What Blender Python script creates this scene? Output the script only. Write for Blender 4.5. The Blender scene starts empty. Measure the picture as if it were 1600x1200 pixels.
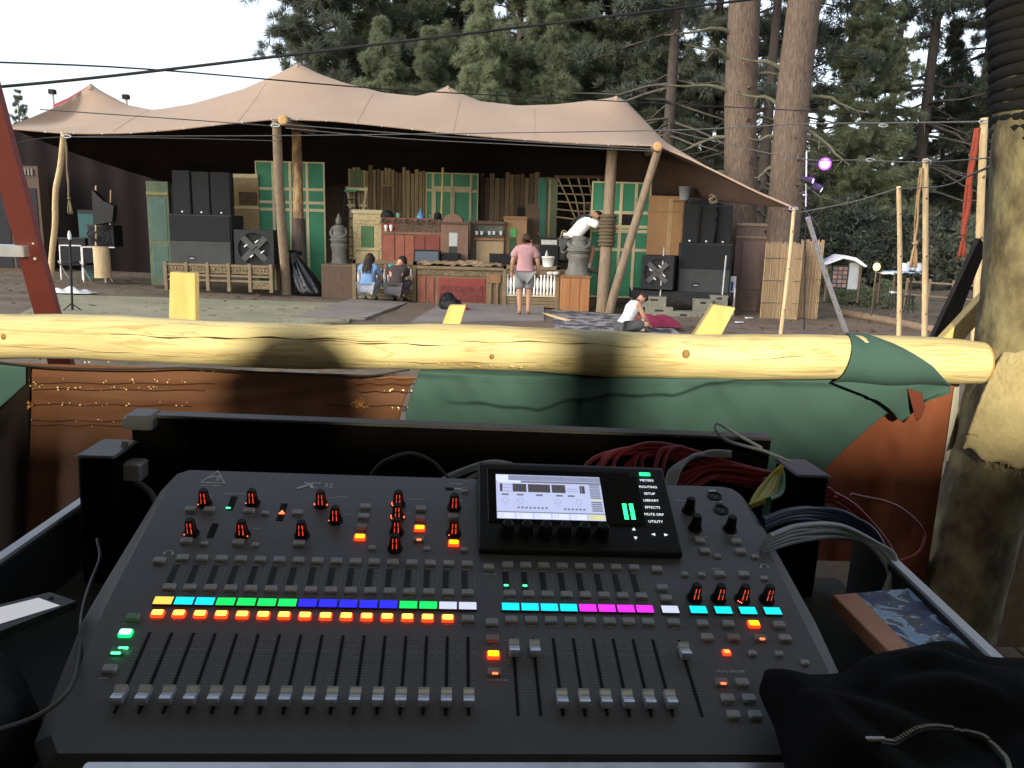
import bpy, bmesh, math, random
import numpy as np
from mathutils import Vector, Matrix, Quaternion
random.seed(7); NR = np.random.default_rng(11)
R = math.radians
sc = bpy.context.scene
COL = sc.collection

# ---------------------------------------------------------------- camera
FPX = 1250.0                      # focal length in pixels of the 1600 px wide photograph
PITCH, ROLL = R(11.0), R(1.5)
CAMZ = 1.95
FW = Vector((0, math.cos(PITCH), -math.sin(PITCH)))
U0 = Vector((0, math.sin(PITCH), math.cos(PITCH)))
RT = Vector((1, 0, 0)) * math.cos(ROLL) + U0 * math.sin(ROLL)
UP = U0 * math.cos(ROLL) - Vector((1, 0, 0)) * math.sin(ROLL)
CAMP = Vector((0, 0, CAMZ))
cd = bpy.data.cameras.new('camera')
cd.sensor_width = 36.0; cd.lens = 36.0 * FPX / 1600.0
cd.clip_start = 0.02; cd.clip_end = 2000
cam = bpy.data.objects.new('camera', cd); COL.objects.link(cam)
cam.matrix_world = Matrix(((RT.x, UP.x, -FW.x, 0), (RT.y, UP.y, -FW.y, 0), (RT.z, UP.z, -FW.z, CAMZ), (0, 0, 0, 1)))
sc.camera = cam

# ---------------------------------------------------------------- sky, sun, exposure
SUN_EL, SUN_ROT = R(26.0), R(-125.0)           # low weak sun, out of frame to the left
w = bpy.data.worlds.new('World'); sc.world = w; w.use_nodes = True
nt = w.node_tree; bg = nt.nodes['Background']
sky = nt.nodes.new('ShaderNodeTexSky'); sky.sky_type = 'NISHITA'; sky.sun_disc = False
sky.sun_elevation = SUN_EL; sky.sun_rotation = SUN_ROT
sky.air_density = 1.0; sky.dust_density = 2.5; sky.ozone_density = 1.5
hs = nt.nodes.new('ShaderNodeHueSaturation'); hs.inputs['Saturation'].default_value = 0.5      # dusk overcast: milky, nearly white
nt.links.new(sky.outputs[0], hs.inputs['Color']); nt.links.new(hs.outputs[0], bg.inputs[0]); bg.inputs[1].default_value = 0.15
sl = bpy.data.lights.new('sun', 'SUN'); sl.energy = 0.08; sl.angle = R(40); sl.color = (1.0, 0.95, 0.9)
so = bpy.data.objects.new('sun', sl); COL.objects.link(so)
sdir = Vector((math.sin(SUN_ROT) * math.cos(SUN_EL), math.cos(SUN_ROT) * math.cos(SUN_EL), math.sin(SUN_EL)))
so.rotation_euler = (-sdir).to_track_quat('-Z', 'Y').to_euler()
sc.view_settings.view_transform = 'Standard'; sc.view_settings.look = 'None'
sc.view_settings.gamma = 1.0; sc.view_settings.use_curve_mapping = False
sc.view_settings.exposure = 1.4
sc.render.engine = 'CYCLES'
try:
    sc.cycles.use_denoising = True; sc.cycles.denoiser = 'OPENIMAGEDENOISE'
    sc.cycles.max_bounces = 8; sc.cycles.diffuse_bounces = 5; sc.cycles.transparent_max_bounces = 6
    sc.cycles.sample_clamp_indirect = 8.0
except Exception: pass

# the warm work lamp of the sound booth, on its stand behind the photographer
LAMP_P = Vector((0.60, -3.0, 2.90)); LAMP_AIM = Vector((-0.1, 1.0, -0.06))
LAMP_W = 1350.0
ll = bpy.data.lights.new('work_lamp_light', 'SPOT'); ll.energy = LAMP_W; ll.color = (1.0, 0.88, 0.56)
ll.spot_size = R(100); ll.spot_blend = 0.25; ll.shadow_soft_size = 0.065
lo = bpy.data.objects.new('work_lamp_light', ll); COL.objects.link(lo)
lo.location = LAMP_P; lo.rotation_euler = LAMP_AIM.to_track_quat('-Z', 'Y').to_euler()

# ---------------------------------------------------------------- measuring helpers
def ray(px, py): return RT * ((px - 800) / FPX) - UP * ((py - 600) / FPX) + FW
def at(px, py, Y):
    d = ray(px, py); return CAMP + d * (Y / d.y)
def on_z(px, py, z):
    d = ray(px, py); return CAMP + d * ((z - CAMZ) / d.z)
def per_px(px, py, Y): return (Y / ray(px, py).y) / FPX       # metres per photo pixel at that depth
def rect(x0, y0, x1, y1, Y):
    s = per_px((x0 + x1) / 2, (y0 + y1) / 2, Y)
    return at((x0 + x1) / 2, y1, Y), (x1 - x0) * s, (y1 - y0) * s
def gz(x, y): return min(0.25, max(0.0, -0.02 * x)) if y > 6 else 0.0
def on_ground(px, py):
    z = 0.0
    for _ in range(6):
        p = on_z(px, py, z); z = gz(p.x, p.y)
    return p

# ---------------------------------------------------------------- materials
MATS = {}
def mat(name, c1, c2=None, scale=6.0, rough=0.7, bump=0.15, stretch=(1, 1, 1), metal=0.0, bscale=None, spec=0.3, sharp=0.0, bdist=0.01, sheen=0.0):
    if name in MATS: return MATS[name]
    m = bpy.data.materials.new(name); m.use_nodes = True; MATS[name] = m
    n, l = m.node_tree.nodes, m.node_tree.links; b = n['Principled BSDF']
    b.inputs['Roughness'].default_value = rough; b.inputs['Metallic'].default_value = metal
    b.inputs['Specular IOR Level'].default_value = spec
    if sheen: b.inputs['Sheen Weight'].default_value = sheen
    c2 = c2 or tuple(v * 0.72 for v in c1)
    tc = n.new('ShaderNodeTexCoord'); mp = n.new('ShaderNodeMapping'); mp.inputs['Scale'].default_value = stretch
    l.new(tc.outputs['Object'], mp.inputs[0])
    nz = n.new('ShaderNodeTexNoise'); nz.inputs['Scale'].default_value = scale; nz.inputs['Detail'].default_value = 6; nz.inputs['Roughness'].default_value = 0.62
    l.new(mp.outputs[0], nz.inputs['Vector'])
    cr = n.new('ShaderNodeValToRGB'); cr.color_ramp.elements[0].position = 0.32 + sharp; cr.color_ramp.elements[1].position = 0.68 - sharp
    cr.color_ramp.elements[0].color = (*c2, 1); cr.color_ramp.elements[1].color = (*c1, 1)
    l.new(nz.outputs['Fac'], cr.inputs[0]); l.new(cr.outputs[0], b.inputs['Base Color'])
    if bump:
        nb = n.new('ShaderNodeTexNoise'); nb.inputs['Scale'].default_value = bscale or scale * 4; nb.inputs['Detail'].default_value = 5
        l.new(mp.outputs[0], nb.inputs['Vector'])
        bp = n.new('ShaderNodeBump'); bp.inputs['Strength'].default_value = bump; bp.inputs['Distance'].default_value = bdist
        l.new(nb.outputs['Fac'], bp.inputs['Height']); l.new(bp.outputs[0], b.inputs['Normal'])
    return m
def em(name, c, s):
    if name in MATS: return MATS[name]
    m = bpy.data.materials.new(name); m.use_nodes = True; MATS[name] = m
    b = m.node_tree.nodes['Principled BSDF']
    b.inputs['Base Color'].default_value = (*[min(1, v * 0.5 + 0.05) for v in c], 1); b.inputs['Roughness'].default_value = 0.4
    b.inputs['Emission Color'].default_value = (*c, 1); b.inputs['Emission Strength'].default_value = s * 0.86
    return m
def leaf_mat(name, c1, c2, rough=0.6):
    m = bpy.data.materials.new(name); m.use_nodes = True; MATS[name] = m
    n, l = m.node_tree.nodes, m.node_tree.links; b = n['Principled BSDF']; out = n['Material Output']
    b.inputs['Roughness'].default_value = rough; b.inputs['Specular IOR Level'].default_value = 0.2
    g = n.new('ShaderNodeNewGeometry'); cr = n.new('ShaderNodeValToRGB')
    cr.color_ramp.elements[0].color = (*c2, 1); cr.color_ramp.elements[1].color = (*c1, 1)
    oi = n.new('ShaderNodeObjectInfo'); mx = n.new('ShaderNodeHueSaturation')
    mr = n.new('ShaderNodeMapRange'); mr.inputs[3].default_value = 0.8; mr.inputs[4].default_value = 1.25
    l.new(oi.outputs['Random'], mr.inputs[0]); l.new(mr.outputs[0], mx.inputs['Value'])
    l.new(g.outputs['Random Per Island'], cr.inputs[0]); l.new(cr.outputs[0], mx.inputs['Color']); l.new(mx.outputs[0], b.inputs['Base Color'])
    tr = n.new('ShaderNodeBsdfTranslucent'); ms = n.new('ShaderNodeMixShader'); ms.inputs[0].default_value = 0.45
    l.new(mx.outputs[0], tr.inputs['Color']); l.new(b.outputs[0], ms.inputs[1]); l.new(tr.outputs[0], ms.inputs[2]); l.new(ms.outputs[0], out.inputs['Surface'])
    return m

# ---------------------------------------------------------------- mesh builder
class MB:
    def __init__(s): s.v = []; s.f = []; s.m = []; s.sm = []
    def add(s, vs, fs, mi=0, smooth=False):
        o = len(s.v); s.v += [tuple(p) for p in vs]
        for f in fs: s.f.append(tuple(i + o for i in f)); s.m.append(mi); s.sm.append(smooth)
        return s
    def box(s, x0, y0, z0, x1, y1, z1, mi=0, M=None):
        vs = [Vector(p) for p in ((x0, y0, z0), (x1, y0, z0), (x1, y1, z0), (x0, y1, z0), (x0, y0, z1), (x1, y0, z1), (x1, y1, z1), (x0, y1, z1))]
        if M is not None: vs = [M @ p for p in vs]
        return s.add(vs, [(0, 3, 2, 1), (4, 5, 6, 7), (0, 1, 5, 4), (1, 2, 6, 5), (2, 3, 7, 6), (3, 0, 4, 7)], mi)
    def cbox(s, x0, y0, z0, x1, y1, z1, c, mi=0):       # box with chamfered top and vertical edges
        a = [(x0 + c, y0), (x1 - c, y0), (x1, y0 + c), (x1, y1 - c), (x1 - c, y1), (x0 + c, y1), (x0, y1 - c), (x0, y0 + c)]
        ca, cb = (x0 + x1) / 2, (y0 + y1) / 2
        kx, ky = 1 - 2 * c / (x1 - x0), 1 - 2 * c / (y1 - y0)
        b = [(ca + (p[0] - ca) * kx, cb + (p[1] - cb) * ky) for p in a]
        vs = [(*p, z0) for p in a] + [(*p, z1 - c) for p in a] + [(*p, z1) for p in b]
        fs = [tuple(range(7, -1, -1)), tuple(range(16, 24))]
        for k in (0, 8):
            for i in range(8): fs.append((k + i, k + (i + 1) % 8, k + 8 + (i + 1) % 8, k + 8 + i))
        return s.add(vs, fs, mi)
    def prism(s, poly, y0, y1, axis='y', mi=0):          # poly in the two other axes
        n = len(poly)
        def P(a, b, t): return {'y': (a, t, b), 'x': (t, a, b), 'z': (a, b, t)}[axis]
        vs = [P(a, b, y0) for a, b in poly] + [P(a, b, y1) for a, b in poly]
        fs = [tuple(range(n)), tuple(range(2 * n - 1, n - 1, -1))] + [(i, n + i, n + (i + 1) % n, (i + 1) % n) for i in range(n)]
        return s.add(vs, fs, mi)
    def tube(s, pts, rad, n=8, mi=0, caps=True, smooth=True, noise=0.0):
        pts = [Vector(p) for p in pts]; k = len(pts)
        rad = [rad] * k if isinstance(rad, (int, float)) else rad
        vs = []; ref = None
        for i, p in enumerate(pts):
            d = (pts[min(i + 1, k - 1)] - pts[max(i - 1, 0)])
            d = d.normalized() if d.length > 1e-9 else Vector((0, 0, 1))
            if ref is None: ref = Vector((0, 0, 1)) if abs(d.z) < 0.9 else Vector((1, 0, 0))
            a = d.cross(ref); a = a.normalized() if a.length > 1e-6 else d.orthogonal().normalized()
            b = d.cross(a); ref = -b if False else ref
            for j in range(n):
                t = 2 * math.pi * j / n; r = rad[i] * (1 + (random.uniform(-noise, noise) if noise else 0))
                vs.append(p + a * (math.cos(t) * r) + b * (math.sin(t) * r))
        fs = [(i * n + j, i * n + (j + 1) % n, (i + 1) * n + (j + 1) % n, (i + 1) * n + j) for i in range(k - 1) for j in range(n)]
        s.add(vs, fs, mi, smooth)
        if caps: s.add(vs[:n], [tuple(range(n))], mi); s.add(vs[-n:], [tuple(range(n - 1, -1, -1))], mi)
        return s
    def lathe(s, prof, n=16, mi=0, c=(0, 0, 0), smooth=True, M=None):   # prof: (r, z)
        vs = [(c[0] + r * math.cos(2 * math.pi * j / n), c[1] + r * math.sin(2 * math.pi * j / n), c[2] + z) for r, z in prof for j in range(n)]
        if M is not None: vs = [M @ Vector(p) for p in vs]
        k = len(prof)
        fs = [(i * n + j, i * n + (j + 1) % n, (i + 1) * n + (j + 1) % n, (i + 1) * n + j) for i in range(k - 1) for j in range(n)]
        s.add(vs, fs, mi, smooth)
        s.add(vs[-n:], [tuple(range(n))], mi); s.add(vs[:n], [tuple(range(n - 1, -1, -1))], mi)
        return s
    def grid(s, fn, nu, nv, mi=0, smooth=True):
        vs = [fn(i / nu, j / nv) for j in range(nv + 1) for i in range(nu + 1)]
        fs = [(j * (nu + 1) + i, j * (nu + 1) + i + 1, (j + 1) * (nu + 1) + i + 1, (j + 1) * (nu + 1) + i) for j in range(nv) for i in range(nu)]
        return s.add(vs, fs, mi, smooth)
    def quad(s, p, mi=0): return s.add(p, [tuple(range(len(p)))], mi)
    def ball(s, c, r, n=10, mi=0, noise=0.0):
        c = Vector(c); r = (r, r, r) if isinstance(r, (int, float)) else r; vs = []; k = max(4, n * 2 // 3)
        for i in range(k + 1):
            th = math.pi * i / k
            for j in range(n):
                t = 2 * math.pi * j / n; q = 1 + random.uniform(-noise, noise)
                vs.append((c.x + r[0] * q * math.sin(th) * math.cos(t), c.y + r[1] * q * math.sin(th) * math.sin(t), c.z - r[2] * q * math.cos(th)))
        return s.add(vs, [(i * n + j, i * n + (j + 1) % n, (i + 1) * n + (j + 1) % n, (i + 1) * n + j) for i in range(k) for j in range(n)], mi, True)
    def mesh(s, name, mats):
        me = bpy.data.meshes.new(name); me.from_pydata(s.v, [], s.f)
        for m in (mats if isinstance(mats, (list, tuple)) else [mats]): me.materials.append(m)
        me.polygons.foreach_set('material_index', s.m); me.polygons.foreach_set('use_smooth', s.sm)
        me.update(); return me

def link(name, data, parent=None, loc=None, rot=None):
    o = bpy.data.objects.new(name, data); COL.objects.link(o)
    if parent is not None: o.parent = parent
    if loc is not None: o.location = loc
    if rot is not None: o.rotation_euler = rot
    return o
def part(name, mb, mats, parent, loc=None, rot=None, label=None):
    o = link(name, mb.mesh(name, mats), parent, loc, rot)
    if label: o['label'] = label
    return o
def tag(o, label, cat, group=None):
    o['label'] = label; o['category'] = cat
    if group: o['group'] = group
    return o
def thing(name, label, cat, loc=(0, 0, 0), rz=0.0, group=None):
    o = link(name, None, None, loc, (0, 0, rz)); o.empty_display_size = 0.1
    return tag(o, label, cat, group)
def solo(name, mb, mats, label, cat, loc=None, group=None, rz=0.0):
    return tag(link(name, mb.mesh(name, mats), None, loc, (0, 0, rz)), label, cat, group)
def setting(name, mb, mats, kind='structure'):
    o = link(name, mb.mesh(name, mats)); o['kind'] = kind; return o
def copy_tree(o, parent=None):
    c = o.copy(); COL.objects.link(c)
    if parent is not None: c.parent = parent; c.matrix_parent_inverse = o.matrix_parent_inverse
    for ch in [x for x in o.children]: copy_tree(ch, c)
    return c
def bevel(o, wd, seg=2):
    b = o.modifiers.new('Bevel', 'BEVEL'); b.width = wd; b.segments = seg; b.limit_method = 'ANGLE'; return o
def text_mesh(s, size, extrude=0.0):
    cu = bpy.data.curves.new('lettering', 'FONT'); cu.body = s; cu.size = size; cu.align_x = 'CENTER'; cu.align_y = 'CENTER'; cu.extrude = extrude
    cu.resolution_u = 3
    o = bpy.data.objects.new('lettering', cu); COL.objects.link(o)
    dg = bpy.context.evaluated_depsgraph_get(); me = bpy.data.meshes.new_from_object(o.evaluated_get(dg))
    bpy.data.objects.remove(o); me.name = 'lettering'; return me
def smooth_path(pts, n=8):                       # Catmull-Rom through points
    pts = [Vector(p) for p in pts]; P = [pts[0] * 2 - pts[1]] + pts + [pts[-1] * 2 - pts[-2]]; out = []
    for i in range(1, len(P) - 2):
        for k in range(n):
            t = k / n; a, b, c, d = P[i - 1], P[i], P[i + 1], P[i + 2]
            out.append(0.5 * ((2 * b) + (c - a) * t + (2 * a - 5 * b + 4 * c - d) * t * t + (3 * b - a - 3 * c + d) * t ** 3))
    return out + [pts[-1]]

# shared materials
M_black = mat('black_plastic', (0.012, 0.012, 0.014), (0.008, 0.008, 0.009), 30, 0.55, 0.05)
M_blackm = mat('black_matte_paint', (0.022, 0.023, 0.025), (0.014, 0.014, 0.016), 9, 0.8, 0.12)
M_cab = mat('speaker_cabinet_paint', (0.026, 0.028, 0.030), (0.018, 0.020, 0.0215), 5, 0.75, 0.15)
M_grille = mat('speaker_grille_cloth', (0.017, 0.019, 0.020), (0.012, 0.013, 0.014), 60, 0.95, 0.2)
M_alu = mat('brushed_aluminium', (0.55, 0.56, 0.60), (0.40, 0.41, 0.44), 12, 0.35, 0.05, metal=0.85)
M_steel = mat('galvanised_steel', (0.5, 0.5, 0.5), (0.32, 0.32, 0.33), 14, 0.5, 0.1, metal=0.6)
M_pine = mat('raw_pine_board', (0.58, 0.44, 0.19), (0.44, 0.31, 0.12), 3, 0.65, 0.12, (6, 6, 1))
M_pole = mat('peeled_pine_pole', (0.62, 0.47, 0.27), (0.43, 0.31, 0.17), 5, 0.7, 0.2, (4, 4, 0.7))
M_logw = mat('weathered_log', (0.26, 0.195, 0.13), (0.155, 0.115, 0.078), 5, 0.85, 0.3, (4, 4, 0.8))
M_oak = mat('stained_brown_wood', (0.28, 0.15, 0.07), (0.17, 0.088, 0.042), 4, 0.55, 0.12, (6, 6, 0.8))
M_redwood = mat('red_lacquered_wood', (0.28, 0.085, 0.055), (0.17, 0.048, 0.032), 5, 0.45, 0.1, (4, 4, 1))
M_darkw = mat('dark_old_wood', (0.11, 0.07, 0.045), (0.06, 0.04, 0.028), 5, 0.7, 0.2, (6, 6, 0.8))
M_lightw = mat('pale_carved_wood', (0.20, 0.15, 0.088), (0.13, 0.097, 0.057), 6, 0.7, 0.2)
M_green = mat('green_painted_panel', (0.036, 0.20, 0.112), (0.029, 0.158, 0.088), 3, 0.6, 0.06)
M_dgreen = mat('faded_green_panel', (0.055, 0.19, 0.125), (0.042, 0.14, 0.09), 4, 0.6, 0.08)
M_cream = mat('cream_painted_frame', (0.50, 0.44, 0.27), (0.40, 0.345, 0.205), 7, 0.6, 0.08)
M_brass = mat('pressed_brass_sheet', (0.46, 0.38, 0.21), (0.24, 0.19, 0.10), 12, 0.4, 0.4, metal=0.4)
M_skin = mat('skin', (0.42, 0.235, 0.155), (0.36, 0.19, 0.12), 20, 0.55, 0.03)
M_hair = mat('dark_brown_hair', (0.030, 0.018, 0.012), (0.015, 0.010, 0.007), 60, 0.6, 0.3, (1, 1, 0.2))
M_white = mat('white_paint', (0.78, 0.77, 0.73), (0.66, 0.65, 0.62), 8, 0.6, 0.05)
M_wcloth = mat('white_cotton', (0.58, 0.575, 0.57), (0.47, 0.465, 0.46), 10, 0.9, 0.15)
M_stone = mat('grey_carved_stone', (0.17, 0.165, 0.145), (0.10, 0.10, 0.09), 9, 0.9, 0.4)
M_bag = mat('black_bin_liner', (0.012, 0.013, 0.014), (0.008, 0.008, 0.009), 5, 0.22, 0.5, bscale=12, spec=0.6, bdist=0.02)
M_rope = mat('grey_guy_rope', (0.10, 0.10, 0.10), (0.05, 0.05, 0.05), 40, 0.9, 0.2)
M_maroon = mat('maroon_drape', (0.012, 0.006, 0.006), (0.008, 0.0045, 0.0045), 3, 0.95, 0.2)
# ================================================================= GROUND
def tri_mesh(name, V, m):
    me = bpy.data.meshes.new(name); k = len(V) // 3
    me.vertices.add(len(V)); me.vertices.foreach_set('co', V.astype(np.float32).ravel())
    me.loops.add(k * 3); me.loops.foreach_set('vertex_index', np.arange(k * 3, dtype=np.int32))
    me.polygons.add(k); me.polygons.foreach_set('loop_start', np.arange(0, k * 3, 3, dtype=np.int32))
    me.materials.append(m); me.update(calc_edges=True); return me

M_dirt = mat('forest_dirt', (0.165, 0.128, 0.09), (0.095, 0.074, 0.053), 0.9, 0.95, 0.5, bscale=7, bdist=0.05)
xs = [-500, -200, -90, -50, -35, -25] + [-18 + i * 1.5 for i in range(25)] + [25, 35, 50, 90, 200, 500]
ys = [-300, -90, -30, -12, -6, -2, 0, 2, 4, 5.9] + [6.1 + i * 1.6 for i in range(22)] + [44, 50, 60, 75, 100, 160, 300, 700]
mb = MB(); vs = []
for y in ys:
    for x in xs:
        far = max(0.0, y - 30) * 0.022 if y < 120 else 2.0
        vs.append((x, y, gz(x, y) + far + (random.uniform(-0.02, 0.02) if 6 < y < 42 else 0) - 0.0))
nx = len(xs)
mb.add(vs, [(j * nx + i, j * nx + i + 1, (j + 1) * nx + i + 1, (j + 1) * nx + i) for j in range(len(ys) - 1) for i in range(nx - 1)], 0, True)
setting('ground', mb, M_dirt)
def gfar(x, y): return gz(x, y) + (max(0.0, y - 30) * 0.022 if y < 120 else 2.0)

# booth deck: planks on a low frame
DZ = 0.55
M_deck = mat('booth_deck_planks', (0.20, 0.15, 0.10), (0.13, 0.095, 0.065), 4, 0.85, 0.25, (5, 0.7, 5))
deck = setting('deck_floor', MB().box(-3.2, -5.8, 0.0, 3.4, 2.62, DZ - 0.03), M_darkw)
pm = MB().cbox(-0.09, -4.2, -0.028, 0.09, 4.2, 0.0, 0.004).mesh('plank', [M_deck])
for i in range(34):
    p = link('plank', pm, deck, (-3.1 + i * 0.192, -1.6, DZ + random.uniform(-0.002, 0.002)))

# fallen needles, cones and pebbles
rng = np.random.default_rng(8); n = 9000
xx = rng.uniform(-16, 16, n); yy = rng.uniform(6.5, 34, n); P = np.stack([xx, yy, np.array([gfar(a, b) for a, b in zip(xx, yy)]) + .012], 1)
a = rng.uniform(0, 6.28, n); r = rng.uniform(.02, .07, n); V = []
for k in range(3): V.append(P + np.stack([r * np.cos(a + 2.1 * k) * (1 if k else 2.2), r * np.sin(a + 2.1 * k), rng.uniform(-.004, .035, n)], 1))
o = link('litter', tri_mesh('litter', np.stack(V, 1).reshape(-1, 3), mat('dry_needle_litter', (.17, .11, .06), (.06, .04, .025), 2, .95, 0))); o['kind'] = 'stuff'; o['label'] = 'dry needles and cones strewn over the dirt'

# pale carpets and rugs laid on the ground before the stage
def ground_sheet(name, px, label, m, lift=0.004, thick=0.006, n=12, cat='rug'):
    q = [on_ground(*p) for p in px]; mb = MB()
    def top(u, v):
        a = q[0].lerp(q[1], u); b = q[3].lerp(q[2], u); c = a.lerp(b, v)
        return (c.x, c.y, gz(c.x, c.y) + 0.022 + lift + thick + random.uniform(0, 0.01))
    mb.grid(top, n, n)
    rim = [q[0], q[1], q[2], q[3]]
    for i in range(4):
        a, b = rim[i], rim[(i + 1) % 4]
        mb.quad([(a.x, a.y, gz(a.x, a.y)), (b.x, b.y, gz(b.x, b.y)), (b.x, b.y, gz(b.x, b.y) + 0.03 + lift), (a.x, a.y, gz(a.x, a.y) + 0.03 + lift)])
    return solo(name, mb, m, label, cat, group='carpets and rugs laid out before the stage')
M_rugpale = mat('pale_green_carpet', (0.28, 0.265, 0.175), (0.19, 0.18, 0.12), 0.9, 0.95, 0.3, bscale=20)
M_ruggrey = mat('grey_mauve_carpet', (0.23, 0.20, 0.18), (0.165, 0.143, 0.128), 1.2, 0.95, 0.3, bscale=25)
M_rugbrown = mat('brown_carpet', (.155, .115, .085), (.10, .075, .055), 1.4, 0.95, 0.3, bscale=25)
M_rugpat = mat('patterned_dark_rug', (.25, .24, .235), (.045, .04, .045), 3.2, 0.95, 0.2, sharp=0.14)
ground_sheet('carpet', [(-40, 530), (545, 505), (560, 476), (90, 462)], 'large pale greenish carpet spread at left before the stage', M_rugpale, 0.0, n=20)
ground_sheet('carpet', [(455, 498), (570, 500), (640, 474), (548, 470)], 'narrow grey mauve carpet runner beside the crouching pair', M_ruggrey, 0.012)
ground_sheet('rug', [(560, 530), (880, 545), (862, 487), (638, 476)], 'brown rug in front of the stage under the standing man', M_rugbrown, 0.02, n=16)
ground_sheet('rug', [(870, 545), (1085, 545), (1030, 500), (862, 487)], 'black and white patterned rug under the sitting man', M_rugpat, 0.03, n=16)
ground_sheet('rug', [(640, 510), (850, 506), (850, 482), (690, 478)], 'thin grey striped rug laid over the brown one', M_ruggrey, 0.045, n=10)

# ================================================================= TREES
M_needA = leaf_mat('bright_pine_needles', (0.28, 0.31, 0.185), (0.17, 0.195, 0.12))
M_needB = leaf_mat('dark_pine_needles', (0.21, 0.235, 0.165), (0.125, 0.14, 0.105))
M_needC = leaf_mat('blue_green_needles', (0.13, 0.15, 0.115), (0.07, 0.082, 0.066))
M_bark = mat('pine_bark', (0.185, 0.135, 0.098), (0.075, 0.054, 0.04), 9, 0.95, 1.0, (3.2, 3.2, 0.55), bscale=16, bdist=0.04)
M_bark2 = mat('grey_pine_bark', (0.10, 0.08, 0.065), (0.05, 0.04, 0.034), 6, 0.95, 0.8, (3, 3, 0.6), bscale=14, bdist=0.03)
M_twig = mat('dead_grey_wood', (0.13, 0.115, 0.09), (0.07, 0.06, 0.05), 8, 0.9, 0.3)
M_lichen = mat('lichen_covered_branch', (0.15, 0.155, 0.095), (0.08, 0.075, 0.052), 5, 0.95, 0.5)

def tufts(points, dirs, nb, ln, wd, rng):
    """needle tufts: nb narrow blades fanning out of every twig tip"""
    n = len(points); P = np.repeat(points, nb, 0); D = np.repeat(dirs, nb, 0)
    v = rng.normal(size=(n * nb, 3)); v = v / np.linalg.norm(v, axis=1, keepdims=True)
    d = D * 0.75 + v; d /= np.linalg.norm(d, axis=1, keepdims=True)
    s = np.cross(d, rng.normal(size=d.shape)); s /= np.linalg.norm(s, axis=1, keepdims=True) + 1e-9
    L = ln * rng.uniform(0.55, 1.2, (n * nb, 1)); W = wd * rng.uniform(0.7, 1.3, (n * nb, 1))
    a = P + d * L * 0.05 - s * W * 0.5; b = P + d * L * 0.45 + s * W; c = P + d * L
    V = np.stack([a, b, c], 1).reshape(-1, 3)
    return V
def pine(seed, H, r0, z0, nbr, L0, shape, m, nsub, ntuft, nb, ln, wd, dead=0, droop=0.2, gap=0.0):
    rng = np.random.default_rng(seed); random.seed(seed)
    wood = MB(); lean = rng.normal(0, 0.01, 2)
    wood.tube([(lean[0] * z, lean[1] * z, z) for z in np.linspace(0, H * 0.97, 10)], [r0 * (1 - 0.88 * t) + (0.25 * r0 if t == 0 else 0) for t in np.linspace(0, 1, 10)], 9, 0, noise=0.05)
    pts, drs = [], []
    for i in range(nbr + dead):
        isd = i >= nbr
        t = rng.uniform(0, 1) if not isd else rng.uniform(-0.6, 0.1)
        h = z0 + (H - z0) * t if not isd else max(1.5, z0 * rng.uniform(0.45, 1.05))
        az = rng.uniform(0, 2 * math.pi); Lb = L0 * max(0.1, (1 - max(0, t)) ** shape) * rng.uniform(0.6, 1.1)
        if rng.uniform() < gap and not isd: continue
        elv = (0.45 * max(0, t) - droop) + rng.normal(0, 0.12)
        d = np.array([math.cos(az) * math.cos(elv), math.sin(az) * math.cos(elv), math.sin(elv)])
        b0 = np.array([lean[0] * h, lean[1] * h, h]); k = 5
        path = [b0 + d * Lb * q + np.array([0, 0, 0.12 * Lb * (q * q) * (1 if not isd else -0.5)]) + rng.normal(0, 0.03 * Lb, 3) * q for q in np.linspace(0, 1, k)]
        wood.tube(path, [max(0.012, r0 * 0.2 * (Lb / L0 + 0.2) * (1 - 0.8 * q)) for q in np.linspace(0, 1, k)], 4, 1 if isd else 0, caps=False)
        if isd: continue
        for _ in range(int(nsub * (0.4 + Lb / L0))):
            q = rng.uniform(0.18, 1.0); c = b0 + d * Lb * q + np.array([0, 0, 0.12 * Lb * q * q])
            side = rng.normal(0, 1, 3); side[2] *= 0.45; side /= np.linalg.norm(side)
            sd = d * 0.5 + side * 0.8; Ls = Lb * 0.30 * rng.uniform(0.4, 1.1) * (1.25 - 0.6 * q)
            for _ in range(ntuft):
                u = rng.uniform(0.35, 1.0); pts.append(c + sd * Ls * u + rng.normal(0, 0.05 * Ls + 0.03, 3)); drs.append(sd / np.linalg.norm(sd) + np.array([0, 0, 0.25]))
    V = tufts(np.array(pts), np.array(drs), nb, ln, wd, rng)
    return wood.mesh('trunk', [M_bark2, M_twig]), tri_mesh('crown', V, m), H
PROTO = {
 'young': pine(1, 11.5, 0.16, 0.9, 190, 2.8, 0.75, M_needA, 11, 5, 30, 0.32, 0.018, 4, 0.05),
 'broad': pine(2, 22.0, 0.33, 3.0, 230, 4.9, 0.5, M_needA, 12, 5, 30, 0.38, 0.022, 10, 0.12, 0.05),
 'dark': pine(3, 26.0, 0.36, 4.5, 185, 4.9, 0.5, M_needB, 11, 5, 26, 0.42, 0.025, 22, 0.18, 0.10),
 'sparse': pine(4, 28.0, 0.34, 9.0, 60, 4.8, 0.45, M_needC, 9, 5, 15, 0.42, 0.038, 30, 0.25, 0.2),
 'fir': pine(5, 20.0, 0.25, 1.5, 150, 3.8, 0.7, M_needC, 12, 5, 24, 0.36, 0.024, 0, 0.3),
 'far': pine(6, 20.0, 0.30, 3.5, 80, 4.2, 0.7, M_needB, 6, 4, 8, 0.55, 0.075, 0, 0.12),
}
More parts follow.
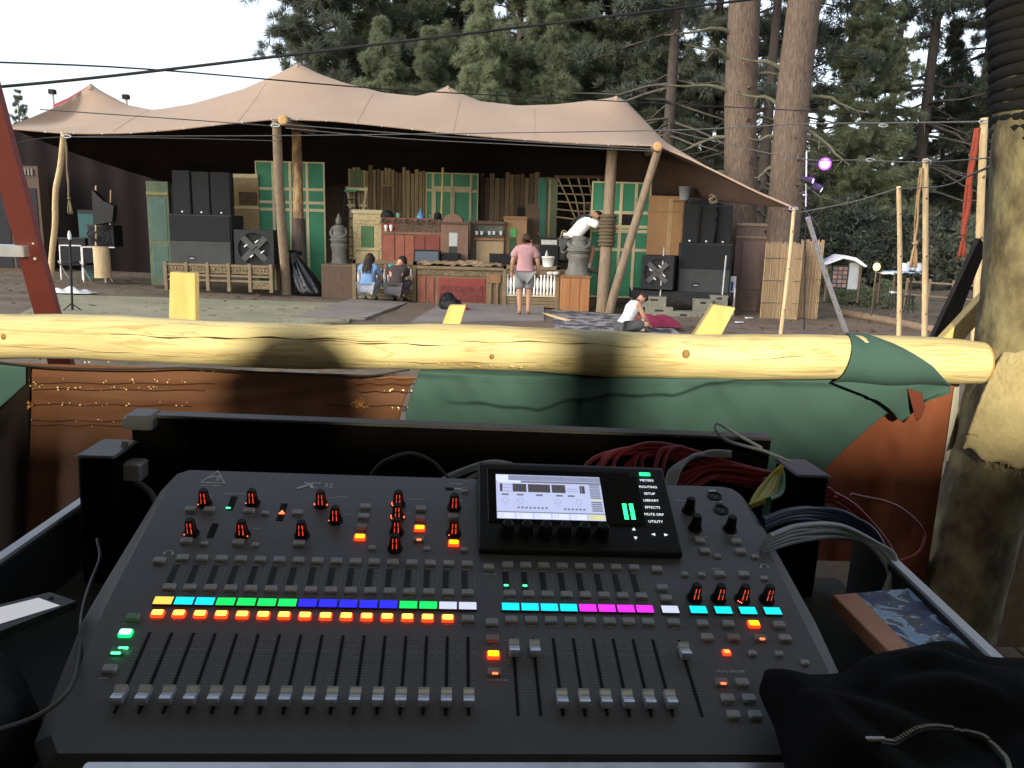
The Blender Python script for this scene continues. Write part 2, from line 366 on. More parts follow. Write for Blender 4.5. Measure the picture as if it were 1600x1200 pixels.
def tree(kind, px, Y, sc_, label, group='pine trees standing behind the stage tent', rz=None, dz=0.0):
    x = at(px, 360, Y).x
    o = thing('pine_tree', label, 'pine tree', (x, Y, gfar(x, Y) - 0.1 + dz), random.uniform(0, 6.28) if rz is None else rz, group)
    wm, cm, H = PROTO[kind]; link('trunk', wm, o); link('crown', cm, o)
    s = sc_ * random.uniform(0.96, 1.04); o.scale = (s, s, s); return o
random.seed(5)
TREES = [
 ('far', 478, 52, 0.71, 'small pine showing a thin dark tip beyond the tallest tent peak'),
 ('dark', 548, 40, 0.95, 'leftmost large dark pine rising out of the photo behind the tent'),
 ('young', 596, 33, 0.80, 'young bright pine peeking over the tent left of the middle peak'),
 ('broad', 628, 42, 0.95, 'broad mid green pine over the dip between the tall and middle tent peaks'),
 ('young', 668, 35, 0.83, 'small pointed young pine just left of the middle tent peak'),
 ('broad', 716, 46, 1.05, 'tall broad pine rising straight behind the middle tent peak'),
 ('young', 752, 33, 0.93, 'bright young pine with a narrow tip right of the middle tent peak'),
 ('broad', 806, 37, 0.85, 'bushy light green pine over the middle of the right tent span'),
 ('young', 858, 34, 0.90, 'light green young pine over the low sag of the tent'),
 ('dark', 880, 48, 1.0, 'dark tall pine standing deep behind the low sag of the tent'),
 ('broad', 925, 38, 0.80, 'full green pine left of the right tent peak'),
 ('broad', 985, 44, 0.95, 'large green pine directly over the right tent peak'),
 ('sparse', 1035, 31, 0.82, 'thin pine of bare drooping branches left of the thick trunks'),
 ('dark', 1090, 40, 0.85, 'dark pine filling the gap left of the straight thick trunk'),
 ('sparse', 1185, 34, 0.85, 'sparse pine seen between the two thick trunks'),
 ('sparse', 1215, 50, 1.0, 'distant dark pine behind the leaning thick trunk'),
 ('broad', 1330, 36, 0.55, 'green pine with one leafy bough right of the leaning trunk'),
 ('sparse', 1300, 44, 0.95, 'thin distant pine above the purple lamp'),
 ('sparse', 1372, 55, 1.0, 'dark pine trunk and crown above the yellow lantern'),
 ('sparse', 1425, 38, 0.9, 'tall thin pine in the sky gap right of the purple lamp'),
 ('fir', 1460, 42, .62, 'dense blue green fir over the tassel poles'),
 ('sparse', 1505, 50, 1.0, 'thin pine left of the red tassel pole'),
 ('dark', 1560, 40, 0.9, 'dark pine next to the rope wrapped tree'),
 ('fir', 1625, 36, 1.1, 'dense fir at the right edge of the photo'),
 ('dark', 1690, 45, 1.0, 'dark pine past the right edge of the photo'),
 ('fir', 1120, 58, .55, 'far fir low between the tent corner and the straight trunk'),
 ('fir', 1270, 60, .5, 'far fir low behind the leaning thick trunk'),
 ('fir', 1345, 62, .55, 'far fir low behind the white gazebo'),
 ('fir', 1410, 64, .55, 'far fir low behind the thin middle pole'),
 ('fir', 1530, 60, .55, 'far fir low behind the red tassel'),
 ('far', 1000, 60, 1.1, 'far dark pine behind the large green one at the right peak'),
 ('far', 690, 62, 1.1, 'far dark pine between the broad pines at the middle peak'),
 ('far', 590, 58, 1.05, 'far dark pine between the leftmost big pine and its neighbour'),
 ('far', 840, 60, 1.15, 'far dark pine behind the low sag of the tent'),
 ('far', 1580, 68, 1.0, 'farthest dark pine by the rope wrapped tree'),
 ('far', 12, 85, 0.60, 'distant little pine at the left edge of the sky'),
 ('far', 42, 88, 0.64, 'distant rounded pine beyond the left tent corner'),
 ('far', -35, 80, 0.62, 'distant pine just past the left edge of the sky'),
]
for t in TREES: tree(*t)

# far-off wood closing the view low down
rng = np.random.default_rng(3); P = []
for i in range(5200):
    x = rng.uniform(-75, 80); y = rng.uniform(80, 104); h = 3.0 + (9.5 if x > -6 else 3.0) * (0.65 + 0.35 * math.sin(x * 0.7) * math.cos(x * 0.23)); P.append((x, y, 1.0 + rng.uniform(0, 1) ** 0.8 * h))
me = tri_mesh('treeline', tufts(np.array(P), np.tile([0, 0, 0.3], (len(P), 1)), 10, 1.5, 0.30, rng), M_needC)
o = link('treeline', me); o['kind'] = 'stuff'; tag(o, 'dark distant wood along the horizon', 'treeline'); del o['category']

# low bushes on the right slope
def bush(seed, m, rx, h, n=900):
    rng = np.random.default_rng(seed); v = rng.normal(size=(n, 3)); v /= np.linalg.norm(v, axis=1, keepdims=True); v[:, 2] = np.abs(v[:, 2])
    lob = 1 + 0.3 * np.sin(v[:, 0] * 5 + seed) * np.cos(v[:, 1] * 4)
    P = v * np.array([rx, rx, h]) * (rng.uniform(0.45, 1.0, (n, 1)) ** 0.5) * lob[:, None]
    wood = MB()
    for k in range(7):
        a = k * 0.9; wood.tube([(0, 0, 0), (0.3 * rx * math.cos(a), 0.3 * rx * math.sin(a), h * 0.4), (0.6 * rx * math.cos(a), 0.6 * rx * math.sin(a), h * 0.75)], [0.03, 0.02, 0.01], 4)
    return wood.mesh('stem', [M_bark2]), tri_mesh('foliage', tufts(P, v, 9, 0.22, 0.05, rng), m)
BUSH = [bush(1, M_needB, 1.3, 1.7), bush(2, M_needA, 1.5, 1.5), bush(3, M_needC, 1.5, 2.4, 1200)]
BL = [(1300, 34, 2, 'dark bush above the white gazebo'), (1345, 33, 2, 'tall dark bush behind the yellow lantern'), (1395, 36, 2, 'dark bush between the two thin poles'), (1440, 33, 0, 'dark bush left of the middle pole foot'),
      (1480, 35, 2, 'dark bush under the red tassel'), (1520, 33, 0, 'dark bush near the slanted plank'), (1560, 36, 2, 'dark bush by the rope wrapped tree'), (1262, 38, 2, 'dark bush at the foot of the leaning trunk'),
      (1345, 24, 1, 'low grey green bush on the bare slope behind the white pole'), (1395, 23, 1, 'low bush left of the shortest tassel-free pole'), (1290, 27, 0, 'small bush beside the bamboo screen'),
      (1110, 32, 2, 'dark bush behind the wooden door stack'), (1060, 31, 2, 'dark bush behind the grey bucket'), (1600, 33, 2, 'dark bush at the right edge of the slope')]
for px, Y, k, lab in BL:
    x = at(px, 360, Y).x; o = thing('bush', lab, 'bush', (x, Y, gfar(x, Y) - 0.1), random.uniform(0, 6), 'bushes on the slope right of the stage')
    link('stem', BUSH[k][0], o); link('foliage', BUSH[k][1], o); s = random.uniform(0.9, 1.25) * (0.5 if Y < 28 else 1.15); o.scale = (s, s, s)

# the two thick trunks right of the tent
def big_trunk(px0, px1, Y, wpx, label, stubs):
    b = on_z(px0[0], px0[1], 0); b = at(px0[0], px0[1], Y); b.z = -0.1
    t = at(px1[0], px1[1], Y); r = wpx * per_px(px1[0], 200, Y) / 2
    o = thing('pine_tree', label, 'pine tree', (b.x, Y, b.z), 0, 'two thick pine trunks right of the tent')
    d = (t - Vector((b.x, Y, b.z))); d = d / d.z; mb = MB(); n = 40; pts = []; rr = []
    for i in range(n + 1):
        z = i * 0.42; pts.append((d.x * z + 0.03 * math.sin(z * 0.9), 0.02 * math.sin(z * 1.3), z)); rr.append(r * (1.14 + 0.10 * math.exp(-z * 1.5) - 0.016 * z))
    mb.tube(pts, rr, 26, 0, noise=0.02)
    part('trunk', mb, M_bark, o)
    for (z, az, L, up_) in stubs:
        a = Vector((math.cos(az), math.sin(az), up_)).normalized(); p0 = Vector((d.x * z, 0, z)) + Vector((a.x, a.y, 0)) * r * 0.9
        m2 = MB(); path = [p0 + a * L * q + Vector((random.uniform(-.06, .06), random.uniform(-.06, .06), -0.22 * L * q * q + 0.05 * math.sin(7 * q))) for q in np.linspace(0, 1, 7)]
        m2.tube(path, [0.055 * (1 - 0.75 * q) for q in np.linspace(0, 1, 7)], 6, 0, noise=0.15)
        for q in (0.45, 0.65, 0.85):
            i = int(q * 6); e = path[i] + Vector((random.uniform(-.3, .3), random.uniform(-.3, .3), random.uniform(-.35, .1))) * min(1, L * 0.7); m2.tube([path[i], path[i].lerp(e, .5) + Vector((0, 0, .04)), e], [0.022, 0.014, 0.006], 4)
        part('dead_branch' if L > 0.5 else 'branch_stub', m2, M_lichen if (L > 0.3) else M_bark, o)
    V = tufts(np.array([(d.x * 16 + NR.normal(0, 1.5), NR.normal(0, 1.5), 15 + NR.normal(0, 1.3)) for _ in range(500)]), np.tile([0, 0, .3], (500, 1)), 10, .35, .04, NR)
    link('crown', tri_mesh('crown', V, M_needB), o)
    return o
random.seed(21)
big_trunk((1152, 500), (1162, 0), 21.5, 46, 'straight thick reddish pine trunk just right of the tent',
          [(5.6, 3.3, 1.9, .25), (4.5, 3.0, 1.6, -.1), (6.4, 3.5, 1.5, .35), (3.6, 2.9, 1.0, .0), (5.0, 0.3, 1.5, .05), (6.0, -0.2, 0.9, .2), (3.9, -1.2, 0.15, 0), (2.6, 0.2, 0.6, .1), (7.0, 3.4, 1.8, .1), (4.9, -1.5, .12, 0), (5.7, -1.4, .12, .1)])
big_trunk((1207, 500), (1256, 0), 20.6, 48, 'leaning thick grey brown pine trunk beside the light stand',
          [(5.2, 2.9, 1.3, .5), (4.4, 3.1, .6, .15), (3.7, 3.0, .5, -.35), (5.4, .1, 1.6, .0), (4.6, -.3, 1.3, -.5), (2.9, 3.2, .7, .1), (6.0, 3.0, 1.4, .5), (3.9, -1.3, .12, 0), (3.3, -1.2, .13, 0), (2.7, -1.5, .12, 0), (3.1, -.9, .15, .1), (2.3, -1.3, .12, 0), (4.4, -1.6, .1, 0), (5.0, -1.4, .12, 0), (4.2, 0.2, .35, .2), (3.6, -.2, .3, .1)])

# ================================================================= STRETCH TENT
def ft(px, py, Y): return at(px, py, Y)
ridge = [(10, 199), (60, 179), (100, 161), (125, 144), (142, 131), (160, 143), (200, 164), (240, 172), (300, 162), (380, 139), (430, 117), (465, 99), (500, 116), (540, 130), (600, 145), (650, 150), (680, 143), (700, 134), (715, 144), (750, 158), (810, 165), (870, 163), (920, 157), (948, 154), (963, 150), (980, 160), (1000, 180), (1040, 222), (1130, 275), (1233, 322)]
front = [(12, 200), (95, 207), (140, 208), (200, 207), (270, 202), (350, 193), (432, 185), (520, 188), (610, 197), (700, 207), (790, 215), (870, 221), (950, 225), (1028, 227), (1075, 246), (1130, 273), (1180, 298), (1236, 322)]
def FE(px): return 19.9 - 1.2 * (px / 1028) if px < 1028 else 18.7 - 2.4 * (px - 1028) / 208
def RY(px): return FE(px) + 2.6 * min(1, max(0.02, (px - 10) / 120)) * min(1, max(0.02, (1236 - px) / 190))
fr = [ft(px, py, FE(px)) for px, py in front]; rd = [ft(px, py, RY(px)) for px, py in ridge]
NU, NV = 150, 64
X0, X1 = fr[0].x, fr[-1].x
us = np.linspace(0, 1, NU + 1)
def interp(pts, x, k): return np.interp(x, [p.x for p in pts], [p[k] for p in pts])
gx = X0 + (X1 - X0) * us
fy, fz = interp(fr, gx, 1), interp(fr, gx, 2)
def rkeys():
    r = sorted(rd, key=lambda p: p.x); return r
ry, rz_ = interp(rkeys(), gx, 1), interp(rkeys(), gx, 2)
edge_in = np.minimum(1, np.minimum((gx - X0) / 2.0, (X1 - gx) / 3.6)).clip(0.0, 1)
by = fy + 0.25 + 8.6 * edge_in ** 0.6; bz = 2.75 + 0 * gx
bz = np.where(edge_in < 1, fz * (1 - edge_in ** 0.6) + bz * edge_in ** 0.6, bz)
JR = 22                                                         # grid row of the ridge
Zg = np.zeros((NV + 1, NU + 1)); Yg = np.zeros_like(Zg)
for j in range(NV + 1):
    if j <= JR: t = j / JR; Yg[j] = fy * (1 - t) + ry * t; Zg[j] = fz * (1 - t) + rz_ * t
    else: t = (j - JR) / (NV - JR); Yg[j] = ry * (1 - t) + by * t; Zg[j] = rz_ * (1 - t) + bz * t
fix = np.zeros_like(Zg, bool); fix[0] = fix[-1] = fix[JR] = True; fix[:, 0] = fix[:, -1] = True
for _ in range(500):
    A = Zg.copy(); A[1:-1, 1:-1] = 0.25 * (Zg[:-2, 1:-1] + Zg[2:, 1:-1] + Zg[1:-1, :-2] + Zg[1:-1, 2:]); A[fix] = Zg[fix]; Zg = A
# loosen the ridge away from the peaks so that it curves smoothly front to back
Zs = Zg.copy()
for _ in range(14):
    B = Zs.copy(); B[1:-1, 1:-1] = 0.25 * (Zs[:-2, 1:-1] + Zs[2:, 1:-1] + Zs[1:-1, :-2] + Zs[1:-1, 2:]); B[0] = Zs[0]; B[-1] = Zs[-1]; Zs = B
pk = np.zeros(NU + 1)
wgt = np.clip(1 - np.abs(np.arange(NV + 1) - JR) / 10, 0, 1)[:, None]
Zg = Zs * (1 - wgt) + Zg * wgt
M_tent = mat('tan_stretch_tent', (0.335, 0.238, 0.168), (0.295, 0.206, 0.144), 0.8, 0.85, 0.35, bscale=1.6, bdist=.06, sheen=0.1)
M_darkcloth = mat('dark_tent_cloth', (0.030, 0.019, 0.016), (0.022, 0.014, 0.012), 2, 0.95, 0.1)
M_brownunder = mat('brown_tent_underside', (0.10, 0.062, 0.045), (0.075, 0.047, 0.034), 2, 0.95, 0.1)
mb = MB(); vs = [(gx[i], Yg[j, i], Zg[j, i]) for j in range(NV + 1) for i in range(NU + 1)]
quads = [(j * (NU + 1) + i, j * (NU + 1) + i + 1, (j + 1) * (NU + 1) + i + 1, (j + 1) * (NU + 1) + i) for j in range(NV) for i in range(NU)]
mb.add(vs, quads, 0, True)
tent = thing('stretch_tent', 'tan stretch tent with several pointed peaks roofing the stage', 'tent', (0, 0, 0))
part('canopy', mb, M_tent, tent)
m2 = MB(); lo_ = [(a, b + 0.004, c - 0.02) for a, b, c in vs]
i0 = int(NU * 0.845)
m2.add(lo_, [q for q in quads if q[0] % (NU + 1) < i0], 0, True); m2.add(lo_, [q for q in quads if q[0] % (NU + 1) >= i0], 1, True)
part('canopy_underside', m2, [M_darkcloth, M_brownunder], tent)  # underside coloured darker than the top, browner on the right wing
m2 = MB(); m2.tube([(gx[i], fy[i], fz[i] - 0.012) for i in range(0, NU + 1, 2)], 0.022, 6); part('hem', m2, M_tent, tent)
# seams in the membrane, webbing clips along the front hem
for px in (175, 372, 560, 712, 838):
    i = int(np.argmin(abs(gx - at(px, 195, FE(px)).x))); part('seam', MB().tube([(gx[i], Yg[j, i], Zg[j, i] + 0.004) for j in range(0, JR, 2)], 0.003, 5), M_tent, tent)
for px in range(70, 1040, 44):
    i = int(np.argmin(abs(gx - at(px, 200, FE(px)).x))); part('webbing_clip', MB().box(-.011, -.008, -.035, .011, .008, 0.0), M_steel, tent, (gx[i], fy[i] - .02, fz[i]))
for px, py in ((142, 131), (465, 99), (700, 134), (963, 150)):
    q = at(px, py, RY(px)); part('peak_cap', MB().lathe([(.09, -.12), (.06, -0.02), (.025, .03), (.0, .04)], 12), M_tent, tent, (q.x, q.y, q.z - .03))
# hanging dark maroon side walls at the back and left
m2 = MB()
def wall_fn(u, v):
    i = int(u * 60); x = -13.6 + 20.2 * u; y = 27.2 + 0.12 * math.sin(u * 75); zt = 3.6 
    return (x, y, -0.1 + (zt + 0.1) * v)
m2.grid(wall_fn, 160, 6); part('back_drape', m2, M_darkcloth, tent)
m2 = MB(); m2.grid(lambda u, v: (-21.5 + 13.2 * u, 26.2 + 0.04 * math.sin(u * 90), 0.0 + 4.75 * v), 120, 6); part('side_drape', m2, M_maroon, tent)
red = thing('tent', 'red and white tent tip showing behind the leftmost peak', 'tent', at(120, 170, 29))
part('canopy', MB().add([p - at(120, 170, 29) for p in (at(84, 163, 29), at(108, 152, 29), at(128, 140, 29), at(143, 130, 29), at(160, 170, 29), at(110, 176, 30.5), at(150, 178, 31), at(84, 190, 29), at(170, 190, 29))], [(0, 7, 4, 3, 2, 1), (3, 4, 5), (7, 8, 4)]), mat('red_tent_canvas', (.42, .10, .11), (.34, .075, .085), 3, .9, .05), red)
for px, py, lab in ((82, 147, 'left small floodlight on a white pole beyond the tent'), (197, 155, 'right small floodlight on a white pole beyond the tent')):
    b = at(px, py + 40, 30); o = thing('floodlight', lab, 'floodlight', b, 0, 'small floodlights beyond the tent'); part('pole', MB().tube([(0, 0, -4), at(px, py, 30) - b], .05, 6), M_white, o); part('head', MB().cbox(-.11, -.1, 0, .11, .1, .16, .02), M_blackm, o, at(px, py, 30) - b); part('head', MB().cbox(-.08, -.1, -.5, .16, .1, -.38, .02), M_blackm, o, at(px + 6, py, 30) - b)
# ================================================================= TENT POSTS
def post(name, label, path, rad, m, cat='post', group=None, n=12, noise=0.03, extra=None):
    P = [at(px, py, Y) for px, py, Y in path]; b = P[-1]; g = on_ground(path[-1][0], path[-1][1])
    o = thing(name, label, cat, (b.x, b.y, b.z), 0, group)
    q = smooth_path([p - b for p in P] , 6); q[-1].z -= 0.12
    k = len(q); r = [rad * (0.86 + 0.14 * i / (k - 1)) for i in range(k)]
    mb = MB(); mb.tube(q, r, n, 0, noise=noise); part('pole', mb, m, o)
    return o, q
TG = 'log posts holding up the tent front'
o, q = post('tent_post', 'grey log post leaning left, under the tallest tent peak', [(432, 187, 19.35), (438, 320, 20.0), (448, 454, 20.75)], 0.125, M_logw, group=TG)
o, q = post('tent_post', 'peeled log post with a dark bark band, beside the black bin bag', [(463, 200, 21.6), (466, 320, 21.2), (468, 456, 21.0)], 0.145, mat('half_peeled_log', (0.44, 0.29, 0.14), (0.16, 0.10, 0.06), 2.2, 0.8, 0.3, (4, 4, .6), sharp=.1), group=TG)
m2 = MB(); m2.tube([q[7], q[9], q[12]], [.17, .185, .17], 14, 0, noise=.05); part('bark_band', m2, M_bark2, o)
o, q = post('tent_post', 'brown log post with a thick rope lashing right of the man in white', [(957, 228, 19.8), (949, 360, 19.55), (940, 492, 19.3)], 0.15, M_logw, group=TG)
lash = MB()
for k in range(9):
    c = q[5].lerp(q[7], k / 8); lash.lathe([(.15, -.05), (.20 + .02 * math.sin(k * 2), -.03), (.215 + .012 * math.sin(k * 3), 0.01), (.15, .05)], 14, 0, (c.x, c.y, c.z))
part('rope_lashing', lash, mat('brown_hemp_rope', (0.13, 0.10, 0.06), (0.07, 0.055, 0.035), 20, .95, .5), o)
o, q = post('tent_brace', 'slanting log brace from the tent corner down to the right lashed post', [(1030, 228, 18.55), (990, 358, 18.9), (951, 487, 19.15)], 0.105, M_logw, 'brace', TG)
def log_end(px, py, Y, r, L, label):
    p = at(px, py, Y); o = thing('log_beam', label, 'beam', p, 0, 'log beam ends under the tent hem')
    part('log', MB().tube([(0, 0, 0), (0.05, L * .5, 0.03), (0.1, L, 0.05)], [r, r, r * .9], 14, 0, caps=False, noise=.02), M_logw, o)
    part('cut_end', MB().lathe([(r, -0.01), (r * .98, 0.012), (r * .5, .016)], 18, M=Matrix.Rotation(math.pi / 2, 4, 'X')), mat('sawn_log_end', (0.50, 0.32, 0.13), (0.40, 0.24, 0.09), 9, .7, .1), o)
log_end(442, 188, 19.1, .115, 2.3, 'round log beam end above the left leaning post')
log_end(1028, 229, 18.3, .105, 2.0, 'round log beam end at the top of the slanting brace')
o, q = post('bamboo_pole', 'crooked pale pole holding up the left tent corner', [(100, 206, 19.6), (94, 262, 19.9), (87, 300, 20.1), (86, 352, 20.4), (81, 402, 20.7), (80, 456, 21.0)], 0.078, M_pole, 'pole', n=10)
o, q = post('bamboo_pole', 'thin yellow pole standing in front of the middle green window', [(692, 262, 22.9), (691, 300, 22.9), (689, 350, 22.9)], 0.035, M_pine, 'pole', n=8)

# ================================================================= STAGE PLATFORM
STZ = 0.93
SX0, SX1 = -4.95, 2.1
stage = setting('stage_floor', MB().box(SX0, 20.6, 0.0, SX1, 25.6, STZ - .03), M_darkw)
for i in range(34):
    part('plank', MB().cbox(-.1, -2.5, -.03, .1, 2.5, 0, .006), mat('stage_planks', (0.17, .13, .085), (.10, .075, .05), 3, .8, .2, (5, 1, 5)), stage, (SX0 + .1 + i * .208, 23.1, STZ + random.uniform(-.003, .003)))

# ---------------------------------------------------------------- generic builders (front face at y = 0, depth runs +y)
def furn(name, label, cat, px, Y, depth, m, panels=(), group=None, rz=0.0, base=None, bev=0.012, body=True):
    loc, W, H = rect(*px, Y)
    if base is not None: H += loc.z - base; loc.z = base
    o = thing(name, label, cat, loc, rz, group)
    if body:
        b = part('body', MB().box(-W / 2, 0, 0, W / 2, depth, H), m, o); bevel(b, bev)
    for pn in panels:
        nm, u0, v0, u1, v1, pm, proud = pn[:7]
        bb = part(nm, MB().cbox(W * (u0 - .5), -proud, H * v0, W * (u1 - .5), 0.02, H * v1, min(.012, abs(W * (u1 - u0)) * .2, abs(H * (v1 - v0)) * .2)), pm, o)
    return o, W, H
def screen_panels(name, label, px, Y, cols, rows, rz=0.0, frame=M_cream, pane=M_green, cat='folding screen', alt=None, group=None, skip=()):
    loc, W, H = rect(*px, Y); o = thing(name, label, cat, loc, rz, group)
    fr = MB(); t = .075
    ce = [W * (c - .5) for c in cols]; re = [H * r for r in rows]
    for c in ce: fr.box(max(-W / 2, c - t / 2), -.02, 0, min(W / 2, c + t / 2), .03, H)
    for r in re: fr.box(-W / 2, -.015, max(0, r - t / 2), W / 2, .025, min(H, r + t / 2))
    bevel(part('frame', fr, frame, o), .004)
    for i in range(len(ce) - 1):
        for j in range(len(re) - 1):
            if (i, j) in skip: continue
            pm = pane if not alt or (i, j) not in alt else alt[(i, j)]
            part('panel', MB().cbox(ce[i] + t / 2, 0, re[j] + t / 2, ce[i + 1] - t / 2, .018, re[j + 1] - t / 2, .006), pm, o)
    return o
def hole_plate(mb, W, H, cx, cz, r, y0, y1, mi=0, n=40):
    def outer(t):
        c, s = math.cos(t), math.sin(t); k = 1e9
        if abs(c) > 1e-6: k = min(k, ((W / 2 - cx) if c > 0 else (W / 2 + cx)) / abs(c))
        if abs(s) > 1e-6: k = min(k, ((H - cz) if s > 0 else cz) / abs(s))
        return (cx + c * k, cz + s * k)
    ts = sorted([2 * math.pi * i / n for i in range(n)] + [math.atan2(zz - cz, xx - cx) % (2 * math.pi) for xx in (-W / 2, W / 2) for zz in (0, H)])
    vs = []
    for t in ts:
        a = outer(t); b = (cx + r * math.cos(t), cz + r * math.sin(t))
        vs += [(a[0], y0, a[1]), (b[0], y0, b[1]), (b[0], y1, b[1])]
    k = len(ts); fs = []
    for i in range(k):
        j = (i + 1) % k; fs += [(3 * i, 3 * j, 3 * j + 1, 3 * i + 1), (3 * i + 1, 3 * j + 1, 3 * j + 2, 3 * i + 2)]
    mb.add(vs, fs, mi)

# ---------------------------------------------------------------- PA stacks
M_badge = mat('white_badge', (0.75, 0.75, 0.75), (.7, .7, .7), 5, .4, 0)
def top_speaker(px, Y, label, group, rz=0.0):
    loc, W, H = rect(*px, Y); o = thing('loudspeaker', label, 'loudspeaker', loc, rz, group)
    b = part('cabinet', MB().prism([(-W / 2, .03), (W / 2, .03), (W * .33, .62), (-W * .33, .62)], 0, H, 'z'), M_cab, o); bevel(b, .012)
    g = part('grille', MB().cbox(-W / 2 + .012, 0, .015, W / 2 - .012, .04, H - .015, .008), M_grille, o)
    part('badge', MB().lathe([(.022, 0), (.022, .006), (.012, .008)], 12, M=Matrix.Translation((0, 0, H * .065)) @ Matrix.Rotation(math.pi / 2, 4, 'X')), M_badge, o)
    return o
def flat_sub(px, Y, label, group, rz=0.0):
    loc, W, H = rect(*px, Y); o = thing('subwoofer', label, 'subwoofer', loc, rz, group)
    b = part('cabinet', MB().box(-W / 2, .03, 0, W / 2, .95, H), M_cab, o); bevel(b, .015)
    part('grille', MB().cbox(-W / 2 + .03, -.005, H * .5, W / 2 - .03, .04, H - .03, .01), M_grille, o)
    part('front_panel', MB().cbox(-W / 2 + .03, -.012, .03, W / 2 - .03, .04, H * .49, .01), mat('worn_cabinet_front', (.045, .048, .048), (.032, .035, .035), 3, .7, .15), o)
    hd = part('handle', MB().box(-.16, -.016, 0, .02, -.010, .10), M_black, o, (-W * .1, 0, H * .13)); part('handle_bar', MB().cbox(-.12, -.03, .03, .0, -.012, .055, .006), M_steel, hd)
    return o
def brace_sub(px, Y, label, group, rz=0.0, flip=1, body=M_cab):
    loc, W, H = rect(*px, Y); o = thing('subwoofer', label, 'subwoofer', loc, rz, group)
    mb = MB(); hole_plate(mb, W, H, 0, H / 2, min(W, H) * .42, 0, .12)
    t = .03
    mb.box(-W / 2, 0.001, 0, -W / 2 + t, .9, H); mb.box(W / 2 - t, 0.001, 0, W / 2, .9, H); mb.box(-W / 2 + t, .002, H - t, W / 2 - t, .9, H); mb.box(-W / 2 + t, .002, 0, W / 2 - t, .9, t); mb.box(-W / 2 + t, .88, t, W / 2 - t, .9, H - t)
    part('cabinet', mb, body, o)
    Mx = Matrix.Translation((0, .1, H / 2)) @ Matrix.Rotation(math.pi / 2, 4, 'X'); r = min(W, H) * .42
    part('cone', MB().lathe([(r, .02), (r * .9, .0), (r * .3, -.14), (r * .28, -.08), (.01, -.06)], 28, M=Mx), M_black, o)
    m2 = MB()
    for a in (45, -45):
        m2.box(-r * 1.02, .0, -r * .19, r * 1.02, .05, r * .19, 0, Matrix.Translation((0, .0 if a > 0 else .003, H / 2)) @ Matrix.Rotation(R(a), 4, 'Y'))
    part('cross_brace', m2, mat('grey_brace_paint', (.07, .073, .07), (.05, .053, .052), 4, .6, .1), o)
    for a, d in ((20, .55), (110, .5), (200, .55), (290, .5)):
        M = Matrix.Translation((0, -.006, H / 2)) @ Matrix.Rotation(R(a), 4, 'Y') @ Matrix.Translation((r * d, 0, 0)) @ Matrix.Rotation(R(-a - 38 * flip), 4, 'Y')
        part('white_port_edge', MB().box(-r * .13, -.012, -r * .035, r * .13, .012, r * .035, 0, M), M_white, o)
    part('slot', MB().box(-r * .24, -.006, -.012, r * .24, .0, .012, 0, Matrix.Translation((0, -.002, H / 2)) @ Matrix.Rotation(R(-38 * flip), 4, 'Y')), M_black, o)
    return o
YL = 20.6
G1 = 'speakers of the left sound stack'; G2 = 'speakers of the right sound stack'
top_speaker((271, 268, 299, 335), YL - .05, 'outermost of the three tall speakers on the left stack', G1)
top_speaker((301, 270, 329, 336), YL - .02, 'middle of the three tall speakers on the left stack', G1)
top_speaker((331, 271, 361, 337), YL, 'innermost of the three tall speakers on the left stack', G1, .12)
flat_sub((266, 336.5, 364, 417), YL - .1, 'wide black subwoofer carrying the left trio of tall speakers', G1)
brace_sub((368, 360, 428, 418), YL - .25, 'square grey subwoofer with a big cross brace beside the bin bag', G1, .10)
YR = 19.7
top_speaker((1065, 321, 1089, 380), YR, 'innermost of the three tall speakers on the right stack', G2, -.25)
top_speaker((1091, 322, 1115, 381), YR + .03, 'middle of the three tall speakers on the right stack', G2, -.25)
top_speaker((1117, 322, 1141, 382), YR + .1, 'outermost of the three tall speakers on the right stack', G2, -.25)
flat_sub((1058, 381, 1139, 459), YR - .08, 'wide black subwoofer carrying the right trio of tall speakers', G2, -.16)
brace_sub((1001, 400, 1050, 452), YR - .2, 'dark square subwoofer with a cross brace by the slanting log brace', G2, -.3, -1, M_blackm)

# carved bench frame carrying the left stack
loc, W, H = rect(258, 412, 426, 455, 20.1)
o = thing('carved_bench', 'pale carved wooden bench frame under the left sound stack', 'bench', (loc.x, loc.y, loc.z), -.05)
mb = MB()
for z in (.97, .60, .42): mb.cbox(-W / 2, 0, H * z - .05, W / 2, .08, H * z, .006)
part('rail', mb, M_lightw, o)
for i in range(6):
    x = -W / 2 + W * i / 5; part('leg', MB().cbox(x - .045, -.02, 0, x + .045, .10, H * 1.02, .008), M_lightw, o)
    if i < 5:
        pn = MB().cbox(x + .06, .02, H * .64, x + W / 5 - .06, .06, H * .92, .01); pp = part('carved_panel', pn, mat('carved_relief', (.24, .185, .105), (.09, .065, .035), 16, .8, .9, bdist=.03), o)
        m2 = MB()
        for k in range(5): m2.ball((x + .09 + k * (W / 5 - .18) / 4, .015, H * .78), (.022, .012, .04), 6)
        part('carving', m2, M_lightw, pp)
part('lower_panel', MB().cbox(W * .3 + .05, .01, .08, W / 2 - .05, .06, H * .38, .01), mat('carved_relief', (.25, .19, .1)), o)
part('seat', MB().cbox(-W / 2 + .02, .09, H * .9, W / 2 - .02, 1.0, H * .97, .008), M_darkw, o)
for sx in (-.9, .9): part('rear_leg', MB().box(sx * W / 2 - .05, .9, 0, sx * W / 2 + .05, 1.0, H * .9), M_darkw, o)
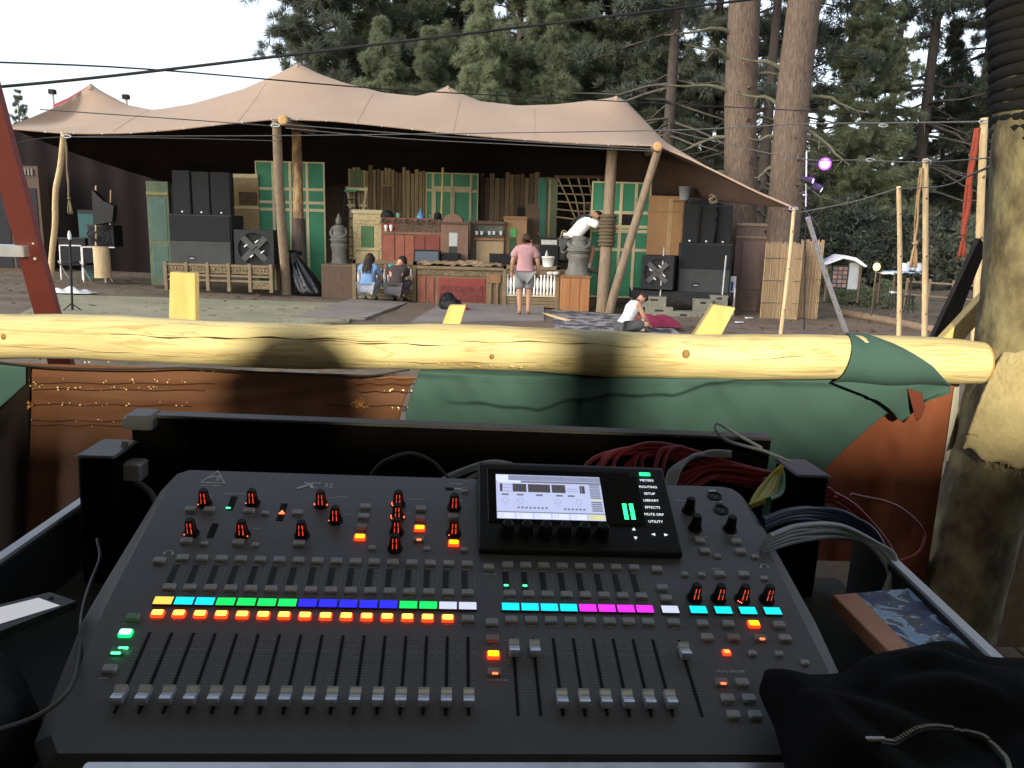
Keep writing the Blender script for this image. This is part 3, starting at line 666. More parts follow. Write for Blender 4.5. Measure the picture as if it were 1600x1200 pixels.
furn('wooden_board', 'tan wooden board with dark carving leaning behind the left speakers', 'board', (366, 274, 408, 372), 21.9, .05, mat('tan_board', (.28, .20, .11), (.20, .14, .075), 2.5, .75, .12, (1, 1, 5)),
     [('rail', 0, .94, 1, 1, M_cream, .02), ('carved_strip', .2, .52, .95, .72, mat('dark_carving', (.13, .085, .05), (.05, .03, .02), 14, .8, .9, bdist=.03), .015), ('rail', 0, .46, 1, .5, M_cream, .02)], rz=-.2)
furn('green_cabinet', 'narrow faded green cabinet at the outer side of the left stack', 'cabinet', (238, 286, 270, 446), 20.9, .35, mat('mottled_faded_green', (.135, .165, .10), (.08, .11, .073), 3, .7, .2),
     [('panel', .12, .08, .88, .38, mat('teal_wash', (.09, .155, .125), (.07, .115, .09), 4, .7, .1), .01), ('panel', .12, .44, .88, .84, mat('teal_wash', (.1, .18, .15)), .01), ('moulding', 0, .87, 1, .9, mat('moss_ochre', (.27, .25, .10), (.18, .18, .08), 6, .8, .2), .03)], rz=.2)
screen_panels('green_screen', 'tall green panelled screen with cream frame behind the left log posts', (404, 256, 512, 458), 21.9, (0, .255, .5, .745, 1), (0, .64, .69 + .005, .795, 1), rz=-.03,
              alt={(2, 2): M_dgreen, (2, 3): M_dgreen, (2, 0): M_dgreen, (1, 1): M_dgreen})
# right hand screen
screen_panels('green_screen', 'tall green panelled screen with cream frame behind the man in white', (917, 287, 1009, 465), 20.6, (0, .27, .5, .75, 1), (0, .42, .58, .62, .74, 1), rz=.02, skip=((2, 3),),
              alt={(2, 1): M_dgreen, (2, 0): M_green, (1, 2): M_dgreen, (2, 2): M_brass})
furn('wooden_door', 'plain brown plywood door standing left of the right stack', 'door', (1009, 308, 1064, 405), 20.4, .05, mat('brown_plywood', (.31, .175, .08), (.24, .13, .057), 2.2, .6, .08, (1, 1, .3)),
     [('stile', .56, .05, .70, .96, mat('pale_wood_strip', (.36, .24, .12)), .008), ('rail', 0, .735, .9, .765, M_oak, .01), ('stile', .92, 0, 1, 1, M_oak, .012)], rz=-.05)
p, W, H = rect(1058, 293, 1081, 313, 20.4)
o = thing('grey_bucket', 'pale grey bucket standing on top of the brown plywood door frame', 'bucket', p); part('pail', MB().lathe([(.12, 0), (.165, H), (.175, H), (.17, H + .012), (.15, H - .01), (.11, .02)], 20), mat('grey_plastic', (.27, .28, .29), (.24, .25, .26), 6, .5, .05), o)
part('shelf', MB().cbox(-.3, -.05, -.035, .55, .35, -.002, .005), M_oak, o)
furn('dark_case', 'low black case lying on the right trio of speakers', 'case', (1077, 312, 1110, 321), 19.9, .35, M_black, [('lid', .02, .7, .98, 1.02, M_blackm, .01)])
p = at(1114, 320, 19.85); o = thing('rope_coil', 'small coil of pale rope on the right trio of speakers', 'rope', p); part('coil', MB().tube([(0.09 * math.cos(t * .7) * (1 + .2 * math.sin(t)), .08 * math.sin(t * .7), .03 + t * .008 + .03 * math.sin(t * 1.7)) for t in np.linspace(0, 26, 60)], .016, 5), mat('pale_rope', (.42, .38, .28), (.3, .27, .2), 30, .9, .3), o)
part('loose_end', MB().tube(smooth_path([(.09, 0, .1), (.2, .0, .16), (.35, .03, .10), (.5, .02, .12)]), .012, 5), mat('pale_rope', (.4, .4, .3)), o)

# right riser: scaffold platform on crates
loc, W, H = rect(984, 456, 1142, 492, 19.5)
o = thing('riser_platform', 'black scaffold platform carrying the right sound stack', 'platform', (loc.x, loc.y, loc.z), -.12)
part('deck', MB().cbox(-W / 2, 0, H - .2, W / 2 - .05, 1.4, H, .01), M_blackm, o)
for i in range(7): part('deck_slot', MB().box(-W / 2 + .5 + i * .27, -.006, H - .155, -W / 2 + .66 + i * .27, .01, H - .05), M_black, o)
for x, y in ((-W / 2 + .03, .03), (W / 2 + .03, .06), (-W / 2 + .03, 1.35), (W / 2, 1.35)): part('leg', MB().tube([(x, y, -.25), (x, y, H + .12)], .024, 8), M_steel, o)
for x in (-.52, .95): part('upright_tube', MB().tube([(x, -.03, .05), (x + .03, -.03, H + (1.05 if x < 0 else .9))], .022, 8), M_steel, o)
M_crate = mat('olive_plastic_crate', (.20, .195, .15), (.155, .15, .12), 6, .7, .15)
def crate(px, Y, label, text=None):
    loc, W, H = rect(*px, Y); o = thing('milk_crate', label, 'crate', loc, random.uniform(-.12, .0), 'plastic crates under the right stack')
    mb = MB(); t = .02
    mb.box(-W / 2, 0, 0, W / 2, .35, t)
    for (x0, y0, x1, y1) in ((-W / 2, 0, W / 2, t), (-W / 2, .35 - t, W / 2, .35), (-W / 2, t, -W / 2 + t, .35 - t), (W / 2 - t, t, W / 2, .35 - t)): mb.box(x0, y0, t, x1, y1, H)
    part('shell', mb, M_crate, o); part('rim', MB().cbox(-W / 2 - .012, -.012, H - .04, W / 2 + .012, .36, H + .002, .006), M_crate, o)
    part('handle_slot', MB().box(-W * .16, -.004, H * .62, W * .16, .001, H * .78), M_black, o)
    for k in (-.3, -.1, .1, .3): part('rib', MB().box(W * k - .012, -.012, t, W * k + .012, 0, H * .5), M_crate, o)
    return o
for c in [((1003, 464, 1040, 480), 19.2, 'upper left olive crate under the right stack'), ((1008, 480, 1050, 498), 19.1, 'lower left olive crate with faded print under the right stack'), ((1084, 468, 1112, 486), 19.15, 'upper middle olive crate under the right stack'),
          ((1050, 487, 1084, 505), 19.0, 'lowest middle olive crate near the ground before the right stack'), ((1084, 487, 1120, 506), 18.9, 'lowest right olive crate by the slanted yellow board'), ((1110, 462, 1136, 478), 19.2, 'upper right olive crate under the right stack')]: crate(*c)
furn('paper_stack', 'blue and white paper packet wedged beside the right subwoofer', 'packet', (1140, 432, 1149, 457), 19.9, .1, M_white, [('blue_label', .05, .1, .6, .7, mat('blue_print', (.05, .09, .35)), .004)])
# brown door stack and bamboo screens right of the stack
o, W, H = furn('wooden_door', 'old grey brown cupboard door with a pierced heart by the straight trunk', 'door', (1141, 350, 1195, 494), 20.6, .12, mat('grey_brown_wood', (.135, .095, .075), (.095, .065, .05), 3, .8, .15, (3, 3, .6)),
     [('cornice', -.02, .84, 1.02, .86, M_logw, .03), ('cornice', -.02, .97, 1.03, 1.0, M_logw, .03), ('door_panel', .2, .30, .9, .80, mat('door_panel_wood', (.16, .11, .085), (.11, .075, .058), 3, .8, .15), .015), ('door_panel', .2, .04, .9, .27, mat('door_panel_wood', (.12, .08, .06)), .01)], rz=-.15)
hb = MB(); hb.prism([(0, -.06), (.05, 0), (.05, .03), (.025, .045), (0, .03), (-.025, .045), (-.05, .03), (-.05, 0)], -.012, -.002); part('heart_cutout', hb, M_black, o, (W * .32, 0, H * .91))
def bamboo_screen(px, Y, label, rz, n, top=0.0):
    loc, W, H = rect(*px, Y); o = thing('bamboo_screen', label, 'bamboo screen', loc, rz, 'bamboo screens by the light stand')
    ms = [mat('bamboo_a', (.37, .265, .155), (.28, .19, .105), 5, .6, .1, (3, 3, .6)), mat('bamboo_b', (.31, .225, .125), (.23, .16, .09), 5, .6, .1, (3, 3, .6))]
    for i in range(n):
        x = -W / 2 + W * (i + .5) / n; y = .1 * math.sin(i / n * 3.0) + random.uniform(-.006, .006)
        part('cane', MB().tube([(x, y, -.08), (x, y, H * .5), (x, y, H + random.uniform(-.02, .04) + top * i)], W / n * .52, 6), ms[i % 2], o)
    for z in (.2, .5, .8): part('binding_cord', MB().tube([(-W / 2, -.03, H * z), (-W * .2, .07, H * z), (W * .2, .1, H * z), (W / 2, -.0, H * z)], .008, 4), M_rope, o)
    return o
bamboo_screen((1187, 381, 1246, 497), 19.0, 'wide tan bamboo screen standing at the foot of the leaning trunk', -.05, 34)
bamboo_screen((1242, 377, 1276, 496), 19.3, 'narrow rolled bamboo screen leaning behind the wide one', -.35, 14)

# bin bag between posts and screen
p, W, H = rect(451, 392, 503, 462, 20.9)
mb = MB(); prof = [(.0, 0), (.34, .0), (.42, .08), (.41, .22), (.34, .5), (.22, .8), (.12, 1.0), (.07, 1.1), (.13, 1.18)]
def bagf(u, v):
    a = u * 2 * math.pi; k = v * (len(prof) - 1); i = min(int(k), len(prof) - 2); f = k - i
    r = prof[i][0] * (1 - f) + prof[i + 1][0] * f; z = (prof[i][1] * (1 - f) + prof[i + 1][1] * f) * H / 1.18
    r *= 1 + .10 * math.sin(a * 9 + z * 3) * min(1, v * 2) + .04 * math.sin(a * 23)
    return (r * math.cos(a) * .95 - .42 * z / H + .12, r * math.sin(a) * .8, z)
mb.grid(bagf, 56, 26); o = thing('bin_bag', 'shiny black bin bag slumped against the left log posts', 'bag', (p.x, p.y, p.z)); part('sack', mb, M_bag, o)
part('knot', MB().tube([(-.12, -.02, H * .93), (-.12, .02, H * .95)], .06, 8), M_bag, o)
# ================================================================= STAGE SET
# back wall of old planks
M_plankA = mat('weathered_plank_light', (.38, .29, .165), (.21, .155, .09), 2.6, .85, .3, (5, 5, .5))
M_plankB = mat('weathered_plank_dark', (.20, .145, .088), (.11, .078, .05), 2.6, .85, .3, (5, 5, .5))
M_plankG = mat('weathered_plank_green', (.16, .185, .115), (.095, .115, .078), 2.6, .85, .3, (5, 5, .5))
def plank_wall(px, Y, n, label, mset, jag=.12):
    loc, W, H = rect(*px, Y); o = thing('plank_wall', label, 'plank wall', loc, 0, 'plank walls at the back of the stage')
    x = -W / 2; wn = W / n
    for i in range(n):
        ww = wn * random.uniform(.8, 1.2) if i < n - 1 else W / 2 - x; ww = min(ww, W / 2 - x); 
        if ww <= .03: break
        y = random.uniform(-.03, .03)
        part('plank', MB().cbox(x + .006, y, random.uniform(-.02, .02), x + ww - .006, y + .03, H + random.uniform(-jag, jag), .006), random.choice(mset), o); x += ww
    for z in (.25, .8): part('batten', MB().box(-W / 2, .05, H * z, W / 2, .09, H * z + .1), M_darkw, o)
    return o, W, H
o, W, H = plank_wall((545, 268, 664, 410), 24.4, 20, 'light brown plank wall between the green cabinet and the middle window', [M_plankA, M_plankA, M_plankB])
part('niche', MB().cbox(-W * .06, -.05, H * .30, W * .07, .0, H * .82, .01), M_plankB, o); part('niche_lintel', MB().cbox(-W * .07, -.06, H * .82, W * .08, -.0, H * .85, .008), M_plankA, o)
plank_wall((746, 277, 865, 415), 24.2, 15, 'dark brown plank wall right of the middle window', [M_plankB, M_plankB, M_darkw])
o = screen_panels('green_window', 'green window with cream frames in the middle of the stage back wall', (664, 273, 746, 408), 23.9, (0, .14, .5, .86, 1), (0, .80, 1), pane=mat('window_green_pane', (.05, .23, .12), (.04, .17, .09), 2, .5, .05), group=None, cat='window')  # window panes in a plain green of their own
loc, W, H = rect(664, 273, 746, 408, 23.85)
for u in (.16, .51):
    part('casement', MB().box(W * (u - .5), -.05, H * .2, W * (u - .46), -.02, H * .85).box(W * (u + .32 - .5), -.05, H * .2, W * (u + .36 - .5), -.02, H * .85).box(W * (u - .46), -.049, H * .81, W * (u + .32 - .5), -.02, H * .85), M_cream, o)
furn('teal_board', 'narrow teal panel beside a pale post right of the dark plank wall', 'panel', (838, 281, 851, 400), 23.6, .04, mat('teal_paint', (.06, .21, .17), (.04, .14, .11), 3, .7, .1), [('stripe', .1, .1, .3, .95, M_dgreen, .008)])
furn('green_post', 'greenish plank post left of the rope net', 'post', (853, 281, 868, 405), 23.2, .08, M_plankG, [('edge_strip', .1, .15, .3, .98, mat('ochre_edge', (.38, .33, .18)), .01)])
# rope net
loc, W, H = rect(868, 279, 948, 345, 22.6); o = thing('rope_net', 'rope climbing net hung above the right rear of the stage', 'net', loc)
M_hemp = mat('pale_hemp_rope', (.30, .245, .15), (.2, .16, .1), 30, .9, .3)
for i in range(6):
    z = H * (.06 + .18 * i); part('net_rope', MB().tube([(-W / 2, 0, z + .02), (0, 0, z - .05 + .02 * i), (W / 2, 0, z + .03)], .024, 6), M_hemp, o)
for i in range(6):
    t = i / 5; part('net_rope', MB().tube([(-W * .5 + W * t * 1.0, -.02, H * 1.0), (-W * .28 + W * t * .8, -.02, H * .5), (-W * .1 + W * t * .42, -.02, 0)], .024, 6), M_hemp, o)
part('net_bar', MB().tube([(-W * .55, 0, H * 1.0), (W * .55, 0, H * 1.02)], .05, 8), M_darkw, o)

# sideboards and cabinets on the stage
furn('brass_cabinet', 'upright cabinet of pressed brass with a green door panel behind the crouching woman', 'cabinet', (552, 329, 597, 412), 21.7, .5, M_brass,
     [('cornice', -.04, .93, 1.04, 1.0, M_cream, .05), ('door', .28, .30, .72, .70, mat('muted_green_door', (.07, .17, .07), (.05, .13, .055), 4, .5, .1), .02), ('moulding', .05, .74, .95, .80, M_brass, .04), ('lower_panel', .1, .06, .9, .24, M_brass, .03), ('moulding', .05, .25, .95, .285, M_cream, .035)], base=STZ)
o, W, H = furn('sideboard', 'long red lacquered sideboard with clutter on top, left half of the stage', 'sideboard', (597, 342, 690, 408), 21.5, .6, M_redwood,
     [('top_board', -.02, .92, 1.01, .97, M_darkw, .05), ('drawer', .02, .74, .22, .90, mat('bright_red_panel', (.22, .042, .032), (.16, .032, .025), 4, .5, .1), .02), ('drawer', .25, .72, .98, .90, mat('carved_dark_relief', (.15, .10, .065), (.06, .04, .028), 14, .7, .9, bdist=.03), .02),
      ('shelf_strip', 0, .66, 1, .70, M_lightw, .04), ('door', .03, .06, .21, .64, mat('orange_red_door', (.27, .09, .055), (.19, .06, .036), 5, .5, .12), .03), ('door', .235, .06, .38, .64, mat('orange_red_door', (.27, .085, .05)), .03), ('door', .385, .06, .54, .64, mat('orange_red_door', (.27, .085, .05)), .028), ('door', .55, .06, .72, .62, mat('dull_red_door', (.19, .045, .035), (.14, .034, .027), 5, .5, .1), .025), ('door', .73, .06, .97, .62, mat('dull_red_door', (.2, .045, .035)), .025)], base=STZ)
def on_top(name, label, cat, px, py, Y, mb, m): return solo(name, mb, m, label, cat, at(px, py, Y))
on_top('blue_bottle', 'pale blue cone shaped bottle on the red sideboard', 'bottle', 657, 342, 21.7, MB().lathe([(.10, 0), (.11, .04), (.085, .10), (.03, .2), (.012, .27)], 14), mat('sky_blue_plastic', (.10, .27, .48), (.08, .22, .4), 5, .4, .05))
on_top('helmet', 'dark rounded helmet on the left end of the red sideboard', 'helmet', 605, 341, 21.7, MB().lathe([(.17, 0), (.18, .06), (.16, .13), (.10, .19), (.03, .21)], 14), M_blackm)
on_top('green_cup', 'pale green cup on the red sideboard', 'cup', 622, 340, 21.7, MB().lathe([(.045, 0), (.06, .12), (.055, .12), (.04, .02)], 12), mat('mint_plastic', (.2, .42, .3)))
on_top('black_hat', 'black hat on the right end of the red sideboard', 'hat', 684, 343, 21.6, MB().lathe([(.15, 0), (.15, .015), (.10, .025), (.095, .14), (.07, .17), (.02, .175)], 16), M_black)
on_top('metal_clamp', 'curved pale metal clamp on the red sideboard', 'clamp', 669, 343, 21.55, MB().tube([(0.06 * math.cos(t), 0, .06 + .06 * math.sin(t)) for t in np.linspace(-2.2, 1.2, 9)], .014, 6), M_steel)
for k, (px, lab) in enumerate(((603, 'white lamp bulb at the left on the sideboard shelf'), (611, 'white lamp bulb at the right on the sideboard shelf'))): on_top('light_bulb', lab, 'bulb', px, 361, 21.4, MB().lathe([(.03, 0), (.03, .05), (.05, .10), (.04, .15), (.01, .17)], 10), M_white)
mb = MB()
for k in range(6):
    cx = -.75 + .3 * k; mb.tube([(cx + .11 * math.cos(t) * (1 - t / 9), 0, .1 + .09 * math.sin(t) * (1 - t / 9)) for t in np.linspace(0, 6.5, 14)], .016, 5)
on_top('scroll_ironwork', 'row of dark curled ironwork scrolls along the sideboard back edge', 'ironwork', 645, 353, 21.42, mb, mat('dark_bronze', (.16, .13, .10), (.08, .065, .05), 12, .5, .2, metal=.4))
# arched brown organ-like dresser
loc, W, H = rect(688, 342, 731, 412, 21.3); H += loc.z - STZ; loc.z = STZ
o = thing('dresser', 'brown dresser with an arched top beside the red sideboard', 'dresser', loc)
arc = [(-W / 2, 0), (W / 2, 0), (W / 2, H * .93)] + [(W / 2 * math.cos(t) * .75 - W * .07, H * .93 + H * .16 * math.sin(t)) for t in np.linspace(0, math.pi, 10)] + [(-W / 2, H * .93)]
part('body', MB().prism(arc, 0, .5), mat('reddish_brown_wood', (.20, .115, .078), (.13, .073, .052), 4, .6, .15, (3, 3, .8)), o); part('cornice', MB().cbox(-W / 2 - .03, -.04, H * .88, W / 2 + .03, .03, H * .92, .008), M_darkw, o)
part('mirror', MB().cbox(-W * .19, -.012, H * .42, W * .12, .01, H * .70, .006), mat('pale_mirror', (.42, .44, .43), (.34, .36, .35), 3, .3, .02), o); part('dark_niche', MB().cbox(-W * .2, -.014, H * .15, W * .1, .008, H * .41, .006), mat('dark_green_niche', (.03, .05, .035)), o)
o, W, H = furn('cabinet', 'wide low cabinet with a glass shelf and tan front in the middle of the stage', 'cabinet', (734, 346, 788, 408), 21.6, .55, M_darkw,
     [('front_panel', .18, .03, .98, .56, mat('tan_cabinet_front', (.34, .25, .145), (.26, .19, .105), 3, .7, .15), .02), ('shelf_strip', .12, .58, 1, .63, M_oak, .05), ('glass_shelf', .2, .66, .96, .9, mat('smoky_glass', (.09, .10, .085), (.05, .055, .05), 4, .25, .03), .01), ('cornice', -.02, .93, 1.02, 1.0, M_darkw, .05)], base=STZ)
for k, px in enumerate((745, 753, 765, 772, 783)): on_top('glass', 'small drinking glass, %s on the shelf of the low cabinet' % ('first', 'second', 'third', 'fourth', 'last')[k], 'glass', px, 367, 21.5, MB().lathe([(.035, 0), (.05, .10), (.045, .10), (.03, .01)], 10), mat('cloudy_glass', (.45, .47, .45), (.4, .42, .4), 5, .25, 0))
furn('cupboard', 'brown upright cupboard with a bright green inset right of the low cabinet', 'cupboard', (786, 339, 822, 408), 21.7, .5, mat('orange_brown_wood', (.29, .165, .085), (.19, .105, .054), 3, .6, .12, (4, 4, .6)),
     [('green_inset', .28, .6, .56, .76, mat('vivid_green_inset', (.05, .30, .07), (.045, .25, .06), 3, .5, .05), .02), ('dark_inset', .25, .22, .56, .58, mat('deep_green_inset', (.03, .08, .04)), .015), ('cornice', -.03, .95, 1.03, 1.0, M_oak, .04), ('base_board', -.02, 0, 1.02, .1, M_redwood, .03)], base=STZ)
loc, W, H = rect(819, 316, 842, 408, 21.9); H += loc.z - STZ; loc.z = STZ
o = thing('carved_chair', 'tall dark carved armchair with a crested back behind the standing man', 'chair', loc)
part('backrest', MB().prism([(-W / 2, 0), (W / 2, 0), (W / 2, H * .88), (W * .35, H * .97), (W * .12, H * .94), (0, H), (-W * .12, H * .94), (-W * .35, H * .97), (-W / 2, H * .88)], .38, .46), M_darkw, o)
part('seat', MB().cbox(-W / 2, -.1, H * .3, W / 2, .38, H * .36, .01), M_darkw, o)
for sx in (-1, 1): part('leg', MB().box(sx * W * .45 - .03, -.08, 0, sx * W * .45 + .03, -.02, H * .3), M_darkw, o); part('armrest', MB().cbox(sx * W * .45 - .03, -.1, H * .5, sx * W * .45 + .03, .38, H * .54, .008), M_darkw, o)
furn('small_speaker', 'small black box on the wall left of the carved armchair', 'speaker', (807, 324, 819, 340), 23.9, .2, M_black, [('grille', .1, .1, .9, .9, M_grille, .01)])
# monitor wedges
def wedge(px, Y, label, m, rz=0.0, gm=None):
    loc, W, H = rect(*px, Y); o = thing('monitor_wedge', label, 'stage monitor', loc, rz, 'stage monitor wedges')
    bevel(part('cabinet', MB().prism([(0, 0), (.5, 0), (.5, H * .55), (.30, H), (.02, H * .95)], -W / 2, W / 2, 'x'), m, o), .01)
    part('grille', MB().cbox(-W / 2 + .03, -.012, .03, W / 2 - .03, .01, H * .9, .01), gm or mat('grey_grille', (.10, .12, .15), (.075, .09, .11), 20, .9, .2), o); return o
wedge((647, 391, 687, 412), 20.9, 'grey blue stage monitor wedge before the red sideboard', M_blackm)
wedge((764, 397, 806, 415), 20.9, 'black stage monitor wedge left of the standing man', M_black, gm=M_grille)
wedge((690, 396, 718, 411), 21.0, 'small black stage monitor wedge at the foot of the arched dresser', M_black, gm=M_grille)
# black backline heap behind the bucket
o, W, H = furn('amplifier', 'black guitar amplifier behind the white bucket', 'amplifier', (842, 372, 872, 412), 21.3, .4, M_black, [('grille', .08, .1, .92, .72, M_grille, .01), ('control_strip', .08, .78, .92, .94, M_steel, .008)], base=STZ)
o = thing('drum_kit', 'black floor drum and chrome cymbal stand beside the amplifier', 'drum', at(884, 412, 21.4)); 
part('drum', MB().lathe([(.2, 0.1), (.21, .12), (.21, .48), (.2, .5)], 18), M_black, o)
part('hoop', MB().lathe([(.215, .45), (.225, .46), (.225, .49), (.215, .5)], 18), M_steel, o)
for k in range(3): part('stand_leg', MB().tube([(.3, 0, .4), (.3 + .22 * math.cos(k * 2.1), .22 * math.sin(k * 2.1), 0)], .012, 6), M_steel, o)
part('stand_pole', MB().tube([(.3, 0, .3), (.3, 0, 1.0)], .014, 6), M_steel, o)
part('cymbal', MB().lathe([(.2, -.02), (.06, .0), (.03, .02)], 18, M=Matrix.Translation((.3, 0, 1.0)) @ Matrix.Rotation(.3, 4, 'X')), M_brass, o)
p = at(881, 370, 20.9); o = thing('rope_hank', 'hank of yellow rope hanging left of the man in white', 'rope', p)
part('loops', MB().tube([(.10 * math.sin(t) + .01 * math.sin(5 * t), .02 * math.cos(t * 3), -.12 + .28 * math.cos(t)) for t in np.linspace(0, 44, 140)], .013, 5), mat('yellow_rope', (.42, .32, .15), (.3, .22, .1), 30, .9, .3), o)

# front of the stage: counters, rails, crates
def railing(px, Y, n, label, rz=0.0):
    loc, W, H = rect(*px, Y); o = thing('railing', label, 'railing', (loc.x, loc.y, gz(loc.x, 20)), rz, 'white baluster railings along the stage front'); H = H + loc.z - gz(loc.x, 20)
    part('top_rail', MB().cbox(-W / 2, -.03, H - .1, W / 2, .12, H, .01), M_lightw, o); part('carved_strip', MB().cbox(-W / 2, 0, H * .80, W / 2, .07, H * .90, .01), mat('carved_relief', (.25, .19, .1)), o)
    for k in range(3): part('lower_board', MB().cbox(-W / 2, 0, H * (.03 + .08 * k), W / 2, .05, H * (.10 + .08 * k), .008), M_lightw, o)
    part('bottom_rail', MB().cbox(-W / 2, -.01, H * .28, W / 2, .07, H * .32, .006), M_cream, o)
    for i in range(n):
        x = -W / 2 + W * (i + .5) / n
        part('baluster', MB().lathe([(.016, 0), (.035, .03), (.022, .12), (.036, H * .2), (.036, H * .3), (.018, H * .42), (.03, H * .47)], 8), M_white, o, (x, .03, H * .32))
    for sx in (-1, 1): part('end_post', MB().cbox(sx * (W / 2 - .05) - .05, -.03, 0, sx * (W / 2 - .05) + .05, .10, H, .01), M_lightw, o)
    return o, W, H
railing((551, 407, 651, 471), 20.45, 17, 'white baluster railing behind the crouching pair')
railing((784, 415, 873, 486), 19.9, 17, 'white baluster railing behind the standing man')
o, W, H = furn('bar_counter', 'carved brown and red bar counter at the centre of the stage front', 'counter', (652, 417, 785, 476), 20.1, .6, mat('brown_counter_wood', (.22, .14, .082), (.135, .083, .05), 4, .65, .15, (4, 4, .8)),
     [('top_board', -.01, .93, 1.01, 1.0, M_lightw, .07), ('frieze', 0, .76, 1, .90, mat('carved_relief', (.25, .19, .1)), .03), ('red_panel', .24, .08, .80, .70, mat('bright_red_panel', (.28, .05, .04)), .015), ('red_panel', .27, .12, .77, .5, mat('carved_red_relief', (.2, .045, .035), (.08, .02, .016), 12, .6, .8, bdist=.03), .03),
      ('side_panel', .02, .05, .10, .72, M_redwood, .03), ('side_panel', .13, .05, .2, .72, M_redwood, .03), ('pilaster', .845, .0, .875, .6, M_lightw, .05), ('pilaster', .925, .0, .955, .6, M_lightw, .05), ('capital', .82, .60, .98, .82, M_oak, .05)], base=.03)
# drape bunched on the counter
mb = MB(); mb.grid(lambda u, v: (-1.05 + 2.1 * u, -.12 + .75 * v, .03 + .10 * math.sin(math.pi * v) * (.75 + .25 * math.sin(u * 9 + v * 3)) * (.4 + .6 * math.sin(math.pi * u)) + .022 * math.sin(u * 31 + v * 9 + 2 * math.sin(u * 12)) + .012 * math.sin(u * 71 - v * 13) + .02 * math.sin(v * 23)), 60, 24)
p = at(718, 416, 20.2); solo('brown_throw', mb, mat('brown_crumpled_cloth', (.26, .185, .115), (.165, .115, .075), 6, .95, .3), 'crumpled brown throw lying along the bar counter top', 'cloth', p)
def crate_box(px, Y, label, depth=.7):
    o, W, H = furn('wooden_crate', label, 'crate', px, Y, depth, mat('varnished_orange_wood', (.36, .165, .065), (.25, .105, .042), 2.2, .5, .1, (5, 5, .5)), [('top_board', -.03, .95, 1.03, 1.0, M_oak, .03), ('plank', .0, .02, .33, .94, mat('crate_board', (.37, .17, .07), (.27, .115, .047), 2, .5, .1, (5, 5, .5)), .012), ('plank', .34, .02, .66, .94, mat('crate_board', (.2, .1, .04)), .016), ('plank', .67, .02, 1.0, .94, mat('crate_board', (.2, .1, .04)), .012)], base=.0 if px[0] > 800 else .08)
crate_box((509, 419, 556, 461), 20.9, 'orange brown plank box under the left stone statue')
crate_box((875, 431, 920, 488), 19.45, 'orange brown plank box under the right stone statue')
def statue(px, Y, label, head=True):
    loc, W, H = rect(*px, Y); o = thing('stone_statue', label, 'statue', (loc.x, loc.y + .3, loc.z), 0, 'grey stone statues flanking the stage')
    r = W / 2
    part('pedestal', MB().lathe([(r * 1.0, 0), (r * 1.02, H * .06), (r * .82, H * .1), (r * .78, H * .3), (r * .92, H * .36), (r * .95, H * .42), (r * .7, H * .45)], 10), M_stone, o)
    prof = [(r * .85, H * .45), (r * .95, H * .52), (r * .7, H * .60), (r * .62, H * .70), (r * .72, H * .74), (r * .45, H * .78)]
    part('torso', MB().lathe(prof, 14), M_stone, o)
    if head:
        part('head', MB().ball((0, -.02, H * .84), (r * .33, r * .36, H * .065), 12), M_stone, o); part('headdress', MB().lathe([(r * .36, H * .875), (r * .22, H * .92), (r * .1, H * .97), (.01, H)], 10), M_stone, o)
    for sx in (-1, 1): part('arm', MB().tube(smooth_path([(sx * r * .62, 0, H * .73), (sx * r * .85, -.05, H * .62), (sx * r * .4, -r * .7, H * .54), (0, -r * .8, H * .53)], 4), [r * .16] * 13, 8), M_stone, o)
    part('folded_legs', MB().ball((0, -r * .25, H * .5), (r * 1.0, r * .75, H * .05), 12), M_stone, o)
statue((512, 334, 541, 417), 21.0, 'grey stone seated statue with a pointed headdress on the left plank box')
statue((884, 352, 924, 432), 19.6, 'grey stone statue that the man in white is leaning over', False)
# white bucket on the right railing
p = at(856, 417, 19.95); o = thing('white_bucket', 'white plastic bucket with a bottle standing on the right railing', 'bucket', p)
part('pail', MB().lathe([(.125, 0), (.15, .22), (.16, .22), (.16, .25), (.15, .255), (.14, .24), (.115, .02)], 22), M_white, o); part('handle', MB().tube([(.16 * math.cos(t), -.03 - .10 * math.sin(t), .21 - .06 * math.sin(t)) for t in np.linspace(0, math.pi, 12)], .006, 5), M_steel, o)
part('spray_bottle', MB().lathe([(.04, .2), (.045, .3), (.02, .36), (.015, .40)], 10), mat('clear_grey_plastic', (.4, .42, .44)), o, (-.04, 0, 0))
for px, lab in ((860, 'crumpled white rag at the left on the right railing'), (868, 'crumpled white rag at the right on the right railing')): solo('white_rag', MB().ball((0, 0, .03), (.09, .07, .045), 12, noise=.12), M_wcloth, lab, 'rag', at(px, 429, 19.78))
# step ladder in the dark between statue and cabinet
p, W, H = rect(533, 300, 557, 418, 22.0); o = thing('step_ladder', 'dark step ladder standing behind the left statue', 'ladder', (p.x, p.y, STZ))
HL = p.z + H - STZ
for sx in (-1, 1): part('rail', MB().tube([(sx * .24, 0, 0), (sx * .14, .35, HL)], .025, 6), M_blackm, o); part('rear_rail', MB().tube([(sx * .24, .9, 0), (sx * .14, .40, HL)], .02, 6), M_blackm, o)
for k in range(7): f = (k + .7) / 7.6; part('rung', MB().cbox(-.24 + .1 * f, .35 * f - .04, HL * f - .015, .24 - .1 * f, .35 * f + .05, HL * f + .015, .004), M_cab, o)
part('top_cap', MB().cbox(-.17, .3, HL - .02, .17, .5, HL + .04, .008), M_green, o)
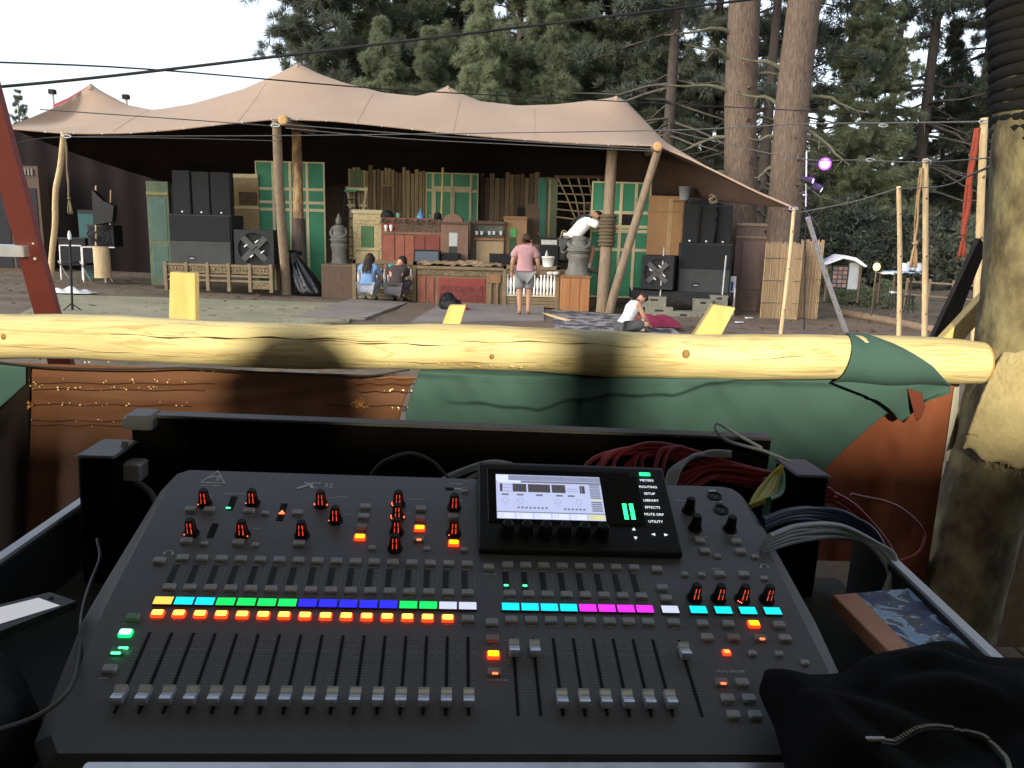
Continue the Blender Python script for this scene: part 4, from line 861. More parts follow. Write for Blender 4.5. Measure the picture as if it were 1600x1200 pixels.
# pale folded clothes horse behind the brass cabinet
p, W, H = rect(545, 293, 571, 330, 22.6); o = thing('easel', 'pale green wooden easel standing behind the brass cabinet', 'easel', p)
for sx in (-1, 1): part('leg', MB().box(-.03, -.03, -1.6, .03, .03, H * 1.05, 0, Matrix.Rotation(sx * .16, 4, 'Y') @ Matrix.Translation((sx * .17, 0, 0))), M_cream, o)
part('crossbar', MB().box(-.26, -.04, H * .85, .26, .0, H * .97), M_cream, o); part('crossbar', MB().box(-.28, -.04, H * .2, .28, .0, H * .28), M_cream, o)
furn('green_board', 'mottled green board leaning at the rear left of the stage', 'board', (547, 267, 571, 300), 24.0, .04, M_plankG, [('batten', .9, 0, 1, 1, M_cream, .01)])
# black bag with red cloth on the rug
p = on_ground(703, 488); o = thing('backpack', 'black backpack with a red cloth on the rug before the counter', 'bag', (p.x, p.y, .05))
part('sack', MB().ball((0, 0, .15), (.27, .2, .17), 16, noise=.10).ball((-.07, .02, .30), (.17, .13, .13), 14, noise=.14), M_black, o); part('pocket', MB().ball((.02, -.15, .15), (.17, .1, .12), 12, noise=.05), M_blackm, o); part('strap', MB().tube(smooth_path([(-.1, -.1, .38), (-.2, -.22, .3), (-.18, -.2, .1)]), .018, 5), M_black, o)
part('red_cloth', MB().ball((.33, -.05, .07), (.10, .08, .07), 10, noise=.18), mat('red_cotton', (.42, .02, .05), (.3, .015, .035), 9, .9, .2), o)
# folded plank at the rug edge
solo('plank', MB().cbox(-.05, -.7, 0, .05, .7, .03, .004, 0), M_pole, 'loose batten lying on the ground right of the standing man', 'plank', on_ground(868, 500) + Vector((0, 0, .06)), rz=.35)
# left rear corner under the tent
def dchair(px, py, Y, label, c):
    p = at(px, py, Y); o = thing('camping_chair', label, 'chair', (p.x, p.y, gz(p.x, p.y) + .02), .1, 'white framed camping chairs in the left corner')
    mb = MB()
    for sx in (-.28, .28): mb.tube([(sx, 0, 0), (sx, .05, .9), (sx * .95, .05, .93)], .02, 6); mb.tube([(sx, .45, 0), (sx, -.1, .5)], .018, 6)
    mb.tube([(-.28, .05, .92), (.28, .05, .92)], .02, 6); part('frame', mb, M_white, o)
    part('backrest', MB().cbox(-.25, .04, .5, .25, .06, .9, .006), c, o); part('seat', MB().cbox(-.26, -.1, .4, .26, .4, .43, .008), M_black, o)
M_teal = mat('teal_canvas', (.05, .12, .115), (.04, .095, .09), 8, .9, .1)
dchair(112, 425, 22.0, 'white framed chair with a dark back left of the teal one', M_blackm); dchair(148, 435, 21.6, 'white framed chair with a dark back by the tripod', M_blackm)
furn('teal_board', 'teal board standing behind the white framed chairs', 'board', (124, 329, 152, 372), 22.8, .05, M_teal, [('rim', 0, .95, 1, 1, M_cab, .01)], base=.2)
o, W, H = furn('amp_rack', 'black equipment heap with cables on a stump in the left corner', 'equipment', (138, 352, 179, 385), 21.4, .5, M_black, [('panel', .1, .1, .9, .45, M_grille, .01), ('shelf', -.05, -.06, 1.02, .0, M_alu, .03)])
for k in range(5): part('cable', MB().tube(smooth_path([(random.uniform(-.3, .3), -.05, H * .9), (random.uniform(-.4, .4), -.15, H * .5), (random.uniform(-.3, .3), -.08, .02)]), .014, 5), M_black, o)
p, W, H = rect(149, 386, 173, 428, 21.4); o = thing('tree_stump', 'light brown stump carrying the black equipment in the left corner', 'stump', p); part('trunk', MB().lathe([(W / 2 * 1.05, -.1), (W / 2, .1), (W / 2, H), (W / 2 * .9, H + .005)], 16), M_pole, o)
furn('black_table', 'low black table behind the thin stand in the left corner', 'table', (94, 372, 136, 415), 22.2, .6, M_blackm, [('top', -.03, .94, 1.03, 1.0, M_cab, .03), ('recess', .1, .1, .9, .8, M_black, .002)])
p0, p1 = at(150, 290, 21.3), at(150, 384, 21.3); solo('mic_stand', MB().tube([p0 - p1, Vector((0, 0, 0))], .022, 6), M_pole, 'pale stick standing up from the black equipment, nearer the teal board', 'stick', p1, 'sticks standing in the left corner')
p0, p1 = at(173, 297, 21.6), at(172, 356, 21.6); solo('mic_stand', MB().tube([p0 - p1, Vector((0, 0, 0))], .016, 6), M_pole, 'thin pale stick right of the black equipment', 'stick', p1, 'sticks standing in the left corner')
mb = MB(); mb.prism([(-.25, 0), (.25, .1), (.32, .5), (.05, .62), (-.22, .9)], -.08, .12); solo('black_jacket', mb, M_black, 'black cloth draped on the pale stick in the left corner', 'cloth', at(163, 352, 21.2))
o = thing('thin_stand', 'thin dark stand with a pale tip before the left rear corner', 'stand', (on_ground(113, 487).x, on_ground(113, 487).y, .15)); t = at(109, 374, on_ground(113, 487).y) - Vector(o.location)
part('pole', MB().tube([(0, 0, -.05), t], .022, 6), M_blackm, o); part('tip', MB().lathe([(.03, 0), (.035, .08), (.015, .16)], 8), M_white, o, t)
for k in range(3): part('foot', MB().tube([(0, 0, .18), (.25 * math.cos(k * 2.1), .25 * math.sin(k * 2.1), 0)], .012, 5), M_blackm, o)
mb = MB(); mb.grid(lambda u, v: (-.55 + 1.1 * u, -.22 + .5 * v, .02 + .15 * math.sin(math.pi * u) * math.sin(math.pi * v) * (.7 + .3 * math.sin(u * 17 + v * 9))), 24, 12); solo('white_cloth', mb, M_wcloth, 'crumpled white cloth at the foot of the crooked corner pole', 'cloth', on_ground(107, 461) + Vector((0, 0, .04)))
o, W, H = furn('cupboard', 'dim dark cupboard with a pale slatted strip far left under the tent', 'cupboard', (-20, 262, 76, 455), 24.9, .5, M_darkw, [('door', .05, .05, .48, .8, M_blackm, .02), ('door', .52, .05, .95, .8, M_blackm, .02)], base=.2)
for k in range(9): part('slat', MB().cbox(W * (.47 + .055 * k) - .03, -.05, H * .915, W * (.47 + .055 * k) + .03, -.005, H * .975, .008), mat('dim_cream', (.24, .22, .19)), o, (-W / 2, 0, 0))
# ================================================================= PEOPLE
def skin_mesh(name, V, E_, rad, m, parent, lv=2, root=0):
    me = bpy.data.meshes.new(name); me.from_pydata([tuple(v) for v in V], E_, []); me.materials.append(m)
    o = link(name, me, parent); o.modifiers.new('Skin', 'SKIN')
    for i, d in enumerate(me.skin_vertices[0].data):
        r = rad[i]; d.radius = r if isinstance(r, tuple) else (r, r); d.use_root = (i == root)
    o.modifiers['Skin'].use_smooth_shade = True
    s = o.modifiers.new('Sub', 'SUBSURF'); s.levels = lv; s.render_levels = lv
    return o
def hand_mesh(mb, wr, d, side):
    """palm, four bent unequal fingers and a thumb, from the wrist along d"""
    d = Vector(d).normalized(); s = Vector(side).normalized(); s = (s - d * s.dot(d)).normalized(); n = d.cross(s)
    wr = Vector(wr)
    mb.tube([wr, wr + d * .04, wr + d * .085], [.026, .038, .034], 8)
    for k, L in enumerate((.07, .082, .076, .058)):
        b = wr + d * .08 + s * (.03 - .02 * k); mb.tube([b, b + d * L * .5 + n * .008, b + d * L * .85 + n * .03], [.0105, .0095, .007], 6)
    b = wr + d * .03 + s * .03; mb.tube([b, b + d * .03 + s * .03, b + d * .06 + s * .035 + n * .01], [.013, .011, .008], 6)
def person(label, loc, rz, J, shirt, trousers, short_sleeve=True, shorts=True, hair=(.105, .11), hat=None, sleeveless=False, build=1.0, sock=None, shoe=None, longhair=False, group='people working around the stage'):
    o = thing('person', label, 'person', loc, rz, group)
    N = ['pelvis', 'waist', 'chest', 'neck', 'head', 'crown', 'shL', 'elL', 'wrL', 'shR', 'elR', 'wrR', 'hipL', 'knL', 'anL', 'toL', 'hipR', 'knR', 'anR', 'toR']
    V = {k: Vector(v) for k, v in J.items()}
    V['head'] = V['neck'] + (V['head'] - V['neck']) * .86; hd = (V['head'] - V['neck']).normalized(); V['crown'] = V['head'] + hd * .085
    E_ = [('pelvis', 'waist'), ('waist', 'chest'), ('chest', 'neck'), ('neck', 'head'), ('head', 'crown'), ('chest', 'shL'), ('shL', 'elL'), ('elL', 'wrL'), ('chest', 'shR'), ('shR', 'elR'), ('elR', 'wrR'), ('pelvis', 'hipL'), ('hipL', 'knL'), ('knL', 'anL'), ('anL', 'toL'), ('pelvis', 'hipR'), ('hipR', 'knR'), ('knR', 'anR'), ('anR', 'toR')]
    rd = dict(pelvis=(.15, .12), waist=(.14, .10), chest=(.165, .115), neck=.052, head=(.092, .106), crown=(.084, .094), shL=.062, elL=.043, wrL=.03, shR=.062, elR=.043, wrR=.03, hipL=.088, knL=.058, anL=.038, toL=.034, hipR=.088, knR=.058, anR=.038, toR=.034)
    def sub(names, extra, m, nm, scale_=1.0):
        ii = {k: i for i, k in enumerate(names)}; ed = [(ii[a], ii[b]) for a, b in E_ if a in ii and b in ii]
        r = [tuple(q * build * (1 if k in ('head', 'crown', 'wrL', 'wrR', 'toL', 'toR') else 1) + extra for q in (rd[k] if isinstance(rd[k], tuple) else (rd[k],) * 2)) for k in names]
        return skin_mesh(nm, [VV[k] for k in names], ed, r, m, o)
    VV = dict(V)
    rr_ = {k: rd[k] for k in ('waist', 'chest')}; rd['waist'], rd['chest'] = (.125, .088), (.15, .10)
    sub(N, 0.0, M_skin, 'body'); rd.update(rr_)
    for s in 'LR':
        if not sleeveless: VV['sl' + s] = V['sh' + s].lerp(V['el' + s], .75 if short_sleeve else .98); rd['sl' + s] = .058; E_.append(('sh' + s, 'sl' + s))
        VV['th' + s] = V['kn' + s].lerp(V['hip' + s], .12) if shorts else V['an' + s].lerp(V['kn' + s], .1); rd['th' + s] = .082 if shorts else .06
        E_ += [('hip' + s, 'th' + s)] if shorts else [('kn' + s, 'th' + s)]
    VV['nb'] = V['chest'].lerp(V['neck'], .72); rd['nb'] = (.075, .07); E_.append(('chest', 'nb'))
    VV['hem'] = V['pelvis'].lerp(V['waist'], .15); rd['hem'] = (.16, .125); E_.append(('hem', 'waist'))
    nm = ['waist', 'hem', 'chest', 'nb', 'shL', 'shR'] + ([] if sleeveless else ['slL', 'slR'])
    sub(nm, .032 if not sleeveless else .024, shirt, 'shirt')
    nm = ['pelvis', 'hipL', 'hipR'] + (['thL', 'thR'] if shorts else ['knL', 'knR', 'thL', 'thR'])
    sub(nm, .024, trousers, 'shorts' if shorts else 'trousers')
    f = Vector(J.get('face', (0, 1, 0))).normalized()
    f = (f - hd * f.dot(hd)).normalized(); sd = hd.cross(f)
    Mh = Matrix((( sd.x, f.x, hd.x, 0), (sd.y, f.y, hd.y, 0), (sd.z, f.z, hd.z, 0), (0, 0, 0, 1))); c = V['head'] + hd * .035
    hb = MB(); n = 16
    hb.grid(lambda u, v: c + Mh.to_3x3() @ Vector((.104 * math.sin(v * 1.9) * math.sin(u * 6.283), (-.018 + .116 * math.sin(v * 1.9) * math.cos(u * 6.283)) if not (math.cos(u * 6.283) > .35 and v > .55) else .085 - (v - .55) * .05, .122 * math.cos(v * 1.9))) , 22, 9)
    if hat is None: part('hair', hb, M_hair, o)
    else:
        part('hair', hb, M_hair, o)
    fb = MB(); nose = c + f * .098 - hd * .03; fb.tube([c + f * .085 + hd * .01, nose, c + f * .085 - hd * .04], [.009, .017, .012], 6)
    for s in (-1, 1): fb.ball(c + sd * (.095 * s) - hd * .02 - f * .01, (.012, .022, .03), 8)
    part('face_features', fb, M_skin, o)
    eb = MB()
    for s in (-1, 1): eb.ball(c + f * .088 + sd * .034 * s - hd * .0, .0105, 8)
    eb.tube([c + f * .092 - hd * .075 + sd * -.022, c + f * .097 - hd * .077, c + f * .092 - hd * .075 + sd * .022], .004, 5); part('eyes_and_mouth', eb, M_hair, o)
    if longhair:
        lh = MB()
        for k in range(17):
            a = -1.9 + 3.8 * k / 16; p0 = c + sd * .085 * math.sin(a) - f * .08 * math.cos(a) + hd * .03
            lh.tube(smooth_path([p0, p0 - f * .03 - hd * .14, p0 - f * .05 - hd * .30 + sd * .02 * math.sin(k * 3), p0 - f * .03 - hd * (.40 + .05 * math.sin(k * 2)) + sd * .02 * math.sin(k)], 3), [.03, .032, .03, .03, .03, .028, .026, .022, .018, .006], 6)
        part('long_hair', lh, M_hair, o)
    for s, sg in (('L', 1), ('R', -1)):
        hm = MB(); hand_mesh(hm, V['wr' + s], V['wr' + s] - V['el' + s], J.get('pl' + s, sd * sg * -1)); part('hand', hm, M_skin, o)
        if shoe is not None:
            sm = MB(); a, t = V['an' + s], V['to' + s]; dd = (t - a).normalized()
            sm.tube([a - Vector((0, 0, .03)) - dd * .05, a + (t - a) * .4 - Vector((0, 0, .02)), t + dd * .04, t + dd * .08], [.05, .055, .045, .025], 10); part('shoe', sm, shoe, o)
            if sock is not None: part('sock', MB().tube([a + Vector((0, 0, -.01)), a.lerp(V['kn' + s], .28)], [.047, .05], 10), sock, o)
    return o
M_pinktee = mat('dusty_pink_cotton', (.40, .225, .235), (.33, .18, .19), 7, .95, .15)
M_greyshort = mat('grey_shorts_cloth', (.20, .205, .20), (.15, .155, .15), 8, .95, .15)
M_bluetee = mat('blue_cotton', (.16, .28, .46), (.11, .2, .36), 6, .95, .2)
M_greypants = mat('light_grey_trousers', (.27, .29, .32), (.2, .215, .24), 8, .95, .15)
M_darktee = mat('dark_brown_shirt', (.055, .04, .042), (.035, .027, .028), 7, .95, .15)
M_darkpants = mat('charcoal_trousers', (.075, .075, .08), (.05, .05, .055), 7, .95, .15)
M_shoe = mat('worn_grey_shoe', (.12, .12, .11), (.07, .07, .065), 12, .8, .2)
# standing man seen from behind
g = on_ground(818, 497)
S = 1.0
person('man in a dusty pink t-shirt and grey shorts standing with his back turned', (g.x, g.y, .06), 0.0, dict(
    pelvis=(0, 0, .93), waist=(0, .0, 1.07), chest=(0, .03, 1.30), neck=(.01, .06, 1.49), head=(.03, .11, 1.585), shL=(-.185, .03, 1.40), elL=(-.265, .0, 1.13), wrL=(-.27, .10, .91), shR=(.185, .03, 1.40), elR=(.27, .02, 1.13), wrR=(.29, .13, .90),
    hipL=(-.095, 0, .86), knL=(-.10, .02, .49), anL=(-.085, -.02, .085), toL=(-.10, .12, .035), hipR=(.095, 0, .86), knR=(.10, .03, .49), anR=(.09, .0, .085), toR=(.11, .14, .035), face=(.25, 1, -.25)), M_pinktee, M_greyshort, build=1.16).scale = (1.04, 1.04, 1.04)
# crouching woman with long dark hair
g = on_ground(574, 472)
crouch = dict(pelvis=(0, -.02, .30), waist=(0, .03, .45), chest=(0, .12, .64), neck=(0, .18, .80), head=(.0, .23, .89), shL=(-.165, .14, .72), elL=(-.22, .28, .50), wrL=(-.12, .48, .50), shR=(.165, .14, .72), elR=(.23, .28, .50), wrR=(.14, .48, .48),
    hipL=(-.10, .0, .28), knL=(-.17, .42, .44), anL=(-.12, .12, .09), toL=(-.13, .26, .035), hipR=(.10, .0, .28), knR=(.17, .42, .44), anR=(.12, .12, .09), toR=(.13, .26, .035), face=(.1, 1, -.1))
person('woman with long dark hair in a blue top crouching before the left railing', (g.x, g.y, gz(g.x, g.y) + .05), -.1, crouch, M_bluetee, M_greypants, shorts=False, longhair=True, shoe=M_shoe, build=1.0).scale = (1.1, 1.1, 1.1)
g = on_ground(618, 474)
c2 = dict(crouch); c2.update(elL=(-.32, .22, .60), wrL=(-.40, .40, .72), head=(.05, .24, .87))
person('person in a dark brown shirt crouching beside the woman in blue', (g.x, g.y, gz(g.x, g.y) + .05), -.25, c2, M_darktee, M_darkpants, shorts=False, shoe=M_black, build=1.15).scale = (1.1, 1.1, 1.1)
on_top('teal_cup', 'bright teal paper cup held up before the left railing', 'cup', 611, 426, on_ground(618, 474).y + .35, MB().lathe([(.055, 0), (.075, .2), (.068, .2), (.05, .02)], 14), mat('bright_teal', (.04, .36, .28), (.03, .3, .24), 5, .5, .03))
M_wshirt = mat('bright_white_shirt', (.80, .80, .78), (.70, .70, .68), 9, .9, .2)
# man in white, bent across the right statue with one knee raised
p = at(892, 374, 20.15) - Vector((0, 0, 1.02 * 1.13))
mw = person('man in a white shirt leaning over the right stone statue, arms reaching out', (p.x, p.y, p.z), -1.3, dict(
    pelvis=(0, .0, 1.02), waist=(.0, .10, 1.14), chest=(.0, .29, 1.37), neck=(.0, .46, 1.50), head=(.0, .59, 1.52), shL=(-.19, .36, 1.44), elL=(-.26, .60, 1.55), wrL=(-.12, .84, 1.56), shR=(.19, .34, 1.41), elR=(.30, .62, 1.30), wrR=(.26, .88, 1.28),
    hipL=(-.10, .0, .95), knL=(-.16, .16, .54), anL=(-.12, -.10, .14), toL=(-.14, .06, .07), hipR=(.10, .02, .95), knR=(.20, .46, .86), anR=(.2, .36, .42), toR=(.2, .52, .36), face=(.1, .6, -.8)), M_wshirt, mat('charcoal_shorts', (.06, .062, .066), (.04, .042, .045), 8, .95, .15), shoe=M_shoe, sock=M_wcloth, build=1.25); mw.scale = (1.13, 1.13, 1.13)
part('shoulder_strap', MB().tube(smooth_path([(-.25, .16, 1.20), (-.15, .05, 1.34), (0, .125, 1.475), (.13, .24, 1.55), (.24, .38, 1.48)], 5), [.032] * 21, 6), M_black, mw)
# sitting man in a white vest
g = on_ground(975, 522)
person('man in a white sleeveless vest sitting on the patterned rug, head bowed', (g.x, g.y, .05), -1.15, dict(
    pelvis=(0, 0, .16), waist=(0, .05, .32), chest=(0, .20, .53), neck=(0, .34, .68), head=(0, .44, .74), shL=(-.18, .24, .60), elL=(-.25, .36, .36), wrL=(-.16, .56, .22), shR=(.18, .24, .60), elR=(.26, .34, .34), wrR=(.16, .54, .16),
    hipL=(-.11, .02, .13), knL=(-.34, .40, .20), anL=(-.02, .50, .08), toL=(.06, .58, .06), hipR=(.11, .02, .13), knR=(.34, .40, .20), anR=(.04, .46, .08), toR=(-.06, .56, .06), face=(0, .7, -.7)), M_wcloth, M_darkpants, sleeveless=True, build=1.1).scale = (.86, .86, .86)
mb = MB(); mb.grid(lambda u, v: (-.55 + 1.15 * u, -.3 + .65 * v, .03 + .26 * max(0, math.sin(math.pi * u) * math.sin(math.pi * v)) ** .7 * (.75 + .25 * math.sin(u * 13 + v * 8))), 36, 20)
g = on_ground(1018, 514); solo('crimson_cloth', mb, mat('crimson_cotton', (.21, .022, .055), (.13, .012, .035), 6, .95, .3), 'crimson cloth heaped beside the man in the white vest', 'cloth', (g.x, g.y, .05))
g = on_ground(992, 519); solo('bottle', MB().lathe([(.04, 0), (.042, .16), (.018, .22), (.018, .26)], 10), M_white, 'small white bottle by the hand of the man in the white vest', 'bottle', (g.x + .1, g.y - .3, .06))

# ================================================================= RIGHT HAND SIDE: poles, tassels, lights
def pole(px_path, rpx, label, m=M_pole, group=None, cat='pole', name='wooden_pole'):
    P = [at(*q) for q in px_path]; b = P[-1]; o = thing(name, label, cat, b, 0, group)
    s = per_px(px_path[0][0], 300, px_path[0][2]); q = smooth_path([p - b for p in P], 5); k = len(q)
    mb = MB(); mb.tube(q, [rpx * s * (.85 + .15 * i / (k - 1)) for i in range(k)], 10, 0, noise=.04); part('shaft', mb, m, o)
    for i in (k // 4, k // 2, 3 * k // 4): part('knot', MB().ball(q[i] + Vector((0, -rpx * s * .8, 0)), (rpx * s * .4, rpx * s * .3, rpx * s * .5), 8), mat('dark_knot', (.2, .13, .07)), o)
    return o, q, b
GP = 'slim peeled poles strung with guy ropes on the right'
pole([(1404, 292, 14.6), (1406, 400, 15.0), (1404, 545, 15.2)], 4, 'shortest slim pole with a rope tied to its top', group=GP)
o, q, b = pole([(1446, 248, 13.0), (1446, 400, 13.3), (1444, 548, 13.5)], 4.8, 'slim pole with a tan tassel hanging on its left', group=GP)
pole([(1538, 184, 9.0), (1533, 300, 9.1), (1529, 420, 9.2), (1522, 545, 9.3)], 6.3, 'stout slim pole with a red rope hanging on its left', group=GP)
pole([(1241, 324, 15.9), (1232, 420, 15.8), (1219, 528, 15.7)], 3.2, 'thin bamboo pole holding down the right tent corner', group=GP)
pole([(1262, 340, 16.2), (1290, 430, 16.5), (1322, 519, 16.8)], 4.3, 'leaning white metal pole beside the tent corner', M_steel, cat='pole', name='metal_pole')
def tassel(px0, px1, Y, rpx, label, m, kn):
    a, b = at(*px0, Y), at(*px1, Y); s = per_px(px1[0], px1[1], Y); o = thing('tassel', label, 'tassel', a, 0, 'rope tassels hanging from the poles')
    d = b - a; n = 10
    part('cord', MB().tube([d * (i / n) + Vector((0.01 * math.sin(i * 1.1), 0, 0)) for i in range(n + 1)], kn, 6, 0, noise=.15), m, o)
    part('cord', MB().tube([d * (i / n) + Vector((-.018 * math.sin(math.pi * i / n) - .01, .02, 0)) for i in range(n + 1)], kn * .6, 5, 0, noise=.15), m, o)
    part('knot', MB().ball(d, (rpx * s * .55, rpx * s * .55, rpx * s * .5), 10, noise=.05), m, o)
    L = rpx * s * 4.6
    for i in range(26):
        t = i * 2.4; r = rpx * s * (.2 + .75 * ((i % 7) / 7)); e = d + Vector((r * math.cos(t), r * math.sin(t) * .7, -L * random.uniform(.8, 1.05)))
        part('strand', MB().tube([d + Vector((0, 0, .0)), d.lerp(e, .5) + Vector((r * .15 * math.cos(t), 0, 0)), e], [rpx * s * .16, rpx * s * .18, rpx * s * .12], 5), m, o)
M_tanr = mat('tan_hemp', (.36, .235, .12), (.26, .165, .08), 20, .95, .3); M_redr = mat('red_rope', (.24, .045, .025), (.16, .03, .018), 20, .95, .3)
tassel((1440, 262), (1430, 380), 13.0, 8, 'tan rope tassel hanging left of the middle slim pole', M_tanr, .018)
tassel((1528, 200), (1506, 366), 8.9, 8, 'thick red rope tassel hanging left of the stout pole', M_redr, .026)
tassel((103, 222), (108, 310), 19.4, 5, 'straw coloured rope tassel on the crooked left corner pole', mat('straw_hemp', (.20, .16, .085), (.13, .10, .055), 20, .95, .3), .022)
# guy ropes
def rope(label, pts, r, group='guy ropes and cables', name='guy_rope', m=M_rope):
    P = [at(*p) for p in pts]; return solo(name, MB().tube(smooth_path([p - P[0] for p in P], 5), r, 6), m, label, 'rope', P[0], group)
M_cable = mat('black_overhead_cable', (.018, .018, .02), (.012, .012, .013), 20, .7, .05)
rope('thick black overhead cable rising to the upper right corner of the tent view', [(-60, 141, 8.0), (180, 118, 8.6), (600, 68, 9.5), (900, 32, 10.2), (1250, -10, 11)], .016, name='overhead_cable', m=M_cable)
rope('thin black overhead cable falling from the left across the tent peak', [(-60, 95, 8.2), (230, 108, 9.8), (560, 136, 12), (760, 148, 13.5), (1100, 165, 16.5), (1500, 186, 19.5)], .010, name='overhead_cable', m=M_cable)
rope('guy rope running under the left tent hem to the left leaning post', [(62, 171, 17.6), (250, 184, 18.4), (430, 197, 19.2)], .012)
rope('lower guy rope from the crooked corner pole to the middle of the tent front', [(18, 225, 18.6), (100, 214, 19.5), (420, 212, 18.8), (760, 208, 16.5), (1060, 203, 14.5), (1240, 194, 12.5), (1400, 192, 10.2), (1535, 190, 8.9)], .010)
rope('tension rope from the left leaning post to the right beam end, upper one', [(440, 194, 19.0), (620, 208, 18.7), (830, 222, 18.5), (1020, 233, 18.2)], .012)
rope('tension rope from the left leaning post to the right beam end, lower one', [(446, 200, 19.0), (620, 216, 18.7), (830, 227, 18.4), (1016, 236, 18.2)], .011)
rope('thin line from the crooked corner pole to the left leaning post', [(104, 214, 19.4), (280, 216, 19.2), (432, 220, 19.3)], .008)
rope('rope from the right tent corner up to the shortest slim pole', [(1248, 332, 15.8), (1330, 316, 15.2), (1404, 294, 14.6)], .014)
rope('sagging rope from the shortest slim pole to the rope wrapped tree', [(1404, 295, 14.6), (1470, 291, 10.5), (1520, 272, 6), (1600, 234, 3.0)], .008)
rope('rope from the leaning trunk to the middle slim pole', [(1050, 205, 18.6), (1235, 246, 16), (1340, 250, 14.5), (1445, 254, 13.0)], .010)
rope('rope from the middle slim pole across to the rope wrapped tree', [(1446, 254, 13.0), (1530, 248, 7.5), (1600, 236, 3.0)], .007)
for px, py, Y, lab in ((1380, 196, 10.4, 'steel turnbuckle on the upper guy rope'), (1360, 250, 14.2, 'steel hook on the rope near the purple lamp'), (1448, 252, 12.9, 'steel shackle at the top of the middle slim pole'), (1536, 190, 8.85, 'steel shackle at the top of the stout pole'), (1240, 326, 15.7, 'steel shackle at the right tent corner'), (104, 213, 19.3, 'steel shackle at the crooked left corner pole'), (430, 196, 19.1, 'steel shackle at the left leaning post')):
    s = per_px(px, py, Y); mb = MB(); mb.tube([(7 * s * math.cos(t), 0, 2.2 * s * math.sin(t)) for t in np.linspace(0, 2 * math.pi, 13)], 1.1 * s, 5); solo('shackle', mb, M_steel, lab, 'shackle', at(px, py, Y), 'steel rope fittings')
# light stand with three par lamps
LY = 16.9
b = at(1257, 520, LY); o = thing('light_stand', 'thin vertical light stand beside the leaning trunk', 'stand', b)
t = at(1260, 243, LY) - b; part('mast', MB().tube([(0, 0, -.1), t * .5, t], .014, 8), M_blackm, o)
part('mast_top', MB().tube([t * .72, t * 1.02], .017, 8), M_steel, o)
for py, L in ((256, .34), (282, .10), (296, .2)):
    f = at(1260, py, LY) - b; part('arm', MB().tube([f, f + Vector((L, -.05, 0))], .014, 6), M_blackm, o)
def par(px, py, label, lens, rzv, tilt, L=.26, r=.085, rim=None):
    o = thing('par_lamp', label, 'stage lamp', at(px, py, LY - .15), rzv, 'par lamps on the light stand'); M = Matrix.Rotation(R(90 + tilt), 4, 'X')
    part('can', MB().lathe([(r * .55, -L), (r * .8, -L * .8), (r, -L * .35), (r, 0), (r * .94, 0), (r * .9, -.03)], 20, M=M), M_blackm, o)
    part('lens', MB().lathe([(r * .66, -.008), (r * .5, -.003), (r * .1, .0)], 20, M=M), lens, o); part('lens_rim', MB().lathe([(r * .9, -.03), (r * .92, -.012), (r * .66, -.010)], 20, M=M), rim or M_blackm, o); part('yoke', MB().tube([(-r * 1.15, L * .4, 0), (-r * 1.15, L * .4, .14), (r * 1.15, L * .4, .14), (r * 1.15, L * .4, 0)], .008, 5), M_blackm, o)
par(1289, 256, 'par lamp glowing bright purple, topmost on the light stand', em('purple_lens', (.78, .34, 1.0), 1.5), -.30, 2, r=.13, rim=em('violet_halo_rim', (.42, .06, .95), 1.0))  # the rim emits violet to stand in for the lamp's halo
par(1271, 283, 'unlit par lamp, lens given a faint glow, just below the purple one', em('faint_glow_lens', (.85, .85, 1.0), .7), .9, 10, r=.075)  # the lens emits a faint white although this lamp is off
par(1284, 297, 'unlit par lamp, lens given a faint glow, lowest on the light stand, tilted to the right', em('faint_glow_lens', (.85, .85, 1), .7), 1.0, 25, r=.08)
# purple and yellow lamps shine for real
for nm, px, py, Y, c, wv in (('purple_lamp_light', 1289, 256, LY - .5, (.55, .16, 1.0), 28), ('yellow_lantern_light', 1369, 415, 17.9, (1.0, .75, .2), 5)):
    l_ = bpy.data.lights.new(nm, 'POINT'); l_.energy = wv; l_.color = c; l_.shadow_soft_size = .12; ob = bpy.data.objects.new(nm, l_); COL.objects.link(ob); ob.location = at(px, py, Y)
p = at(1369, 424, 18.2); o = thing('lantern', 'small glowing yellow lantern on a post on the slope', 'lantern', p)
part('globe', MB().ball((0, 0, .1), (.075, .075, .09), 12), em('yellow_glow', (1.0, .74, .20), 1.6), o); part('cap', MB().lathe([(.09, .19), (.05, .23), (.01, .25)], 10), M_blackm, o); part('post', MB().tube([(0, 0, -1.0), (0, 0, .02)], .02, 6), M_darkw, o)
# gazebo with sign board, table with blue cloth, timbers
p, W, H = rect(1290, 400, 1345, 452, 18.8); o = thing('gazebo', 'small white topped stall with a dark picture board on the slope', 'stall', p, -.15)
part('roof', MB().prism([(-W * .55, H * .72), (-W * .1, H * 1.02), (W * .25, H * .95), (W * .55, H * .72), (W * .5, H * .68), (W * .2, H * .86), (-W * .1, H * .92)], -.1, .9), mat('white_tarp', (.55, .57, .62), (.45, .47, .52), 4, .6, .2), o)
part('board_frame', MB().cbox(-W * .32, .1, 0, W * .12, .16, H * .72, .01), M_black, o)
for i in range(3):
    for j in range(5): part('picture', MB().cbox(-W * .29 + i * W * .135, .085, H * (.05 + .128 * j), -W * .29 + i * W * .135 + W * .11, .1, H * (.05 + .128 * j) + H * .10, .003), mat('picture_%s' % 'abc'[(i + j) % 3], ((.16, .11, .10), (.12, .10, .11), (.20, .14, .12))[(i + j) % 3]), o)
part('side_cloth', MB().cbox(W * .14, .12, 0, W * .42, .16, H * .8, .01), mat('grey_blue_tarp', (.30, .34, .38), (.22, .25, .28), 4, .8, .2), o)
for sx in (-.45, .45): part('leg', MB().tube([(W * sx, .1, -.3), (W * sx, .1, H * .72)], .03, 6), M_darkw, o)
